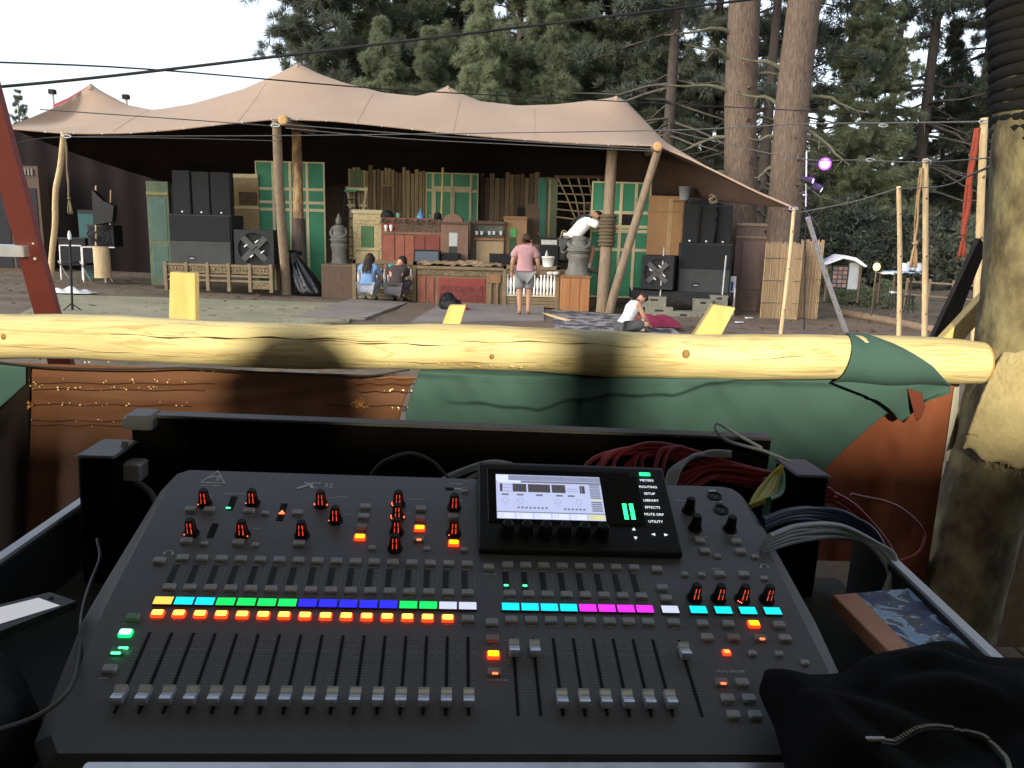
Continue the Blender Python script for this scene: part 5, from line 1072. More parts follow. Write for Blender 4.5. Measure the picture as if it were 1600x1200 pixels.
p, W, H = rect(1392, 424, 1456, 460, 17.6); o = thing('table', 'small table with a pale blue cloth and crockery on the slope', 'table', p)
mb = MB(); mb.grid(lambda u, v: (W * (u - .5), .9 * v, H * .92 - .05 * abs(2 * u - 1) ** 3 + .012 * math.sin(u * 25 + v * 9)), 24, 8); part('tabletop', mb, mat('pale_blue_cloth', (.34, .42, .52), (.26, .33, .43), 5, .9, .2), o)
for sx in (-.4, .4):
    for y in (.1, .8): part('leg', MB().tube([(W * sx, y, -.25), (W * sx, y, H * .9)], .025, 6), M_darkw, o)
for k, (px, py, lab) in enumerate(((1415, 424, 'white jug at the left on the small blue clothed table'), (1424, 422, 'pale blue pot in the middle of the small blue clothed table'), (1434, 424, 'white bowl at the right on the small blue clothed table'))): on_top('pot', lab, 'pot', px, py, 17.9, MB().lathe([(.07, 0), (.11, .08), (.09, .16), (.10, .18)], 12), mat('pale_china', (.5, .55, .62)))
for (x0, x1, y0, y1, lab) in ((1388, 1400, 455, 470, 'first dark stool before the small blue clothed table'), (1412, 1428, 462, 478, 'second dark stool before the small blue clothed table')):
    p, W, H = rect(x0, y0, x1, y1, 17.2); o = thing('stool', lab, 'stool', p, 0, 'dark stools on the slope'); part('seat', MB().lathe([(W / 2, H - .04), (W / 2, H)], 14), M_steel if x0 < 1400 else M_blackm, o)
    for k in range(3): part('leg', MB().tube([(.06 * math.cos(k * 2.1), .06 * math.sin(k * 2.1), H), (W / 2 * math.cos(k * 2.1), W / 2 * math.sin(k * 2.1), -.15)], .014, 5), M_blackm, o)
a, b = on_ground(1316, 492), on_ground(1470, 522); d = b - a; solo('timber', MB().tube([Vector((0, 0, .06)), d * .5 + Vector((0, 0, .07)), d + Vector((0, 0, .06))], .09, 8, noise=.05), M_logw, 'long pale timber lying on the bare ground right of the leaning white pole', 'timber', a)
a, b = at(1418, 440, 22), at(1530, 447, 20); d = b - a; o = thing('fence_rail', 'thin pale rail fence on the slope behind the slim poles', 'fence', a)
part('rail', MB().tube([Vector((0, 0, 0)), d], .03, 6), M_logw, o); part('rail', MB().tube([Vector((0, 0, -.35)), d + Vector((0, 0, -.35))], .025, 6), M_logw, o)
for k in range(4): part('post', MB().tube([d * (k / 3) + Vector((0, 0, -.8)), d * (k / 3) + Vector((0, 0, .1))], .04, 6), M_logw, o)
# scattered ground litter
for px, py, lab in ((1155, 506, 'white paper scrap on the dirt by the wooden doors'), (1170, 499, 'tiny white scrap on the dirt near the bamboo screen')): solo('paper_scrap', MB().cbox(-.09, -.05, 0, .09, .05, .02, .004), M_wcloth, lab, 'litter', on_ground(px, py) + Vector((0, 0, .03)), 'paper scraps on the dirt', .5)
# ================================================================= SOUND BOOTH FRONT: rail, cloths, tree
RYY, RZ, RR = 2.5, 1.573, .0715
M_rail = mat('peeled_rail_wood', (.60, .53, .32), (.44, .37, .21), 2.4, .55, .5, (.8, 7, 7), bscale=7, bdist=.006)
def _rail_nodes():
    m = M_rail; n, l = m.node_tree.nodes, m.node_tree.links; b = n['Principled BSDF']
    tc = n.new('ShaderNodeTexCoord'); mp = n.new('ShaderNodeMapping'); mp.inputs['Scale'].default_value = (.9, 16, 16); l.new(tc.outputs['Object'], mp.inputs[0])
    w_ = n.new('ShaderNodeTexNoise'); w_.inputs['Scale'].default_value = 2.2; w_.inputs['Detail'].default_value = 4; w_.inputs['Distortion'].default_value = .8; l.new(mp.outputs[0], w_.inputs['Vector'])
    cr = n.new('ShaderNodeValToRGB'); e = cr.color_ramp.elements; e[0].position = .46; e[0].color = (1, 1, 1, 1); e[1].position = .50; e[1].color = (.62, .52, .40, 1); x = cr.color_ramp.elements.new(.54); x.color = (1, 1, 1, 1); l.new(w_.outputs['Fac'], cr.inputs[0])
    mx = n.new('ShaderNodeMixRGB'); mx.blend_type = 'MULTIPLY'; mx.inputs[0].default_value = .75
    src = b.inputs['Base Color'].links[0].from_socket; l.new(src, mx.inputs[1]); l.new(cr.outputs[0], mx.inputs[2]); l.new(mx.outputs[0], b.inputs['Base Color'])
_rail_nodes()
xe = at(1533, 560, RYY).x
o = thing('log_rail', 'thick peeled yellow log forming the front rail of the sound booth', 'rail', (0, RYY, RZ))
mb = MB(); n = 60
mb.tube([(-2.9 + (xe + 2.9) * i / n, .004 * math.sin(i * .7), .006 * math.sin(i * .37)) for i in range(n + 1)], [RR * (1 + .02 * math.sin(i * .9) + .012 * math.sin(i * 2.3)) * (1 if i < n else .93) for i in range(n + 1)], 28, 0, caps=False); part('log', mb, M_rail, o)
part('cut_end', MB().lathe([(RR * .93, -.002), (RR * .88, .006), (.01, .008)], 24, M=Matrix.Translation((xe, .004 * math.sin(n * .7), .006 * math.sin(n * .37))) @ Matrix.Rotation(math.pi / 2, 4, 'Y')), mat('sawn_log_end', (.5, .32, .13)), o)
M_crack = mat('dark_crack', (.05, .035, .02), (.03, .02, .012), 20, .9, 0)
def crack(px0, px1, dz, wv, lab=None):
    x0, x1 = at(px0, 535, RYY).x, at(px1, 535, RYY).x; mb = MB(); k = 26; a, b = [], []
    for i in range(k + 1):
        x = x0 + (x1 - x0) * i / k; z = dz + .006 * math.sin(x * 7) + .0025 * math.sin(x * 31); t = wv * max(0, math.sin(math.pi * i / k)) ** .5 * (.6 + .4 * math.sin(x * 40)); i_ = (x + 2.9) / (xe + 2.9) * n
        zc = .006 * math.sin(i_ * .37); r = RR * (1 + .02 * math.sin(i_ * .9) + .012 * math.sin(i_ * 2.3)) + .0012
        for s, L in ((-1, a), (1, b)): zz = z + s * t; L.append((x, -math.sqrt(max(0, r * r - zz * zz)) + .004 * math.sin(i_ * .7), zz + zc))
    mb.add(a + b, [(i, i + 1, k + 2 + i, k + 1 + i) for i in range(k)]); part('crack', mb, M_crack, o)
crack(180, 620, .028, .0032); crack(470, 735, .022, .0024); crack(700, 1000, .030, .0018); crack(0, 330, -.030, .0012); crack(1150, 1300, .012, .0012); crack(560, 860, -.036, .0012)
mb = MB()
for i in range(46):
    px = 250 + i * 14 + random.uniform(-5, 5); x = at(px, 560, RYY).x; dz = -.042 + random.uniform(-.004, .004); mb.ball((x, -math.sqrt(RR ** 2 - dz ** 2) + .003, dz), (random.uniform(.004, .010), .004, random.uniform(.002, .004)), 7, noise=.2)
part('bark_remnant', mb, mat('inner_bark', (.46, .34, .14), (.3, .21, .08), 40, .8, .3), o)
for px, dz, rx, rz in ((1066, .012, .012, .014), (1222, .016, .012, .012), (1196, -.022, .038, .010), (28, .01, .009, .01), (770, -.012, .008, .008)):
    x = at(px, 535, RYY).x; mb = MB()
    mb.ball((x, -math.sqrt(RR ** 2 - dz ** 2) + .004, dz), (rx, .006, rz), 14); part('knot', mb, mat('brown_knot', (.27, .16, .06), (.14, .08, .03), 60, .6, .2) if rx < .03 else M_crack, o)
# three diagonal yellow braces beyond the rail
def brace(px, Y, label):
    q = [at(*p, Y) for p in px]; o = thing('brace_board', label, 'board', q[3], 0, 'yellow brace boards rising behind the log rail'); q = [p - Vector(o.location) for p in q]
    ex = [(p.x, p.y, p.z) for p in q] + [(p.x, p.y + .045, p.z) for p in q]
    bevel(part('board', MB().add(ex, [(3, 2, 1, 0), (4, 5, 6, 7), (0, 1, 5, 4), (1, 2, 6, 5), (2, 3, 7, 6), (3, 0, 4, 7)]), M_pine, o), .004)
brace([(265, 425), (304, 427), (306, 560), (262, 560)], 2.95, 'upright yellow brace board at the left behind the log rail')
brace([(702, 477), (728, 477), (700, 570), (666, 570)], 2.8, 'middle yellow brace board leaning behind the log rail')
brace([(1115, 476), (1150, 481), (1098, 580), (1052, 575)], 2.8, 'right yellow brace board leaning behind the log rail')
brace([(1558, 440), (1575, 452), (1482, 560), (1452, 552)], 2.85, 'yellow brace board beside the rope wrapped tree, crossing the dark plank')
q = [at(*p, 3.1) for p in ((1531, 372), (1542, 386), (1466, 577), (1438, 570))]; b = q[3]
solo('dark_plank', MB().add([(p - b)[:] for p in q] + [((p - b).x, (p - b).y + .03, (p - b).z) for p in q], [(3, 2, 1, 0), (4, 5, 6, 7), (0, 1, 5, 4), (1, 2, 6, 5), (2, 3, 7, 6), (3, 0, 4, 7)]), mat('charred_plank', (.05, .042, .035), (.028, .024, .02), 5, .85, .4, (4, 4, .6)), 'dark slanting plank leaning beside the rope wrapped tree', 'plank', b)

# cloths hung below the rail
def cloth(name, label, cat, m, fn, nu, nv, group=None, thick=.003):
    mb = MB(); mb.grid(fn, nu, nv); o = solo(name, mb, m, label, cat, group=group); s = o.modifiers.new('Solid', 'SOLIDIFY'); s.thickness = thick; s.offset = 1; return o
M_sari = mat('russet_sari', (.13, .054, .028), (.10, .04, .021), 2.5, .6, .12, (1, 1, 7), bscale=60, sheen=.2)
M_gcloth = mat('green_cotton_sheet', (.043, .094, .098), (.035, .078, .082), 2.2, .9, .12, bscale=24)
M_terra = mat('terracotta_cloth', (.20, .062, .034), (.155, .046, .026), 2.6, .85, .12, bscale=30)
CG = 'cloths hung along the front of the sound booth'
def sari_fn(u, v):
    px = -60 + u * (722 - 78 * v ** .4 * 1.0); py = 566 + 24 * min(1, px / 700) + v * 420
    y = 2.545 - .012 * math.sin(u * 46 + 1.3 * math.sin(v * 3)) * min(1, v * 1.5) - .010 * math.exp(-((py - (600 + 25 * math.sin(px * .006))) / 9) ** 2) - .012 * math.exp(-((v - .035 - .02 * math.sin(u * 5)) / .025) ** 2) - .004 * math.sin(v * 44 + u * 3) * math.exp(-v * 3)
    return at(px, py, y)
sari = cloth('sari_cloth', 'russet brown sari with gold dots hung at the left below the log rail', 'cloth', M_sari, sari_fn, 150, 90, CG)
mb = MB(); random.seed(9)
M_gold = mat('gold_sequin', (.95, .80, .45), (.85, .68, .35), 50, .3, 0, metal=.3)
for (y0, y1, nn, xa, xb) in ((564, 568, 30, 130, 520), (592, 606, 60, 40, 330), (604, 610, 40, 40, 260), (628, 634, 46, 50, 300), (654, 668, 26, 40, 260), (607, 612, 18, 600, 650), (575, 580, 26, 290, 340), (634, 640, 16, 560, 640)):
    for _ in range(nn * 2 // 5):
        p = at(random.uniform(xa, xb), random.uniform(y0, y1), 2.512); r = random.uniform(.0009, .0025); a = random.uniform(-.5, .5)
        mb.add([(p.x - r * 1.6, p.y, p.z), (p.x, p.y - r * .4, p.z - r), (p.x + r * 1.6, p.y, p.z + a * r), (p.x, p.y + r * .3, p.z + r)], [(0, 1, 2, 3)])
for q in range(-1, 2, 2): pass
for k_, (y0, xa, xb) in enumerate(((598, 36, 335), (608, 36, 320), (632, 50, 300), (633, 505, 640), (657, 36, 250), (664, 36, 200), (612, 560, 655), (600, 555, 658), (592, 560, 660))): part('woven_band', MB().tube([at(xa + (xb - xa) * i / 14, y0 + .03 * (xa + (xb - xa) * i / 14 - xa) * .25 + 1.2 * math.sin(i * 1.3 + k_), 2.526) for i in range(15)], .0016, 5), mat('dark_brown_thread', (.05, .02, .012), (.035, .014, .009), 40, .9, 0), sari)
sq = part('gold_dots', mb, M_gold, sari); sq['kind'] = 'stuff'
M_motif = mat('gold_embroidery', (.55, .30, .10), (.36, .17, .05), 60, .5, .3, metal=.3)
def motif(px, py, r):
    c = at(px, py, 2.511); mb = MB(); s = per_px(px, py, 2.5) * r
    for k in (1.0, .62): 
        P = [(c.x - s * 1.35 * k, c.y, c.z), (c.x, c.y, c.z - s * k), (c.x + s * 1.35 * k, c.y, c.z), (c.x, c.y, c.z + s * k)]; mb.tube(P + [P[0]], .0016, 5)
    for a in range(4): mb.ball((c.x + s * .55 * math.cos(a * 1.57 + .785) * 1.2, c.y - .001, c.z + s * .5 * math.sin(a * 1.57 + .785)), (.004, .002, .004), 8)
    mb.quad([(c.x - s * .5, c.y + .0005, c.z), (c.x, c.y + .0005, c.z - s * .4), (c.x + s * .5, c.y + .0005, c.z), (c.x, c.y + .0005, c.z + s * .4)]); part('gold_motif', mb, M_motif, sari)
motif(563, 632, 11); motif(40, 632, 9)
cr = [(640, 600), (700, 628), (760, 632), (840, 641), (880, 628), (950, 618), (1050, 618), (1110, 600), (1180, 588), (1290, 592), (1500, 604)]
def lip(px): return float(np.interp(px, [c[0] for c in cr], [c[1] for c in cr])) + 1.2 * math.sin(px * .09)
gr_top = lambda px: np.interp(px, [640, 800, 1000, 1200, 1500], [574, 580, 584, 586, 596])
def green_fn(u, v):
    pxr = 1492 - 250 * max(0, v - .02) ** .8 - 60 * v
    pxl = 660 - 26 * min(1, v * 3); px = pxl + (pxr - pxl) * u; top = gr_top(px); bot = 860
    vv = v ** 1.3; py = top + vv * (bot - top); L = lip(px)
    st = .030 * (1 / (1 + math.exp((py - L) * 1.4))) * min(1, max(0, (py - top) / 16)) * min(1, max(0, (px - 690) / 60))
    y = 2.515 - .0045 * math.sin(px * .021 - py * .05 + 2 * math.sin(px * .006)) - .0035 * math.sin(px * .047 + py * .033 + 1.5 * math.sin(py * .02)) - .0022 * math.sin(px * .11 - py * .09 + 2 * math.sin(px * .017)) - st - .016 * math.exp(-((py - top - 8) / 6) ** 2) - .008 * math.sin(px * .018 + py * .012) - .007 * math.sin((px * .6 + py) * .028) * min(1, (py - top) / 60) - .006 * math.sin(px * .05 - py * .07) * max(0, min(1, (px - 1050) / 300))
    return at(px, py, y)
cloth('green_sheet', 'large green sheet hung in the middle below the log rail', 'cloth', M_gcloth, green_fn, 240, 110, CG)
def terra_fn(u, v):
    px = (1270 + 210 * min(1, (1 - v) * 1.0) * 0 ) + 0; pxl = 1300 - 60 * v; pxr = 1492 - 48 * v; px = pxl + (pxr - pxl) * u; py = 600 + 330 * v
    return at(px, py, 2.56 - .006 * math.sin(px * .06 + py * .04 + math.sin(py * .03)) - .003 * math.sin(px * .13 - py * .08) - .012 * math.sin(u * 9 + v * 2) - .008 * math.sin(u * 23) * v + .03 * max(0, u - .85) * 3)
cloth('terracotta_sheet', 'terracotta cloth hung at the right between the green sheet and the tree', 'cloth', M_terra, terra_fn, 60, 60, CG)
# green wrap thrown over the rail
def wrap_fn(u, v):
    ang = R(115 - 190 * min(1, v / .72)); r = RR + .006 + .004 * math.sin(u * 9 + v * 5)
    xl = at(np.interp(v, [0, .3, .72, 1], [1322, 1316, 1300, 1400]), 560, RYY).x; xr = at(np.interp(v, [0, .2, .45, .72, .86, 1], [1330, 1372, 1440, 1488, 1490, 1452]), 560, RYY).x
    x = xl + (xr - xl) * u; ca, sa = math.cos(ang), math.sin(ang)
    if v <= .72: return (x, RYY - r * ca, RZ + r * sa)
    t = (v - .72) / .28; ca, sa = math.cos(R(-75)), math.sin(R(-75)); return (x, RYY - r * ca - .012 * math.sin(t * 3 + u * 4), RZ + r * sa - t * .115 * (.35 + .65 * math.sin(math.pi * min(1, u * .9 + .15))))
cloth('green_wrap', 'green cloth end thrown over the right end of the log rail', 'cloth', M_gcloth, wrap_fn, 40, 60, CG, .003)
def flap_fn(u, v):
    a = at(1418 + 22 * u, 607 + 6 * u, 2.47); b = at(1432 + 14 * u, 658 - 22 * u * u, 2.455); return a.lerp(b, v)
cloth('dark_flap', 'dark red underside of the cloth end hanging at the right of the log rail', 'cloth', mat('dark_maroon_cloth', (.13, .032, .02), (.09, .022, .015), 5, .9, .1), flap_fn, 10, 14, CG)
# left: green corner over a dark drape
cloth('green_corner', 'small green cloth corner at the left edge below the log rail', 'cloth', M_gcloth, lambda u, v: at(-90 + u * (130 - 118 * max(0, v - .25)) , 560 + 14 * u + v * (95 + 10 * u), 2.475 - .01 * math.sin(u * 4 + v * 3)), 24, 24, CG)
cloth('dark_drape', 'dark drape at the left edge beside the russet sari', 'cloth', M_maroon, lambda u, v: at(-700 + u * (748 - 14 * v) , 574 + v * 430, 2.51 - .012 * math.sin(u * 60)), 140, 30, CG)
# grey sheet end at the right end of the rail
solo('pale_sheet', MB().grid(lambda u, v: at(1470 + 30 * u - 8 * v, 590 + v * 130, 2.66 + .01 * math.sin(u * 7)), 10, 12), mat('pale_grey_cloth', (.36, .36, .36), (.28, .28, .28), 6, .9, .1), 'pale strip of sheet between the green wrap and the tree', 'cloth', group=CG)
# rope wrapped tree
TY = 2.62
tp = [at(*p) for p in ((1652, -160, TY), (1645, 60, TY), (1628, 300, TY), (1603, 520, TY), (1562, 700, TY), (1516, 850, TY), (1482, 1010, TY), (1440, 1250, TY), (1400, 1500, TY))]
o = thing('booth_tree', 'rough tree trunk at the right edge, bound with black rope above', 'tree', tp[-1]); tq = smooth_path([p - tp[-1] for p in tp], 8)
M_tbark = mat('flaky_lichen_bark', (.20, .175, .105), (.06, .047, .032), 9, .9, .9, (1, 1, .7), bscale=12, bdist=.02, sharp=.05)
mb = MB(); k = len(tq); mb.tube(tq, [.155 - .025 * i / k for i in range(k)], 36, 0, noise=.025); part('trunk', mb, M_tbark, o)
coil = MB(); 
for i in range(21):
    f = i / 20; c = at(1664 - 8 * f, 226 - 360 * f * 1.0, TY) - tp[-1]
    coil.tube([c + Vector((.186 * math.cos(t), .186 * math.sin(t), .004 * math.sin(t * 2 + i) + .007 * t / 6.28)) for t in np.linspace(0, 6.6, 26)], .021, 8)
part('rope_coil', coil, mat('black_rope', (.006, .006, .007), (.004, .004, .0045), 60, .9, .5, bdist=.006), o)
bc = at(1603, 618, TY) - tp[-1]
def burl(u, v):
    a = -1.1 + 2.2 * u - 1.57; zz = (v - .5) * .36; rag = (.010 * math.sin(u * 31) + .014 * math.sin(u * 13 + 1)) * (1 if v < .15 else 0)
    wv = max(0, math.sin(math.pi * (.14 + .86 * (v if v > .5 else .5 + (v - .5) * .55)))) ** .5; r = .165 + .045 * wv
    return bc + Vector((r * math.cos(a) * (1.12 if v > .12 else 1.1) - .10 * zz * 0 + .22 * zz, r * math.sin(a), zz + rag))
mb = MB(); mb.grid(burl, 70, 30); bl = part('burlap_wrap', mb, mat('fibrous_burlap', (.42, .36, .225), (.27, .225, .135), 9, .95, 1.0, bscale=60, bdist=.006), o); s = bl.modifiers.new('Solid', 'SOLIDIFY'); s.thickness = .008; s.offset = -1
mb = MB()
for i in range(26):
    u = random.uniform(.05, .95); p = burl(u, .02); mb.tube([p, p + Vector((random.uniform(-.01, .01), -.006, -.02)), p + Vector((random.uniform(-.02, .02), -.008, -.045 * random.uniform(.5, 1)))], [.0012, .001, .0006], 4)
part('fray', mb, mat('fibrous_burlap', (.6, .5, .3)), bl)
kp = burl(.60, .58); part('knot_hole', MB().ball(kp + Vector((0, .008, 0)), (.035, .02, .03), 14, noise=.08), mat('brown_rot', (.12, .06, .03), (.05, .028, .015), 30, .9, .6), o)
mb = MB(); mb.grid(lambda u, v: at(1480 + 330 * u, 690 + 560 * v, 2.95 + .02 * math.sin(u * 14)), 30, 20); solo('tan_carpet', mb, mat('tan_coir_carpet', (.25, .185, .12), (.17, .125, .08), 14, .98, .8, bscale=90, bdist=.01), 'tan fuzzy carpet hung behind the rope wrapped tree', 'carpet')
# red step ladder at the left
lp = [at(*p) for p in ((-45, 60, 3.05), (8, 270, 3.15), (78, 515, 3.25), (140, 740, 3.35))]
o = thing('step_ladder', 'red fibreglass step ladder with a silver tread at the left edge', 'ladder', lp[-1]); q = [p - lp[-1] for p in lp]
d = (q[-1] - q[0]).normalized(); ext = q[-1] + d * ((gz(0, 8) + 0 - lp[-1].z) / d.z if abs(d.z) > .1 else 0)
M_lred = mat('red_fibreglass', (.085, .015, .012), (.065, .012, .010), 4, .4, .06, spec=.5)
def channel(a, b, sx):
    w_, t_ = .046, .03; mb = MB(); s = Vector((1, 0, .25)).normalized()
    for (x0, x1, y0, y1) in ((-w_, w_, -.004, .004), (-w_, -w_ + .008, .004, t_), (w_ - .008, w_, .004, t_)):
        vs = [p + s * x + Vector((0, y, 0)) for p in (a, b) for (x, y) in ((x0, y0), (x1, y0), (x1, y1), (x0, y1))]
        mb.add(vs, [(0, 1, 2, 3), (7, 6, 5, 4), (0, 4, 5, 1), (1, 5, 6, 2), (2, 6, 7, 3), (3, 7, 4, 0)])
    return part('side_rail', mb, M_lred, o)
channel(q[0] - d * .5, ext, 1); off = Vector((-.46, .02, 0)); channel(q[0] - d * .5 + off * .8, ext + off * 1.2, -1)
for f in (.02, .32, .62, .92):
    c = (q[0] - d * .5).lerp(ext, .0) ; 
for py in (120, 392, 640):
    f = at(18 + (py - 300) * .24, py, 3.14 + (py - 270) * .0004) - lp[-1]; part('tread', MB().cbox(f.x - .50, f.y - .05, f.z - .022, f.x + .02, f.y + .05, f.z + .022, .004), M_alu, o)
    for k in (-.03, .03): part('rivet', MB().ball((f.x + .04, f.y - .01, f.z + k), .007, 8), M_steel, o)
# black lead draped along the rail's underside and over the green sheet
solo('thin_lead', MB().tube(smooth_path([at(-30, 562, 2.47), at(60, 573, 2.44), at(200, 577, 2.44), at(290, 575, 2.44), at(420, 582, 2.44), at(560, 588, 2.45), at(640, 578, 2.46)], 8), .003, 6), M_cable, 'thin black lead sagging under the left half of the log rail', 'cable')
# ================================================================= FLIGHT CASE AND MIXING DESK
MO = Vector((-.4497, .9738, 1.4573))
UX = Vector((.9961, .0823, -.0320)).normalized()
YC = Vector((0, 0, 1)).cross(UX).normalized(); ZC = UX.cross(YC)
CFM = Matrix(((UX.x, YC.x, ZC.x, MO.x), (UX.y, YC.y, ZC.y, MO.y), (UX.z, YC.z, ZC.z, MO.z), (0, 0, 0, 1)))
TH = math.asin(.31882)
PM = CFM @ Matrix.Rotation(TH, 4, 'X')                       # desk surface: x along the faders, y to the rear, z off the panel
CI = CFM.inverted()
def cfz(px, py, z):                                          # booth-table frame: point of the sight line at height z
    c = CI @ CAMP; d = CI.to_3x3() @ ray(px, py); return c + d * ((z - c.z) / d.z)
def cfy(px, py, y):
    c = CI @ CAMP; d = CI.to_3x3() @ ray(px, py); return c + d * ((y - c.y) / d.y)

tb = thing('booth_table', 'plain dark table under the open flight case', 'table'); tb.matrix_world = CFM
part('top', MB().cbox(-.50, -.34, -.215, 1.34, .62, -.18, .006), M_darkw, tb)
for x in (-.42, 1.26):
    for y in (-.26, .54): part('leg', MB().box(x - .03, y - .03, -.90, x + .03, y + .03, -.215), M_darkw, tb)
fc = thing('flight_case', 'open black flight case tray with silver edges holding the mixing desk', 'case'); fc.matrix_world = CFM
part('base', MB().cbox(-.31, -.24, -.18, 1.17, .46, -.15, .004), M_blackm, fc)
M_deep = mat('deep_black_board', (.0045, .0045, .005), (.003, .003, .0035), 9, .9, .05, spec=.05)
rp = part('rear_panel', MB().cbox(-.207, .452, -.15, .994, .478, .1365, .004), M_deep, fc)
part('edge_trim', MB().cbox(-.207, .446, .1345, .994, .484, .1395, .002), mat('grey_edge_trim', (.06, .06, .063), (.045, .045, .048), 8, .5, .05), rp); part('corner_cap', MB().cbox(-.212, .42, .118, -.160, .49, .1425, .006), mat('grey_corner_cap', (.085, .09, .10), (.065, .07, .08), 8, .5, .05), rp)
for (xl, ztop, lab) in ((-.252, .090, None), (1.0, .0975, None)):
    bk = part('end_block', MB().cbox(xl, .335, -.15, xl + .060, .44, ztop, .006), M_deep, fc); part('block_cap', MB().cbox(xl - .002, .333, ztop, xl + .062, .442, ztop + .004, .003), mat('grey_corner_cap', (.2, .21, .23)), bk)
    sx = xl + .070 if xl < 0 else xl - .03
    part('latch', MB().cbox(sx - .012, .37, ztop - .05, sx + .02, .41, ztop - .02, .003), M_steel, bk)
def side_wall(x0, y0, x1, y1, zt):
    mb = MB(); t = .012; mb.add([(x0 - t, y0, -.15), (x0 + t, y0, -.15), (x1 + t, y1, -.15), (x1 - t, y1, -.15), (x0 - t, y0, zt), (x0 + t, y0, zt), (x1 + t, y1, zt), (x1 - t, y1, zt)], [(0, 3, 2, 1), (4, 5, 6, 7), (0, 1, 5, 4), (1, 2, 6, 5), (2, 3, 7, 6), (3, 0, 4, 7)])
    wl = part('side_wall', mb, M_blackm, fc); m2 = MB(); t = .008
    m2.add([(x0 - t, y0, zt + .001), (x0 + t, y0, zt + .001), (x1 + t, y1, zt + .001), (x1 - t, y1, zt + .001), (x0 - t, y0, zt + .007), (x0 + t, y0, zt + .007), (x1 + t, y1, zt + .007), (x1 - t, y1, zt + .007)], [(0, 3, 2, 1), (4, 5, 6, 7), (0, 1, 5, 4), (1, 2, 6, 5), (2, 3, 7, 6), (3, 0, 4, 7)])
    part('edge_trim', m2, mat('pale_case_edge', (.62, .66, .74), (.52, .55, .62), 12, .5, .05, metal=.2), wl)
a, b = cfz(138, 776, -.02), cfz(0, 872, -.02); e = b + (b - a) * .6; side_wall(a.x, a.y, e.x, e.y, -.024)
a, b = cfz(1345, 828, -.02), cfz(1550, 1022, -.02); e = b + (b - a) * .5; side_wall(a.x, a.y, e.x, e.y, -.024)
fw_ = part('front_wall', MB().cbox(.0, -.262, -.15, 1.05, -.240, -.068, .003), M_blackm, fc); part('edge_trim', MB().cbox(.0, -.268, -.068, .83, -.236, -.061, .002), M_alu, fw_)
part('tray_board', MB().cbox(-.30, -.23, -.148, 1.10, .44, -.135, .003), mat('dark_grey_tray', (.045, .047, .048), (.03, .031, .032), 6, .85, .15), fc)

# ---- desk
desk = thing('mixing_desk', 'dark grey digital mixing desk with rows of lit coloured buttons', 'mixing desk'); desk.matrix_world = PM
M_panel = mat('slate_desk_panel', (.132, .136, .158), (.118, .122, .143), 3, .42, .03, bscale=300, bdist=.0005, spec=.5)
def ring_body():
    mb = MB(); def_ = [(-.050, .2915), (.840, .2915), (.855, .286), (.864, .272), (.866, .24), (.866, -.10), (.862, -.19), (.850, -.222), (-.040, -.222), (-.056, -.20), (-.068, -.05), (-.070, .04), (-.070, .25), (-.066, .28)]
    off = [(-.052, .300), (.842, .300), (.866, .293), (.878, .272), (.886, .20), (.893, .0), (.886, -.19), (.862, -.236), (-.052, -.236), (-.078, -.20), (-.097, -.02), (-.095, .06), (-.086, .25), (-.076, .288)]
    k = len(def_); vs = [(x, y, 0) for x, y in def_] + [(x, y, -.014) for x, y in off] + [(x, y, -.095 + .0 * y) for x, y in off]
    mb.add(vs, [tuple(range(k - 1, -1, -1))], 0); 
    mb.add(vs, [(r * k + i, (r + 1) * k + i, (r + 1) * k + (i + 1) % k, r * k + (i + 1) % k) for r in range(2) for i in range(k)], 1)
    return mb
bd = part('body', ring_body(), [M_panel, mat('shaded_desk_cheeks', (.055, .058, .072), (.048, .051, .063), 3, .55, .03)], desk); bevel(bd, .004, 3)  # cheeks share the panel's plastic; the darker colour stands in for their shade
P = .0266
M_btn = mat('grey_rubber_button', (.42, .44, .48), (.37, .39, .43), 40, .5, .02)
M_btnp = mat('pinkish_unlit_button', (.40, .31, .30), (.34, .26, .25), 40, .5, .02)
M_btng = mat('greenish_unlit_button', (.22, .38, .28), (.18, .32, .24), 40, .5, .02)
E_or = em('orange_button_glow', (1.0, .40, .03), 3.2); E_ors = em('red_button_skirt', (1.0, .035, .005), 1.3)
E_amb = em('amber_button_glow', (1.0, .34, .0), 3.0); E_gr = em('green_button_glow', (.25, 1.0, .45), 3.2); E_grs = em('green_button_skirt', (.0, .55, .12), 1.2)
E_red = em('red_button_glow', (1.0, .10, .02), 3.0); E_knob = em('knob_light_pipe', (1.0, .075, .02), .50); E_led = em('green_led', (.05, 1.0, .25), 2.2); E_rled = em('red_led', (1.0, .12, .04), 1.6)
def btn_mesh(nm, m, w_=.0160, d_=.0112, h=.0046, skirt=None):
    mb = MB(); mb.cbox(-w_ / 2, -d_ / 2, 0, w_ / 2, d_ / 2, h, .0013)
    if skirt:
        mb.m = [0 if len(set(q[2] for q in (mb.v[i] for i in f))) == 1 and mb.v[f[0]][2] > h * .9 else 1 for f in mb.f]
        return mb.mesh(nm, [m, skirt])
    return mb.mesh(nm, m)
BM = {'g': btn_mesh('button', M_btn), 'p': btn_mesh('button', M_btnp), 'n': btn_mesh('button', M_btng), 's': btn_mesh('button', M_btn, .0105, .0085, .0038), 'o': btn_mesh('button', E_or, skirt=E_ors), 'a': btn_mesh('button', E_amb, skirt=E_ors), 'G': btn_mesh('button', E_gr, skirt=E_grs), 'r': btn_mesh('button', E_red, .0105, .0085, .0038, skirt=E_ors)}
M_print = mat('grey_screen_print', (.16, .165, .18), (.14, .145, .16), 50, .6, 0); M_print2 = mat('pale_screen_print', (.72, .73, .76), (.68, .69, .72), 50, .6, 0)
LBL = {}
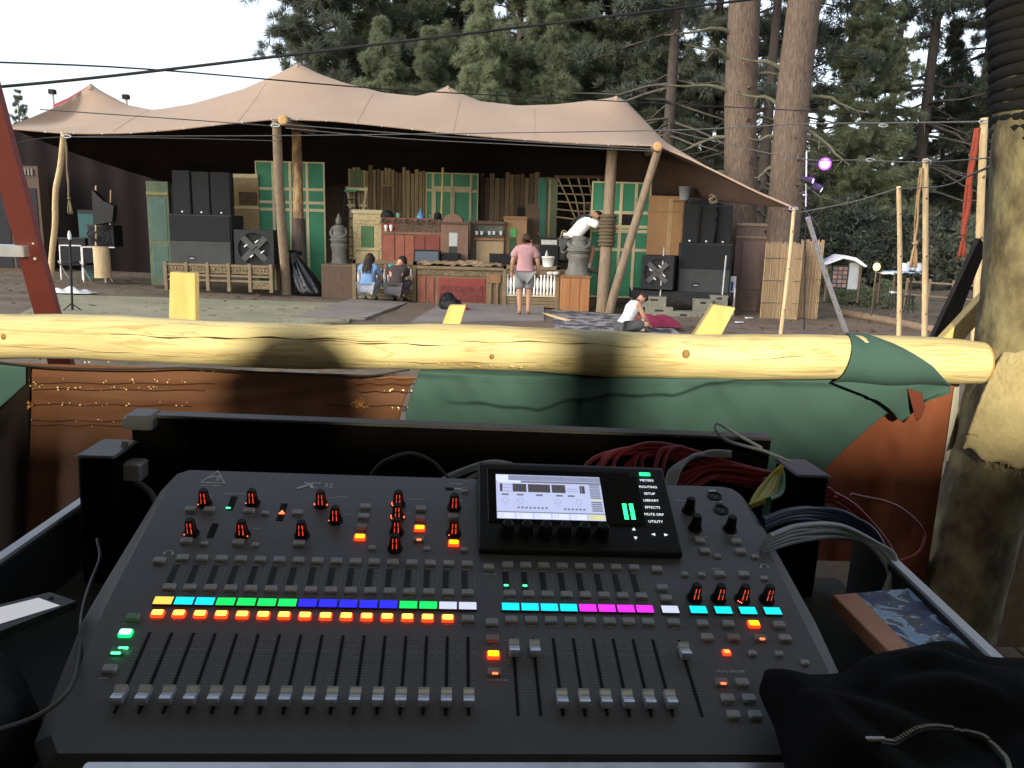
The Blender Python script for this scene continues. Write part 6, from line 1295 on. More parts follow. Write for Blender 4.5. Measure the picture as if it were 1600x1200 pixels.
def label_print(s, x, y, size, m=M_print2):
    if (s, size) not in LBL: me = text_mesh(s, size); me.materials.append(m); LBL[(s, size)] = me
    return link('printed_label', LBL[(s, size)], desk, (x, y, .0006))
def button(k, x, y, nm='button', txt=None, led=None, lab=None):
    o = link(nm, BM[k], desk, (x, y, 0.0)); 
    if lab: o['label'] = lab
    if txt: label_print(txt, x, y - .0095, .0036)
    if led: link('led', led, desk, (x + .004, y - .0058, .002))
    return o
led_g = MB().cbox(-.003, -.0012, 0, .003, .0012, .0012, .0004).mesh('led', E_led); led_r = MB().cbox(-.0035, -.0013, 0, .0035, .0013, .0016, .0004).mesh('led', E_rled)
# scribble strips
strip_mb = MB().cbox(-.0126, -.0075, 0, .0126, .0075, .0025, .0008)
def strip_mesh(nm, c, s):
    m = em('strip_' + nm, c, s); fr = MB(); fr.add(strip_mb.v, strip_mb.f, 1); fr.add([(-.0118, -.0067, .0027), (.0118, -.0067, .0027), (.0118, .0067, .0027), (-.0118, .0067, .0027)], [(0, 1, 2, 3)], 0)
    return fr.mesh('colour_strip', [m, M_black])
SM = {k: strip_mesh(k, c, s) for k, c, s in (('yellow', (1.0, .58, .08), 0.62), ('cyan', (.0, .72, 1.0), 0.58), ('green', (.0, 1.0, .14), 0.46), ('blue', (.01, .01, 1.0), 0.95), ('white', (.72, .78, 1.0), 0.4), ('magenta', (1.0, .02, .95), 0.52), ('aqua', (.0, .82, .92), 0.52))}
order = ['yellow', 'cyan', 'cyan'] + ['green'] * 4 + ['blue'] * 5 + ['green'] * 2 + ['white'] * 2
XA, XM, XU = .4574, .6794, .7190
chan = [(i * P, order[i]) for i in range(16)] + [(XA + i * P, 'cyan' if i < 4 else 'magenta') for i in range(8)] + [(XM, 'white')]
M_slot = mat('fader_slot_black', (.004, .004, .005), (.003, .003, .004), 20, .8, 0)
M_cap = mat('silver_fader_cap', (.66, .72, .86), (.56, .62, .75), 20, .25, .03, metal=.35, spec=.5)
capmb = MB(); prof = [(-.0165, 0), (-.0170, .0085), (-.0150, .0135), (-.0085, .0125), (-.003, .0098), (-.0007, .0094), (-.0007, .0088), (.0007, .0088), (.0007, .0094), (.003, .0098), (.0085, .0125), (.0125, .0135), (.0150, .0085), (.0145, 0)]
capmb.prism([(a * .70, b * .82) for a, b in prof], -.0064, .0064, 'x', 0)
cap_me = capmb.mesh('fader_cap', [M_cap])
line_me = MB().box(-.0062, -.0005, .0070, .0062, .0005, .0081).mesh('cap_line', M_white); stem_me = MB().box(-.002, -.006, -.004, .002, .006, .003).mesh('cap_stem', M_black)
slot_me = MB().cbox(-.0019, -.172, 0, .0019, -.0525, .0006, .0002).mesh('fader_slot', M_slot)
meter_me = MB().cbox(-.0042, .032, 0, .0042, .070, .0006, .0002).mesh('level_meter', mat('smoked_meter', (.016, .017, .022), (.013, .014, .018), 20, .5, 0))
prt = MB()
for ci, (x, c) in enumerate(chan):
    link('colour_strip', SM[c], desk, (x, 0, .0002))
    main = ci == 24; side = ci >= 16
    if not main:
        button('g', x, .083, 'select_button', 'SELECT' if ci % 1 == 0 else None); button('g', x, .0255, 'solo_button', 'SOLO')
        link('level_meter', meter_me, desk, (x - .004, 0, .0002))
        for k in range(7): prt.quad([(x + .003, .035 + .0052 * k, .0006), (x + .0075 - .0015 * (k % 2), .035 + .0052 * k, .0006), (x + .0075 - .0015 * (k % 2), .0363 + .0052 * k, .0006), (x + .003, .0363 + .0052 * k, .0006)])
        prt.quad([(x + .0098, .034, .0006), (x + .0106, .034, .0006), (x + .0106, .068, .0006), (x + .0098, .068, .0006)])
    lit = ci < 15
    button('o' if lit else 'g', x, -.0225, 'mute_button', 'MUTE', lab='mute button lit orange' if lit else None)
    link('fader_slot', slot_me, desk, (x, 0, .0002))
    up_ = main or ci in (16, 17); vy = (-.0755 if not main else -.0770) if up_ else -.1520
    fo = link('fader_cap', cap_me, desk, (x, vy, .003)); link('cap_line', line_me, fo); link('cap_stem', stem_me, fo)
    for k in range(26):
        yy = -.058 - .0042 * k; a = .0035; b = .009 if k % 5 else .0105
        for s in (-1, 1): prt.quad([(x + s * a, yy, .0006), (x + s * b, yy, .0006), (x + s * b, yy + .0007, .0006), (x + s * a, yy + .0007, .0006)][::s])
    for yc in (-.0735, -.0845):
        for s in (-1, 1):
            for (xa, xb, ya, yb) in ((.003, .0125, .0042, .0047), (.003, .0125, -.0047, -.0042), (.0120, .0125, -.0042, .0042)): prt.quad([(x + s * xa, yc + ya, .0007), (x + s * xb, yc + ya, .0007), (x + s * xb, yc + yb, .0007), (x + s * xa, yc + yb, .0007)][::s])
for k in (16, 17): link('led', led_g, desk, (chan[k][0] - .004, .042, .001))
link('led', led_g, desk, (.0345, .196, .001)); 
pp = part('panel_print', prt, mat('dim_screen_print', (.30, .305, .32), (.27, .275, .29), 60, .6, 0), desk); pp['kind'] = 'stuff'
# other buttons
for x, y, k in [(-.029, .0765, 'g'), (.430, .077, 'g'), (.678, .081, 'g'), (.678, .043, 'g'), (.679, .0222, 'g'), (-.019, .190, 'g'), (.008, .190, 'g'), (.067, .190, 'g'), (.140, .189, 'g'), (-.005, .119, 'g'), (.068, .118, 'g'), (.154, .119, 'g'), (.2405, .208, 'g'), (.2405, .184, 'g'), (.2400, .159, 'p'), (.240, .135, 'a'),
                (.327, .207, 'g'), (.327, .183, 'p'), (.327, .159, 'a'), (.3265, .1345, 'p'), (.378, .190, 'g'), (.379, .127, 'a'), (.431, -.028, 'g'), (.431, -.056, 'p'), (.431, -.083, 'a'), (.431, -.110, 'p'), (-.028, -.029, 'n'), (-.028, -.056, 'G'), (-.0275, -.085, 'n'), (-.027, -.111, 'g'),
                (.719, -.024, 'g'), (.755, -.024, 'g'), (.791, -.024, 'a'), (.827, -.024, 'g'), (.719, -.0485, 'g'), (.755, -.0485, 'p'), (.792, -.0485, 'p'), (.827, -.048, 'g'), (.717, -.122, 'p'), (.744, -.122, 'g'), (.718, -.146, 'g'), (.745, -.146, 'g'), (.718, -.170, 'g'), (.745, -.170, 'g'),
                (.761, .148, 'g'), (.762, .124, 'g'), (.819, .148, 'g'), (.819, .125, 'g'), (.771, .074, 'g'), (.808, .0745, 'g')]: button(k, x, y)
for x, y, k in [(.092, .186, 's'), (.021, .114, 's'), (.093, .114, 's'), (.260, .113, 's'), (.340, .114, 's'), (.395, .114, 's'), (.396, .255, 's'), (.738, -.074, 'r'), (.773, -.0745, 's'), (.809, -.075, 's'), (.839, -.089, 's'), (.779, .113, 's'), (.838, .114, 's'), (.718, .072, 's'), (.743, .072, 's'), (.837, .067, 's')]: button(k, x, y)
for x, y, m in ((.3265, .1345, led_r), (.431, -.110, led_r), (.792, -.0485, led_r), (.717, -.122, led_r)): link('led', m, desk, (x + .001, y - .0040, .0036))
lg = MB().cbox(-.0055, -.0013, 0, .0055, .0013, .0016, .0004).mesh('led', E_led); link('led', lg, desk, (-.0275, -.0895, .0036)); link('led', lg, desk, (-.0215, -.0815, .0036))
# gate / dynamics meters with the warning triangle
for (x, y0, y1) in ((.037, .192, .226), (.025, .128, .160), (.116, .170, .212)): part('level_meter', MB().cbox(x - .005, y0, 0, x + .005, y1, .0007, .0002), M_slot, desk)
part('led', MB().prism([(-.0045, -.0035), (.0045, -.0035), (0, .0045)], 0, .0015, 'z'), E_rled, desk, (.1165, .189, .0008))
# knobs
kb = MB(); kb.lathe([(.0135, 0), (.0135, .0015), (.0128, .0022)], 24); base_me = kb.mesh('knob_base', M_black)
kb = MB(); n = 16; prof = [(.0088, .0018), (.0083, .014), (.0070, .0225), (.0058, .0240)]; kb.lathe(prof, 20, 0)
for k in range(10):
    a = 2 * math.pi * k / 10 + .314; M_ = Matrix.Rotation(a, 4, 'Z'); kb.add([M_ @ Vector(p) for p in ((.0080, -.0016, .0022), (.0104, -.0016, .0022), (.0104, .0016, .0022), (.0080, .0016, .0022), (.0060, -.0013, .0235), (.0078, -.0013, .0222), (.0078, .0013, .0222), (.0060, .0013, .0235))], [(0, 1, 5, 4), (1, 2, 6, 5), (2, 3, 7, 6), (4, 5, 6, 7)], 0)
knob_me = kb.mesh('knob', M_black)
sb = MB()
for k in range(8):
    a = 2 * math.pi * k / 8 + R(292); M_ = Matrix.Rotation(a, 4, 'Z'); sb.add([M_ @ Vector(p) for p in ((.0090, -.0008, .0050), (.0090, .0008, .0050), (.0075, .0008, .0215), (.0075, -.0008, .0215))], [(0, 1, 2, 3)], 0)
stripe_me = sb.mesh('light_pipe', E_knob); ring_l = MB()
for k in range(11):
    a = R(-240 + 30 * k); ring_l.cbox(.0118 * math.cos(a) - .0006, .0118 * math.sin(a) - .0006, .0022, .0118 * math.cos(a) + .0006, .0118 * math.sin(a) + .0006, .0030, .0002)
ring_me = ring_l.mesh('ring_leds', mat('unlit_led', (.05, .02, .02), (.04, .015, .015), 9, .4, 0))
dot_me = MB().ball((0, 0, .0026), (.0011, .0011, .0008), 8).mesh('ring_led', E_rled)
def knob(x, y, lit=True, dots=(), s=1.0, kz=0.0):
    o = link('knob', knob_me, desk, (x, y, kz)); o.scale = (.86, .86, 1.12); link('knob_base', base_me, o); link('ring_leds', ring_me, o)
    if lit: link('light_pipe', stripe_me, o)
    for a in dots: d_ = link('ring_led', dot_me, o, (.0118 * math.cos(R(a)), .0118 * math.sin(R(a)), 0))
    return o
for x, y, d in [(-.003, .206, (215,)), (.068, .210, (200,)), (-.003, .136, (215,)), (.070, .136, (325,)), (.155, .138, ()), (.172, .211, (200, 185, 350, 335)), (.199, .174, (200,)), (.291, .217, (170, 185, 200, 215, 230)), (.292, .185, (170, 190, 210, 228, 0, 345)), (.293, .150, ()), (.293, .114, ()), (.379, .213, ()), (.379, .151, (225,)), (.720, .024, ()), (.755, .024, ()), (.790, .024, (215, 232, 245)), (.826, .024, ())]: knob(x, y, True, d)
for x, y in [(.762, .222), (.761, .178), (.818, .178)]: knob(x, y, False)
# XLR sockets
for x, y in ((.817, .264), (.818, .227)):
    so_ = part('xlr_socket', MB().lathe([(.0125, 0), (.0125, .002), (.0095, .002), (.0095, .0005)], 24), M_black, desk, (x, y, .0002)); part('socket_pins', MB().ball((-.004, 0, .001), .0012, 6).ball((.004, 0, .001), .0012, 6).ball((0, -.004, .001), .0012, 6), M_steel, so_); part('release_tab', MB().cbox(-.006, .010, 0, .006, .015, .0025, .0006), M_print2 if y > .25 else M_black, so_)
part('usb_socket', MB().cbox(-.0065, -.003, 0, .0065, .003, .0008, .0003), M_slot, desk, (.371, .262, .0002)); part('usb_tag', MB().quad([(.380, .2605, .0006), (.391, .2605, .0006), (.391, .2645, .0006), (.380, .2645, .0006)]), M_print2, desk)
# printed lettering
for x in (.7195, .7552, .7905, .8262): link('colour_strip', SM['aqua'], desk, (x, .0005, .0002))
for s, x, y, z in (('MUTE GROUPS', .735, -.104, .0055), ('CONFIG/PREAMP', .034, .232, .0042), ('GATE', .086, .150, .004), ('DYNAMICS', .200, .232, .0042), ('EQUALIZER', .322, .232, .0042), ('MAIN BUS', .382, .232, .0042), ('RECORDER', .382, .2755, .0042), ('MONITOR', .755, .249, .004), ('TALKBACK', .818, .249, .004), ('MONITOR LEVEL', .762, .158, .0038), ('PHONES', .818, .163, .0038), ('ASSIGN', .769, .086, .004), ('SET', .768, .040, .0035), ('GAIN', -.003, .2265, .0032), ('FREQ', .070, .159, .0032), ('LINK', .008, .1805, .0032), ('HIGH PASS', .068, .180, .0032), ('COMP', .140, .180, .0032), ('THRESHOLD', .182, .229, .0032), ('RATIO', .215, .190, .0032), ('HIGH', .2405, .1985, .003), ('HI MID', .2405, .1745, .003), ('LO MID', .240, .1495, .003), ('LOW', .240, .1255, .003), ('GAIN', .308, .232, .003), ('WIDTH', .308, .196, .003), ('MODE', .327, .1735, .003), ('LEVEL', .379, .229, .0032), ('PAN', .379, .1655, .0032), ('VIEW', .260, .105, .003), ('VIEW', .340, .106, .003), ('VIEW', .093, .106, .003), ('INPUTS 1-16', -.030, -.039, .003), ('USB', .396, .2475, .003), ('ACCESS', .396, .266, .003), ('LAYER', -.030, -.124, .0038), ('SENDS ON FADER', .434, -.121, .0034), ('CLEAR SOLO', .431, .065, .0034), ('MAIN', .432, -.038, .003), ('BUS', .432, -.066, .003), ('DCA', .431, -.094, .003)): label_print(s, x, y, z)
lgm = MB()
for (p0, p1, wv) in (((.128, .2505), (.152, .266), .0022), ((.152, .266), (.163, .2665), .0012), ((.137, .266), (.146, .2650), .0014), ((.146, .265), (.152, .2525), .0024), ((.152, .2525), (.158, .2535), .0012)):
    a, b = Vector((*p0, .0007)), Vector((*p1, .0007)); d = (b - a).normalized(); s = Vector((-d.y, d.x, 0)) * wv; lgm.quad([a - s, b - s, b + s, a + s])
part('model_mark', lgm, M_print2, desk); label_print('32', .176, .2605, .0155)
tri = MB(); A = [(-.0255, .258), (.0150, .258), (-.0052, .292)]
for i in range(3):
    a, b = Vector((*A[i], .0007)), Vector((*A[(i + 1) % 3], .0007)); d = (b - a).normalized(); s = Vector((-d.y, d.x, 0)) * .0011; tri.quad([a, b, b + s * 1.6, a + s * 1.6])
for r0 in (.0075, .0042): 
    for k in range(9):
        a0, a1 = R(-60 + 26 * k), R(-60 + 26 * (k + 1)); c = (-.0052, .2695); tri.quad([(c[0] + r0 * math.cos(a0), c[1] + r0 * math.sin(a0), .0007), (c[0] + (r0 + .0016) * math.cos(a0), c[1] + (r0 + .0016) * math.sin(a0), .0007), (c[0] + (r0 + .0016) * math.cos(a1), c[1] + (r0 + .0016) * math.sin(a1), .0007), (c[0] + r0 * math.cos(a1), c[1] + r0 * math.sin(a1), .0007)][::-1])
part('maker_mark', tri, M_print2, desk); label_print('behringer', -.0052, .2525, .0085)
hp = MB()
for cx, cy in ((-.022, .094), (.846, .094)):
    for k in range(8): a0, a1 = R(-20 + 27 * k), R(-20 + 27 * (k + 1)); hp.quad([(cx + .005 * math.cos(a0), cy + .004 * math.sin(a0), .0007), (cx + .006 * math.cos(a0), cy + .005 * math.sin(a0), .0007), (cx + .006 * math.cos(a1), cy + .005 * math.sin(a1), .0007), (cx + .005 * math.cos(a1), cy + .004 * math.sin(a1), .0007)])
    for s in (-1, 1): hp.quad([(cx + s * .0055 - .0014, cy - .004, .0007), (cx + s * .0055 + .0014, cy - .004, .0007), (cx + s * .0055 + .0014, cy + .0005, .0007), (cx + s * .0055 - .0014, cy + .0005, .0007)])
part('headphone_mark', hp, M_print2, desk)
# display unit: own frame on the slanted face
SL = math.atan2(.038, .185)
DM = Matrix.Translation((0, .105, .012)) @ Matrix.Rotation(SL, 4, 'X')
du = part('display_unit', MB().prism([(.105, .0), (.105, .011), (.108, .0128), (.270, .0455), (.277, .0455), (.284, .040), (.288, .0)], .4155, .7225, 'x'), mat('black_satin_housing', (.020, .021, .024), (.016, .017, .019), 20, .5, .04), desk); bevel(du, .005, 3)
def dpart(nm, mb, m, dz=0.0): o = part(nm, mb, m, du); o.matrix_local = DM @ Matrix.Translation((0, 0, dz + .0012)); return o
dpart('glass_front', MB().cbox(.430, .050, 0, .662, .158, .0006, .0003), mat('glossy_black_glass', (.010, .011, .013), (.009, .010, .011), 9, .18, 0, spec=.6))
E_lcd = em('lcd_background', (.60, .66, .98), .38); E_lcd2 = em('lcd_panel', (.40, .45, .68), .27); E_dk = em('lcd_dark', (.11, .10, .12), .25); E_lw = em('lcd_white', (.80, .85, 1.0), .42); E_ly = em('lcd_yellow', (.85, .82, .45), .38); E_lg = em('lcd_grey', (.30, .33, .42), .22)
sc_ = MB(); X0_, X1_, Y0_, Y1_ = .4435, .6118, .0560, .1460
def sq_(u0, v0, u1, v1, mi, z=.0011): sc_.quad([(X0_ + (X1_ - X0_) * u0, Y0_ + (Y1_ - Y0_) * v0, z), (X0_ + (X1_ - X0_) * u1, Y0_ + (Y1_ - Y0_) * v0, z), (X0_ + (X1_ - X0_) * u1, Y0_ + (Y1_ - Y0_) * v1, z), (X0_ + (X1_ - X0_) * u0, Y0_ + (Y1_ - Y0_) * v1, z)], mi)
sq_(0, 0, 1, 1, 0, .0009); sq_(.12, .865, 1, .985, 1); sq_(.0, .865, .115, .985, 3); sq_(.24, .815, 1, .855, 5); sq_(.02, .815, .23, .86, 3)
for u in (.38, .62, .83): sq_(u, .865, u + .006, .985, 5, .0013)
sq_(.035, .60, .06, .78, 2); sq_(.07, .61, .15, .62, 5); sq_(.07, .68, .15, .69, 5); sq_(.07, .75, .15, .76, 5)
for a, b in ((.155, .285), (.30, .51), (.525, .655)): sq_(a, .60, b, .785, 2)
sq_(.79, .60, .84, .775, 2); sq_(.67, .69, .77, .70, 5); sq_(.67, .63, .77, .64, 5); sq_(.80, .62, .815, .76, 5, .0013)
for a in (.05, .19, .37, .56, .67): sq_(a, .515, a + .065, .555, 5)
def circ(u, v, r):
    for k in range(12): a0, a1 = 2 * math.pi * k / 12, 2 * math.pi * (k + 1) / 12; c = (X0_ + (X1_ - X0_) * u, Y0_ + (Y1_ - Y0_) * v); sc_.quad([(c[0] + r * math.cos(a0), c[1] + r * math.sin(a0), .0012), (c[0] + r * 1.18 * math.cos(a0), c[1] + r * 1.18 * math.sin(a0), .0012), (c[0] + r * 1.18 * math.cos(a1), c[1] + r * 1.18 * math.sin(a1), .0012), (c[0] + r * math.cos(a1), c[1] + r * math.sin(a1), .0012)], 1)
for u in (.08, .22, .57, .77): circ(u, .40, .0045); circ(u, .30, .0022)
for k in range(8): sq_(.19 + k * .037, .225, .19 + k * .037 + .022, .265, 5)
for k in range(6): sq_(.62 + k * .036, .215, .62 + k * .036 + .022, .255, 5)
for k in range(13): sq_(.885, .20 + .048 * k, .985, .20 + .048 * k + .03, 5 if k != 5 else 4)
sq_(0, .135, 1, .155, 5)
for k in range(6): sq_(k / 6 + .012, .012, (k + 1) / 6 - .008, .125, 3 if k < 5 else 4); circ(k / 6 + .045, .07, .0028)
dpart('lcd_screen', sc_, [E_lcd, E_lcd2, E_dk, E_lw, E_ly, E_lg])
for k in range(6):
    kn = link('display_knob', knob_me, du); kn.matrix_local = DM @ Matrix.Translation((.4578 + k * .0287, .030, .0)) @ Matrix.Diagonal((1.05, 1.05, 1.0, 1)); link('knob_base', base_me, kn)
mt = MB()
for x in (.6448, .6556):
    for k in range(9): mt.cbox(x - .0034, .061 + k * .0036, 0, x + .0034, .0637 + k * .0036, .0008, .0003)
dpart('meter_leds', mt, em('meter_green', (.02, .95, .22), 2.0)); dpart('meter_window', MB().cbox(.6365, .052, 0, .6735, .150, .0005, .0002), mat('dark_green_window', (.006, .022, .015), (.005, .018, .012), 9, .25, 0))
for k, s in enumerate(('METERS', 'ROUTING', 'SETUP', 'LIBRARY', 'EFFECTS', 'MUTE GRP', 'UTILITY')):
    me = text_mesh(s, .0066); me.materials.append(em('backlit_lettering', (.75, .8, .9), .75)); o = link('button_label', me, du); o.matrix_local = DM @ Matrix.Translation((.6895, .1425 - .01415 * k, .0022))
me = text_mesh('HOME', .0060); me.materials.append(M_black); hk = dpart('home_button', MB().cbox(.680, .1535, 0, .6975, .1600, .0012, .0004), em('home_green', (.02, .9, .25), 1.5)); o = link('button_label', me, hk, (.6887, .1567, .0015))
ar = MB()
for (x, y, a) in ((.6527, .042, 90), (.653, .0255, -90), (.682, .033, 180), (.701, .0328, 0)):
    ar.quad([(x + .0036 * math.cos(R(a + t)), y + .0032 * math.sin(R(a + t)), .0008) for t in (0, 130, 230)])
dpart('arrow_keys', ar, em('backlit_lettering', (.75, .8, .9), .75))
# ================================================================= CABLES BEHIND THE DESK
M_rc = mat('red_cable', (.22, .022, .032), (.17, .018, .026), 20, .45, .05); M_gc = mat('grey_cable', (.30, .33, .38), (.24, .265, .31), 20, .45, .05); M_bc = mat('navy_cable', (.018, .030, .075), (.014, .022, .055), 20, .45, .05); M_yc = mat('yellow_green_cable', (.34, .30, .04), (.26, .24, .035), 20, .45, .05); M_gnc = mat('dark_green_cable', (.03, .11, .05), (.025, .085, .04), 20, .45, .05); M_kc = mat('black_lead', (.018, .018, .019), (.012, .012, .013), 20, .5, .05)
random.seed(33)
def lead(pts, m, r, label, group, jit=.0, name='cable'):
    P_ = [CFM @ (cfy(px, py, y) + Vector((random.uniform(-jit, jit), random.uniform(-jit, jit), random.uniform(-jit, jit)))) for px, py, y in pts]
    return solo(name, MB().tube(smooth_path([p - P_[0] for p in P_], 7), r, 7), m, label, 'cable', P_[0], group)
RG = 'red cables bundled behind the desk'
for i in range(12):
    dx, dy, s = random.uniform(-16, 16), random.uniform(-9, 9), i / 11
    lead([(905 + 16 * i * .8 + dx * .3, 742 + dy * .3, .36), (930 + 11 * i + dx, 712 + dy - 6 * math.sin(i) , .385), (1000 + 6 * i + dx, 697 + dy * 1.1 + i, .40), (1085 + dx, 708 + dy * 1.1 + i * 1.0, .40), (1150 + dx, 728 + dy * 1.4 + i * 1.6, .395), (1235, 748 + dy + i * 1.5, .41), (1300 + dx * .5, 770 + dy + i * .5, .42)], M_rc, .0046, 'thin red cable in the thick loop from the screen to the right end block', RG)
for i in range(6):
    dx, dy = random.uniform(-10, 10), random.uniform(-8, 8)
    lead([(1040 + 9 * i, 762, .36), (1075 + 8 * i + dx, 742 + dy, .38), (1130 + dx, 730 + dy + 3 * i, .39), (1200 + dx, 742 + dy + 2 * i, .40), (1240, 758 + dy, .43)], M_rc, .0044, 'thin red cable in the lower loop beside the grey ones', RG)
for i in range(8):
    dx, dy = random.uniform(-10, 10), random.uniform(-7, 7)
    lead([(1270, 760 + dy, .44), (1320 + dx, 790 + dy, .47), (1360 + dx, 825 + dy + i, .48), (1385 + dx * .6, 860 + dy, .46), (1400 + dx * .5, 900 + dy, .44), (1380, 935, .40)], M_rc, .0042, 'thin red cable trailing down the terracotta cloth', RG)
lead([(1330, 772, .46), (1400, 790, .50), (1442, 828, .52), (1436, 862, .5), (1400, 876, .48), (1360, 862, .46)], M_rc, .0030, 'single thin red lead looping wide before the terracotta cloth', RG)
GG = 'grey cables behind the desk'; random.seed(77)
for i, (a, b) in enumerate((((705, 742), 722), ((700, 748), 726), ((726, 752), 733))): lead([(690 + i * 10, 752 + i * 3, .34), (a[0], a[1], .36), (770, b, .38), (830, b + 14, .38)], M_gc, .0046, 'grey cable arching in left of the screen', GG)
for i in range(4): lead([(1041 + i * 4, 760, .34), (1048 + i * 5, 735 - i, .36), (1075 + i * 3, 718 - i * 2, .38), (1110, 706 + 2 * i, .395), (1142, 707 + 2 * i, .40)], M_gc, .0040, 'grey cable curving up right of the screen', GG)
for i in range(5): lead([(1190 + i * 3, 862 - i * 6, .12), (1240 + i * 2, 846 - i * 6, .18), (1300 + i * 3, 838 - i * 4 + 6 * (i % 2), .24 + .012 * (i % 2)), (1350 + i * 5, 846 + i * 1, .26 + .012 * (i % 2)), (1386 + i * 3, 885 - i * 3, .24), (1392 - i * 3, 930, .2)], M_gc, .0050, 'thick grey cable arching over the right case wall', GG)
for i in range(8):
    dy = random.uniform(-14, 10); lead([(1192, 822 + dy, .2), (1230, 808 + dy, .24), (1270, 800 + dy + i, .28), (1320, 806 + dy + i * 2, .30), (1362, 836 + dy, .30), (1390, 872, .28)], M_bc, .0048, 'navy blue cable in the arch above the grey ones', 'navy cables right of the desk')
for i in range(7): lead([(1172 + i * 5, 792 - i * 2, .24), (1185 + i * 6, 770 + random.uniform(-4, 4), .30), (1205 + i * 3, 745, .34), (1222, 728 + i * 2, .35)], M_yc if i < 5 else M_gnc, .0046, 'yellow green cable rising to the right end block' if i < 5 else 'dark green cable rising to the right end block', 'yellow and green cables at the right end block')
lead([(1190, 700, .43), (1150, 678, .42), (1122, 662, .40), (1118, 672, .39), (1140, 690, .385), (1195, 705, .38), (1235, 722, .36)], M_gc, .0030, 'pale grey wire loop standing up over the rear panel', GG)
lead([(580, 742, .36), (600, 722, .37), (640, 709, .38), (675, 722, .37), (700, 748, .35)], M_kc, .0042, 'black lead arching behind the desk top edge', 'black leads around the desk')
lead([(152, 842, .25), (156, 872, .2), (140, 915, .1), (128, 960, .02), (124, 1020, -.08), (110, 1075, -.16), (60, 1118, -.24), (-30, 1150, -.3)], M_kc, .0028, 'black lead running down the left side of the desk', 'black leads around the desk')
lead([(196, 690, .40), (192, 715, .39), (205, 745, .38), (235, 770, .36), (248, 800, .3)], mat('clear_grey_lead', (.10, .10, .11)), .006, 'translucent grey lead beside the left end block', 'black leads around the desk')
# ================================================================= BOOK, JACKET, TABLET
def cfthing(name, label, cat): o = thing(name, label, cat); o.matrix_world = CFM; return o
bk = cfthing('notebook', 'thick notebook with blue painted cover and copper coloured spine lying on the case edge', 'book')
ZB = -.030
c = [cfz(*p, ZB) for p in ((1303, 930), (1432, 918), (1522, 1012), (1392, 1020))]
def slab(q, z0, z1): return MB().add([(p.x, p.y, z0) for p in q] + [(p.x, p.y, z1) for p in q], [(3, 2, 1, 0), (4, 5, 6, 7), (0, 1, 5, 4), (1, 2, 6, 5), (2, 3, 7, 6), (3, 0, 4, 7)])
ins = [c[0].lerp(c[1], .02), c[1].lerp(c[0], .02), c[2].lerp(c[3], .02), c[3].lerp(c[2], .02)]
part('pages', slab([ins[0].lerp(ins[3], .015), ins[1].lerp(ins[2], .015), ins[2].lerp(ins[1], .015), ins[3].lerp(ins[0], .015)], ZB - .018, ZB - .003), mat('paper_pages', (.55, .53, .48), (.45, .43, .38), 90, .9, .3, (.2, .2, 8)), bk)
M_cover = mat('blue_painted_cover', (.50, .66, .85), (.035, .06, .16), 16, .45, .1, sharp=.12)
def _cover():
    m = M_cover; n, l = m.node_tree.nodes, m.node_tree.links; cr = [x for x in n if x.type == 'VALTORGB'][0]; cr.color_ramp.elements[0].color = (.03, .045, .11, 1); e = cr.color_ramp.elements.new(.47); e.color = (.045, .10, .30, 1); e = cr.color_ramp.elements.new(.53); e.color = (.07, .08, .07, 1); e = cr.color_ramp.elements.new(.58); e.color = (.22, .40, .66, 1)
    [x for x in n if x.type == 'TEX_NOISE'][0].inputs['Distortion'].default_value = 1.6
_cover()
part('cover', slab([c[0].lerp(c[1], .27), c[1], c[2], c[3].lerp(c[2], .27)], ZB - .003, ZB), M_cover, bk); part('back_cover', slab(c, ZB - .022, ZB - .018), M_cover, bk)
part('spine', slab([c[0], c[0].lerp(c[1], .265), c[3].lerp(c[2], .265), c[3]], ZB - .003, ZB + .0004), mat('copper_cloth', (.58, .27, .17), (.48, .22, .135), 20, .5, .1), bk)
part('spine_edge', slab([c[0].lerp(c[1], -.012), c[0].lerp(c[1], -.001), c[3].lerp(c[2], -.001), c[3].lerp(c[2], -.012)], ZB - .021, ZB - .0005), mat('copper_cloth', (.4, .2, .13)), bk)
part('ribbon', MB().tube([CI @ (CFM @ cfz(1392, 1023, ZB - .01)), cfz(1402, 1034, ZB - .02), cfz(1404, 1046, ZB - .035)], .002, 5), M_wcloth, bk)
# black jacket heaped over the right front corner
edge = [cfz(*p, z) for p, z in (((1240, 1215), .0), ((1216, 1120), .005), ((1190, 1048), .006), ((1262, 1052), -.005), ((1318, 1048), -.01), ((1352, 1026), -.01), ((1420, 1010), -.01), ((1482, 1000), -.005), ((1545, 1024), -.01), ((1640, 1034), -.01), ((1740, 1120), -.01), ((1760, 1260), -.01))]
edge = smooth_path(edge, 6); focus = cfz(1470, 1330, -.02)
def jacket_fn(u, v):
    k = u * (len(edge) - 1); i = min(int(k), len(edge) - 2); e = edge[i].lerp(edge[i + 1], k - i); p = e.lerp(focus, v * 1.02); hgt = .036 * math.sin(min(1, v * 2.2) * math.pi / 2) * (1 - .35 * v)
    hgt += (.008 * math.sin(p.x * 24 + p.y * 16) + .011 * abs(math.sin(p.x * 9 - p.y * 24)) - .006 + .007 * abs(math.sin(p.x * 26 + p.y * 21 + 1)) + .003 * math.sin(p.y * 70 + p.x * 25)) * min(1, v * 4)
    return (p.x, p.y, p.z + hgt - .02 * (v == 0))
mb = MB(); mb.grid(jacket_fn, 110, 50); jk = cfthing('jacket', 'black jacket with a metal zip heaped over the right front corner of the desk', 'jacket'); part('cloth', mb, mat('black_fleece', (.010, .010, .011), (.007, .007, .0075), 14, .98, .3, spec=.05, bscale=120, bdist=.004), jk)
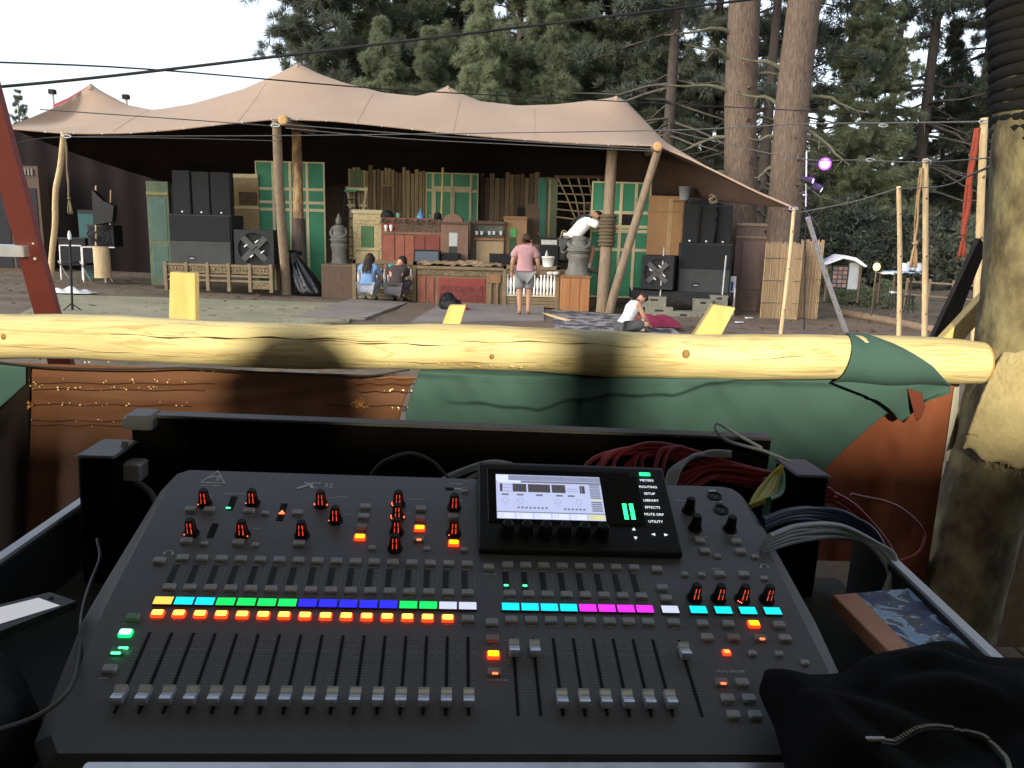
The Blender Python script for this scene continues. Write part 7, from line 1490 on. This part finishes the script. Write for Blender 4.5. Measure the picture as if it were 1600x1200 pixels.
mb = MB(); zp = smooth_path([cfz(1372, 1168, .024), cfz(1430, 1140, .024), cfz(1490, 1124, .024), cfz(1545, 1132, .024), cfz(1575, 1165, .024), cfz(1580, 1205, .024)], 14)
_jv = [Vector(v) for v in jk.children[0].data.vertices and [v.co for v in jk.children[0].data.vertices]]
for p in zp:
    near = sorted(((v.x - p.x) ** 2 + (v.y - p.y) ** 2, v.z) for v in _jv)[:4]; p.z = sum(z for _, z in near) / 4 + .0005
for i, p in enumerate(zp):
    q = zp[min(i + 1, len(zp) - 1)] if i < len(zp) - 1 else zp[i - 1]; d = (q - p).normalized(); a = math.atan2(d.y, d.x); mb.box(-.0009, -.0022, -.001, .0009, .0022, .0012, 0, Matrix.Translation(p + Vector((0, 0, .003))) @ Matrix.Rotation(a, 4, 'Z'))
part('zip_teeth', mb, mat('dull_zip_metal', (.22, .20, .16), (.15, .14, .11), 30, .45, .05, metal=.6), jk); part('zip_tape', MB().tube([p + Vector((0, 0, -.0015)) for p in zp], .0035, 6), M_black, jk); part('zip_pull', MB().cbox(-.006, -.0025, 0, .014, .0025, .003, .0008), M_steel, jk, zp[0] + Vector((-.01, -.003, .004)))
# tablet on a black bag at the left front corner
tbz = .0
q = [cfz(*p, tbz) for p in ((-70, 962), (78, 925), (119, 939), (-45, 1004))]
tl = cfthing('tablet', 'black tablet with a white lit page at the left edge, lying on a black bag', 'tablet'); part('body', slab(q, tbz - .011, tbz), M_black, tl)
q2 = [cfz(*p, tbz + .0006) for p in ((-70, 966), (60, 934), (94, 946), (-50, 990))]; part('screen', MB().quad([(p.x, p.y, tbz + .0006) for p in q2][::-1]), em('tablet_page', (.80, .78, .82), .20), tl)
cpt = cfz(80, 934, tbz + .001); part('camera_hole', MB().lathe([(.0035, 0), (.003, .0004)], 14), M_slot, tl, cpt)
bg_ = cfthing('black_bag', 'soft black bag under the tablet at the left front corner', 'bag')
def bagl(u, v): 
    a = u * 2 * math.pi; x = -.27 + .168 * math.cos(a) * math.sin(v * math.pi / 2 + .01) ; y = -.16 + .185 * math.sin(a) * math.sin(v * math.pi / 2 + .01)
    return (x + .006 * math.sin(a * 7), y + .005 * math.sin(a * 5 + v * 6), -.013 - .14 * v ** 2.2 + .004 * math.sin(a * 9 + v * 8) * (v > .02))
mb = MB(); mb.grid(bagl, 48, 20); part('sack', mb, mat('black_nylon', (.013, .013, .014), (.009, .009, .010), 12, .6, .3), bg_)
part('strap', MB().tube(smooth_path([Vector((-.40, -.02, -.02)), Vector((-.25, -.22, -.018)), Vector((-.13, -.28, -.05)), Vector((-.12, -.2, -.1))], 6), .008, 6), M_blackm, bg_)

# ================================================================= BOOTH BEHIND THE CAMERA
M_bwall = mat('dark_grey_canvas', (.085, .088, .095), (.065, .068, .075), 3, .95, .1)
roof = thing('added_roof', 'dark canvas roof added over the sound booth to shade the desk', 'roof', (0, 0, 0))  # unseen roof, added so light reaches the desk only from the front
part('canvas', MB().box(-4.6, -6.4, 3.55, 4.6, 2.3, 3.58), mat('dark_canvas', (.06, .063, .07), (.045, .048, .053), 3, .95, .1), roof)
for x, y in ((-4.4, 2.15), (-4.4, -6.2), (4.4, 2.15), (4.4, -6.2)): part('post', MB().tube([(x, y, 0), (x, y, 3.55)], .06, 10), M_logw, roof)
for x in (-3.9, 3.9): solo('added_side_wall', MB().box(x - .02, -6.2, .3, x + .02, 1.2, 3.5), M_bwall, 'dark grey cloth wall added for shade on the %s side of the sound booth' % ('left' if x < 0 else 'right'), 'wall', group='cloth walls added to darken the sound booth')  # unseen side walls added to darken the booth and the desk
solo('booth_back_wall', MB().box(-4.5, -6.35, .3, 4.5, -6.3, 3.5), M_bwall, 'dark grey cloth wall at the back of the sound booth', 'wall')
o = thing('work_lamp', 'yellow work lamp on a tripod at the back of the sound booth', 'lamp', (LAMP_P.x, LAMP_P.y - .12, DZ))
part('mast', MB().tube([(0, 0, .4), (0, 0, LAMP_P.z - DZ - .10)], .018, 8), M_steel, o)
for k in range(3): part('foot', MB().tube([(0, 0, .7), (.45 * math.cos(k * 2.1), .45 * math.sin(k * 2.1), 0)], .014, 6), M_steel, o)
part('housing', MB().cbox(-.13, -.12, LAMP_P.z - DZ - .10, .13, .02, LAMP_P.z - DZ + .10, .01), M_blackm, o)
part('lens', MB().cbox(-.11, .022, LAMP_P.z - DZ - .085, .11, .028, LAMP_P.z - DZ + .085, .003), em('lamp_face', (1.0, .86, .5), 6), o)
o = thing('light_cut_screen', 'dark cloth screen added out of view to cut off the work lamp low down', 'screen', (0, -1.6, DZ))  # unseen panel added to cut the lamp's light below the rail
part('cloth_panel', MB().box(-2.6, -.01, .02, 2.6, .01, 1.955), M_bwall, o)
for x in (-2.6, 0, 2.6): part('post', MB().tube([(x, .03, 0), (x, .03, 1.94)], .02, 8), M_blackm, o)
solo('tent_pole', MB().tube([(0, 0, 0), (0, 0, 3.0)], .055, 12), M_logw, 'slim log pole holding the roof behind the photographer', 'pole', (.476, -1.0, DZ))
person('photographer in dark clothes holding up a phone behind the mixing desk', (-.02, -.32, DZ), .75, dict(
    pelvis=(0, -.06, .93), waist=(0, -.05, 1.07), chest=(0, -.03, 1.31), neck=(0, .0, 1.49), head=(0, .02, 1.59), shL=(-.185, -.02, 1.40), elL=(-.26, .08, 1.18), wrL=(-.02, .20, 1.40), shR=(.185, -.02, 1.40), elR=(.28, .08, 1.18), wrR=(.16, .20, 1.40),
    hipL=(-.095, -.06, .86), knL=(-.10, -.05, .49), anL=(-.1, -.08, .085), toL=(-.10, .06, .035), hipR=(.095, -.06, .86), knR=(.10, -.05, .49), anR=(.1, -.08, .085), toR=(.11, .06, .035), face=(0, 1, 0)), M_blackm, M_darkpants, short_sleeve=False, shorts=False, shoe=M_black, group='sound crew')
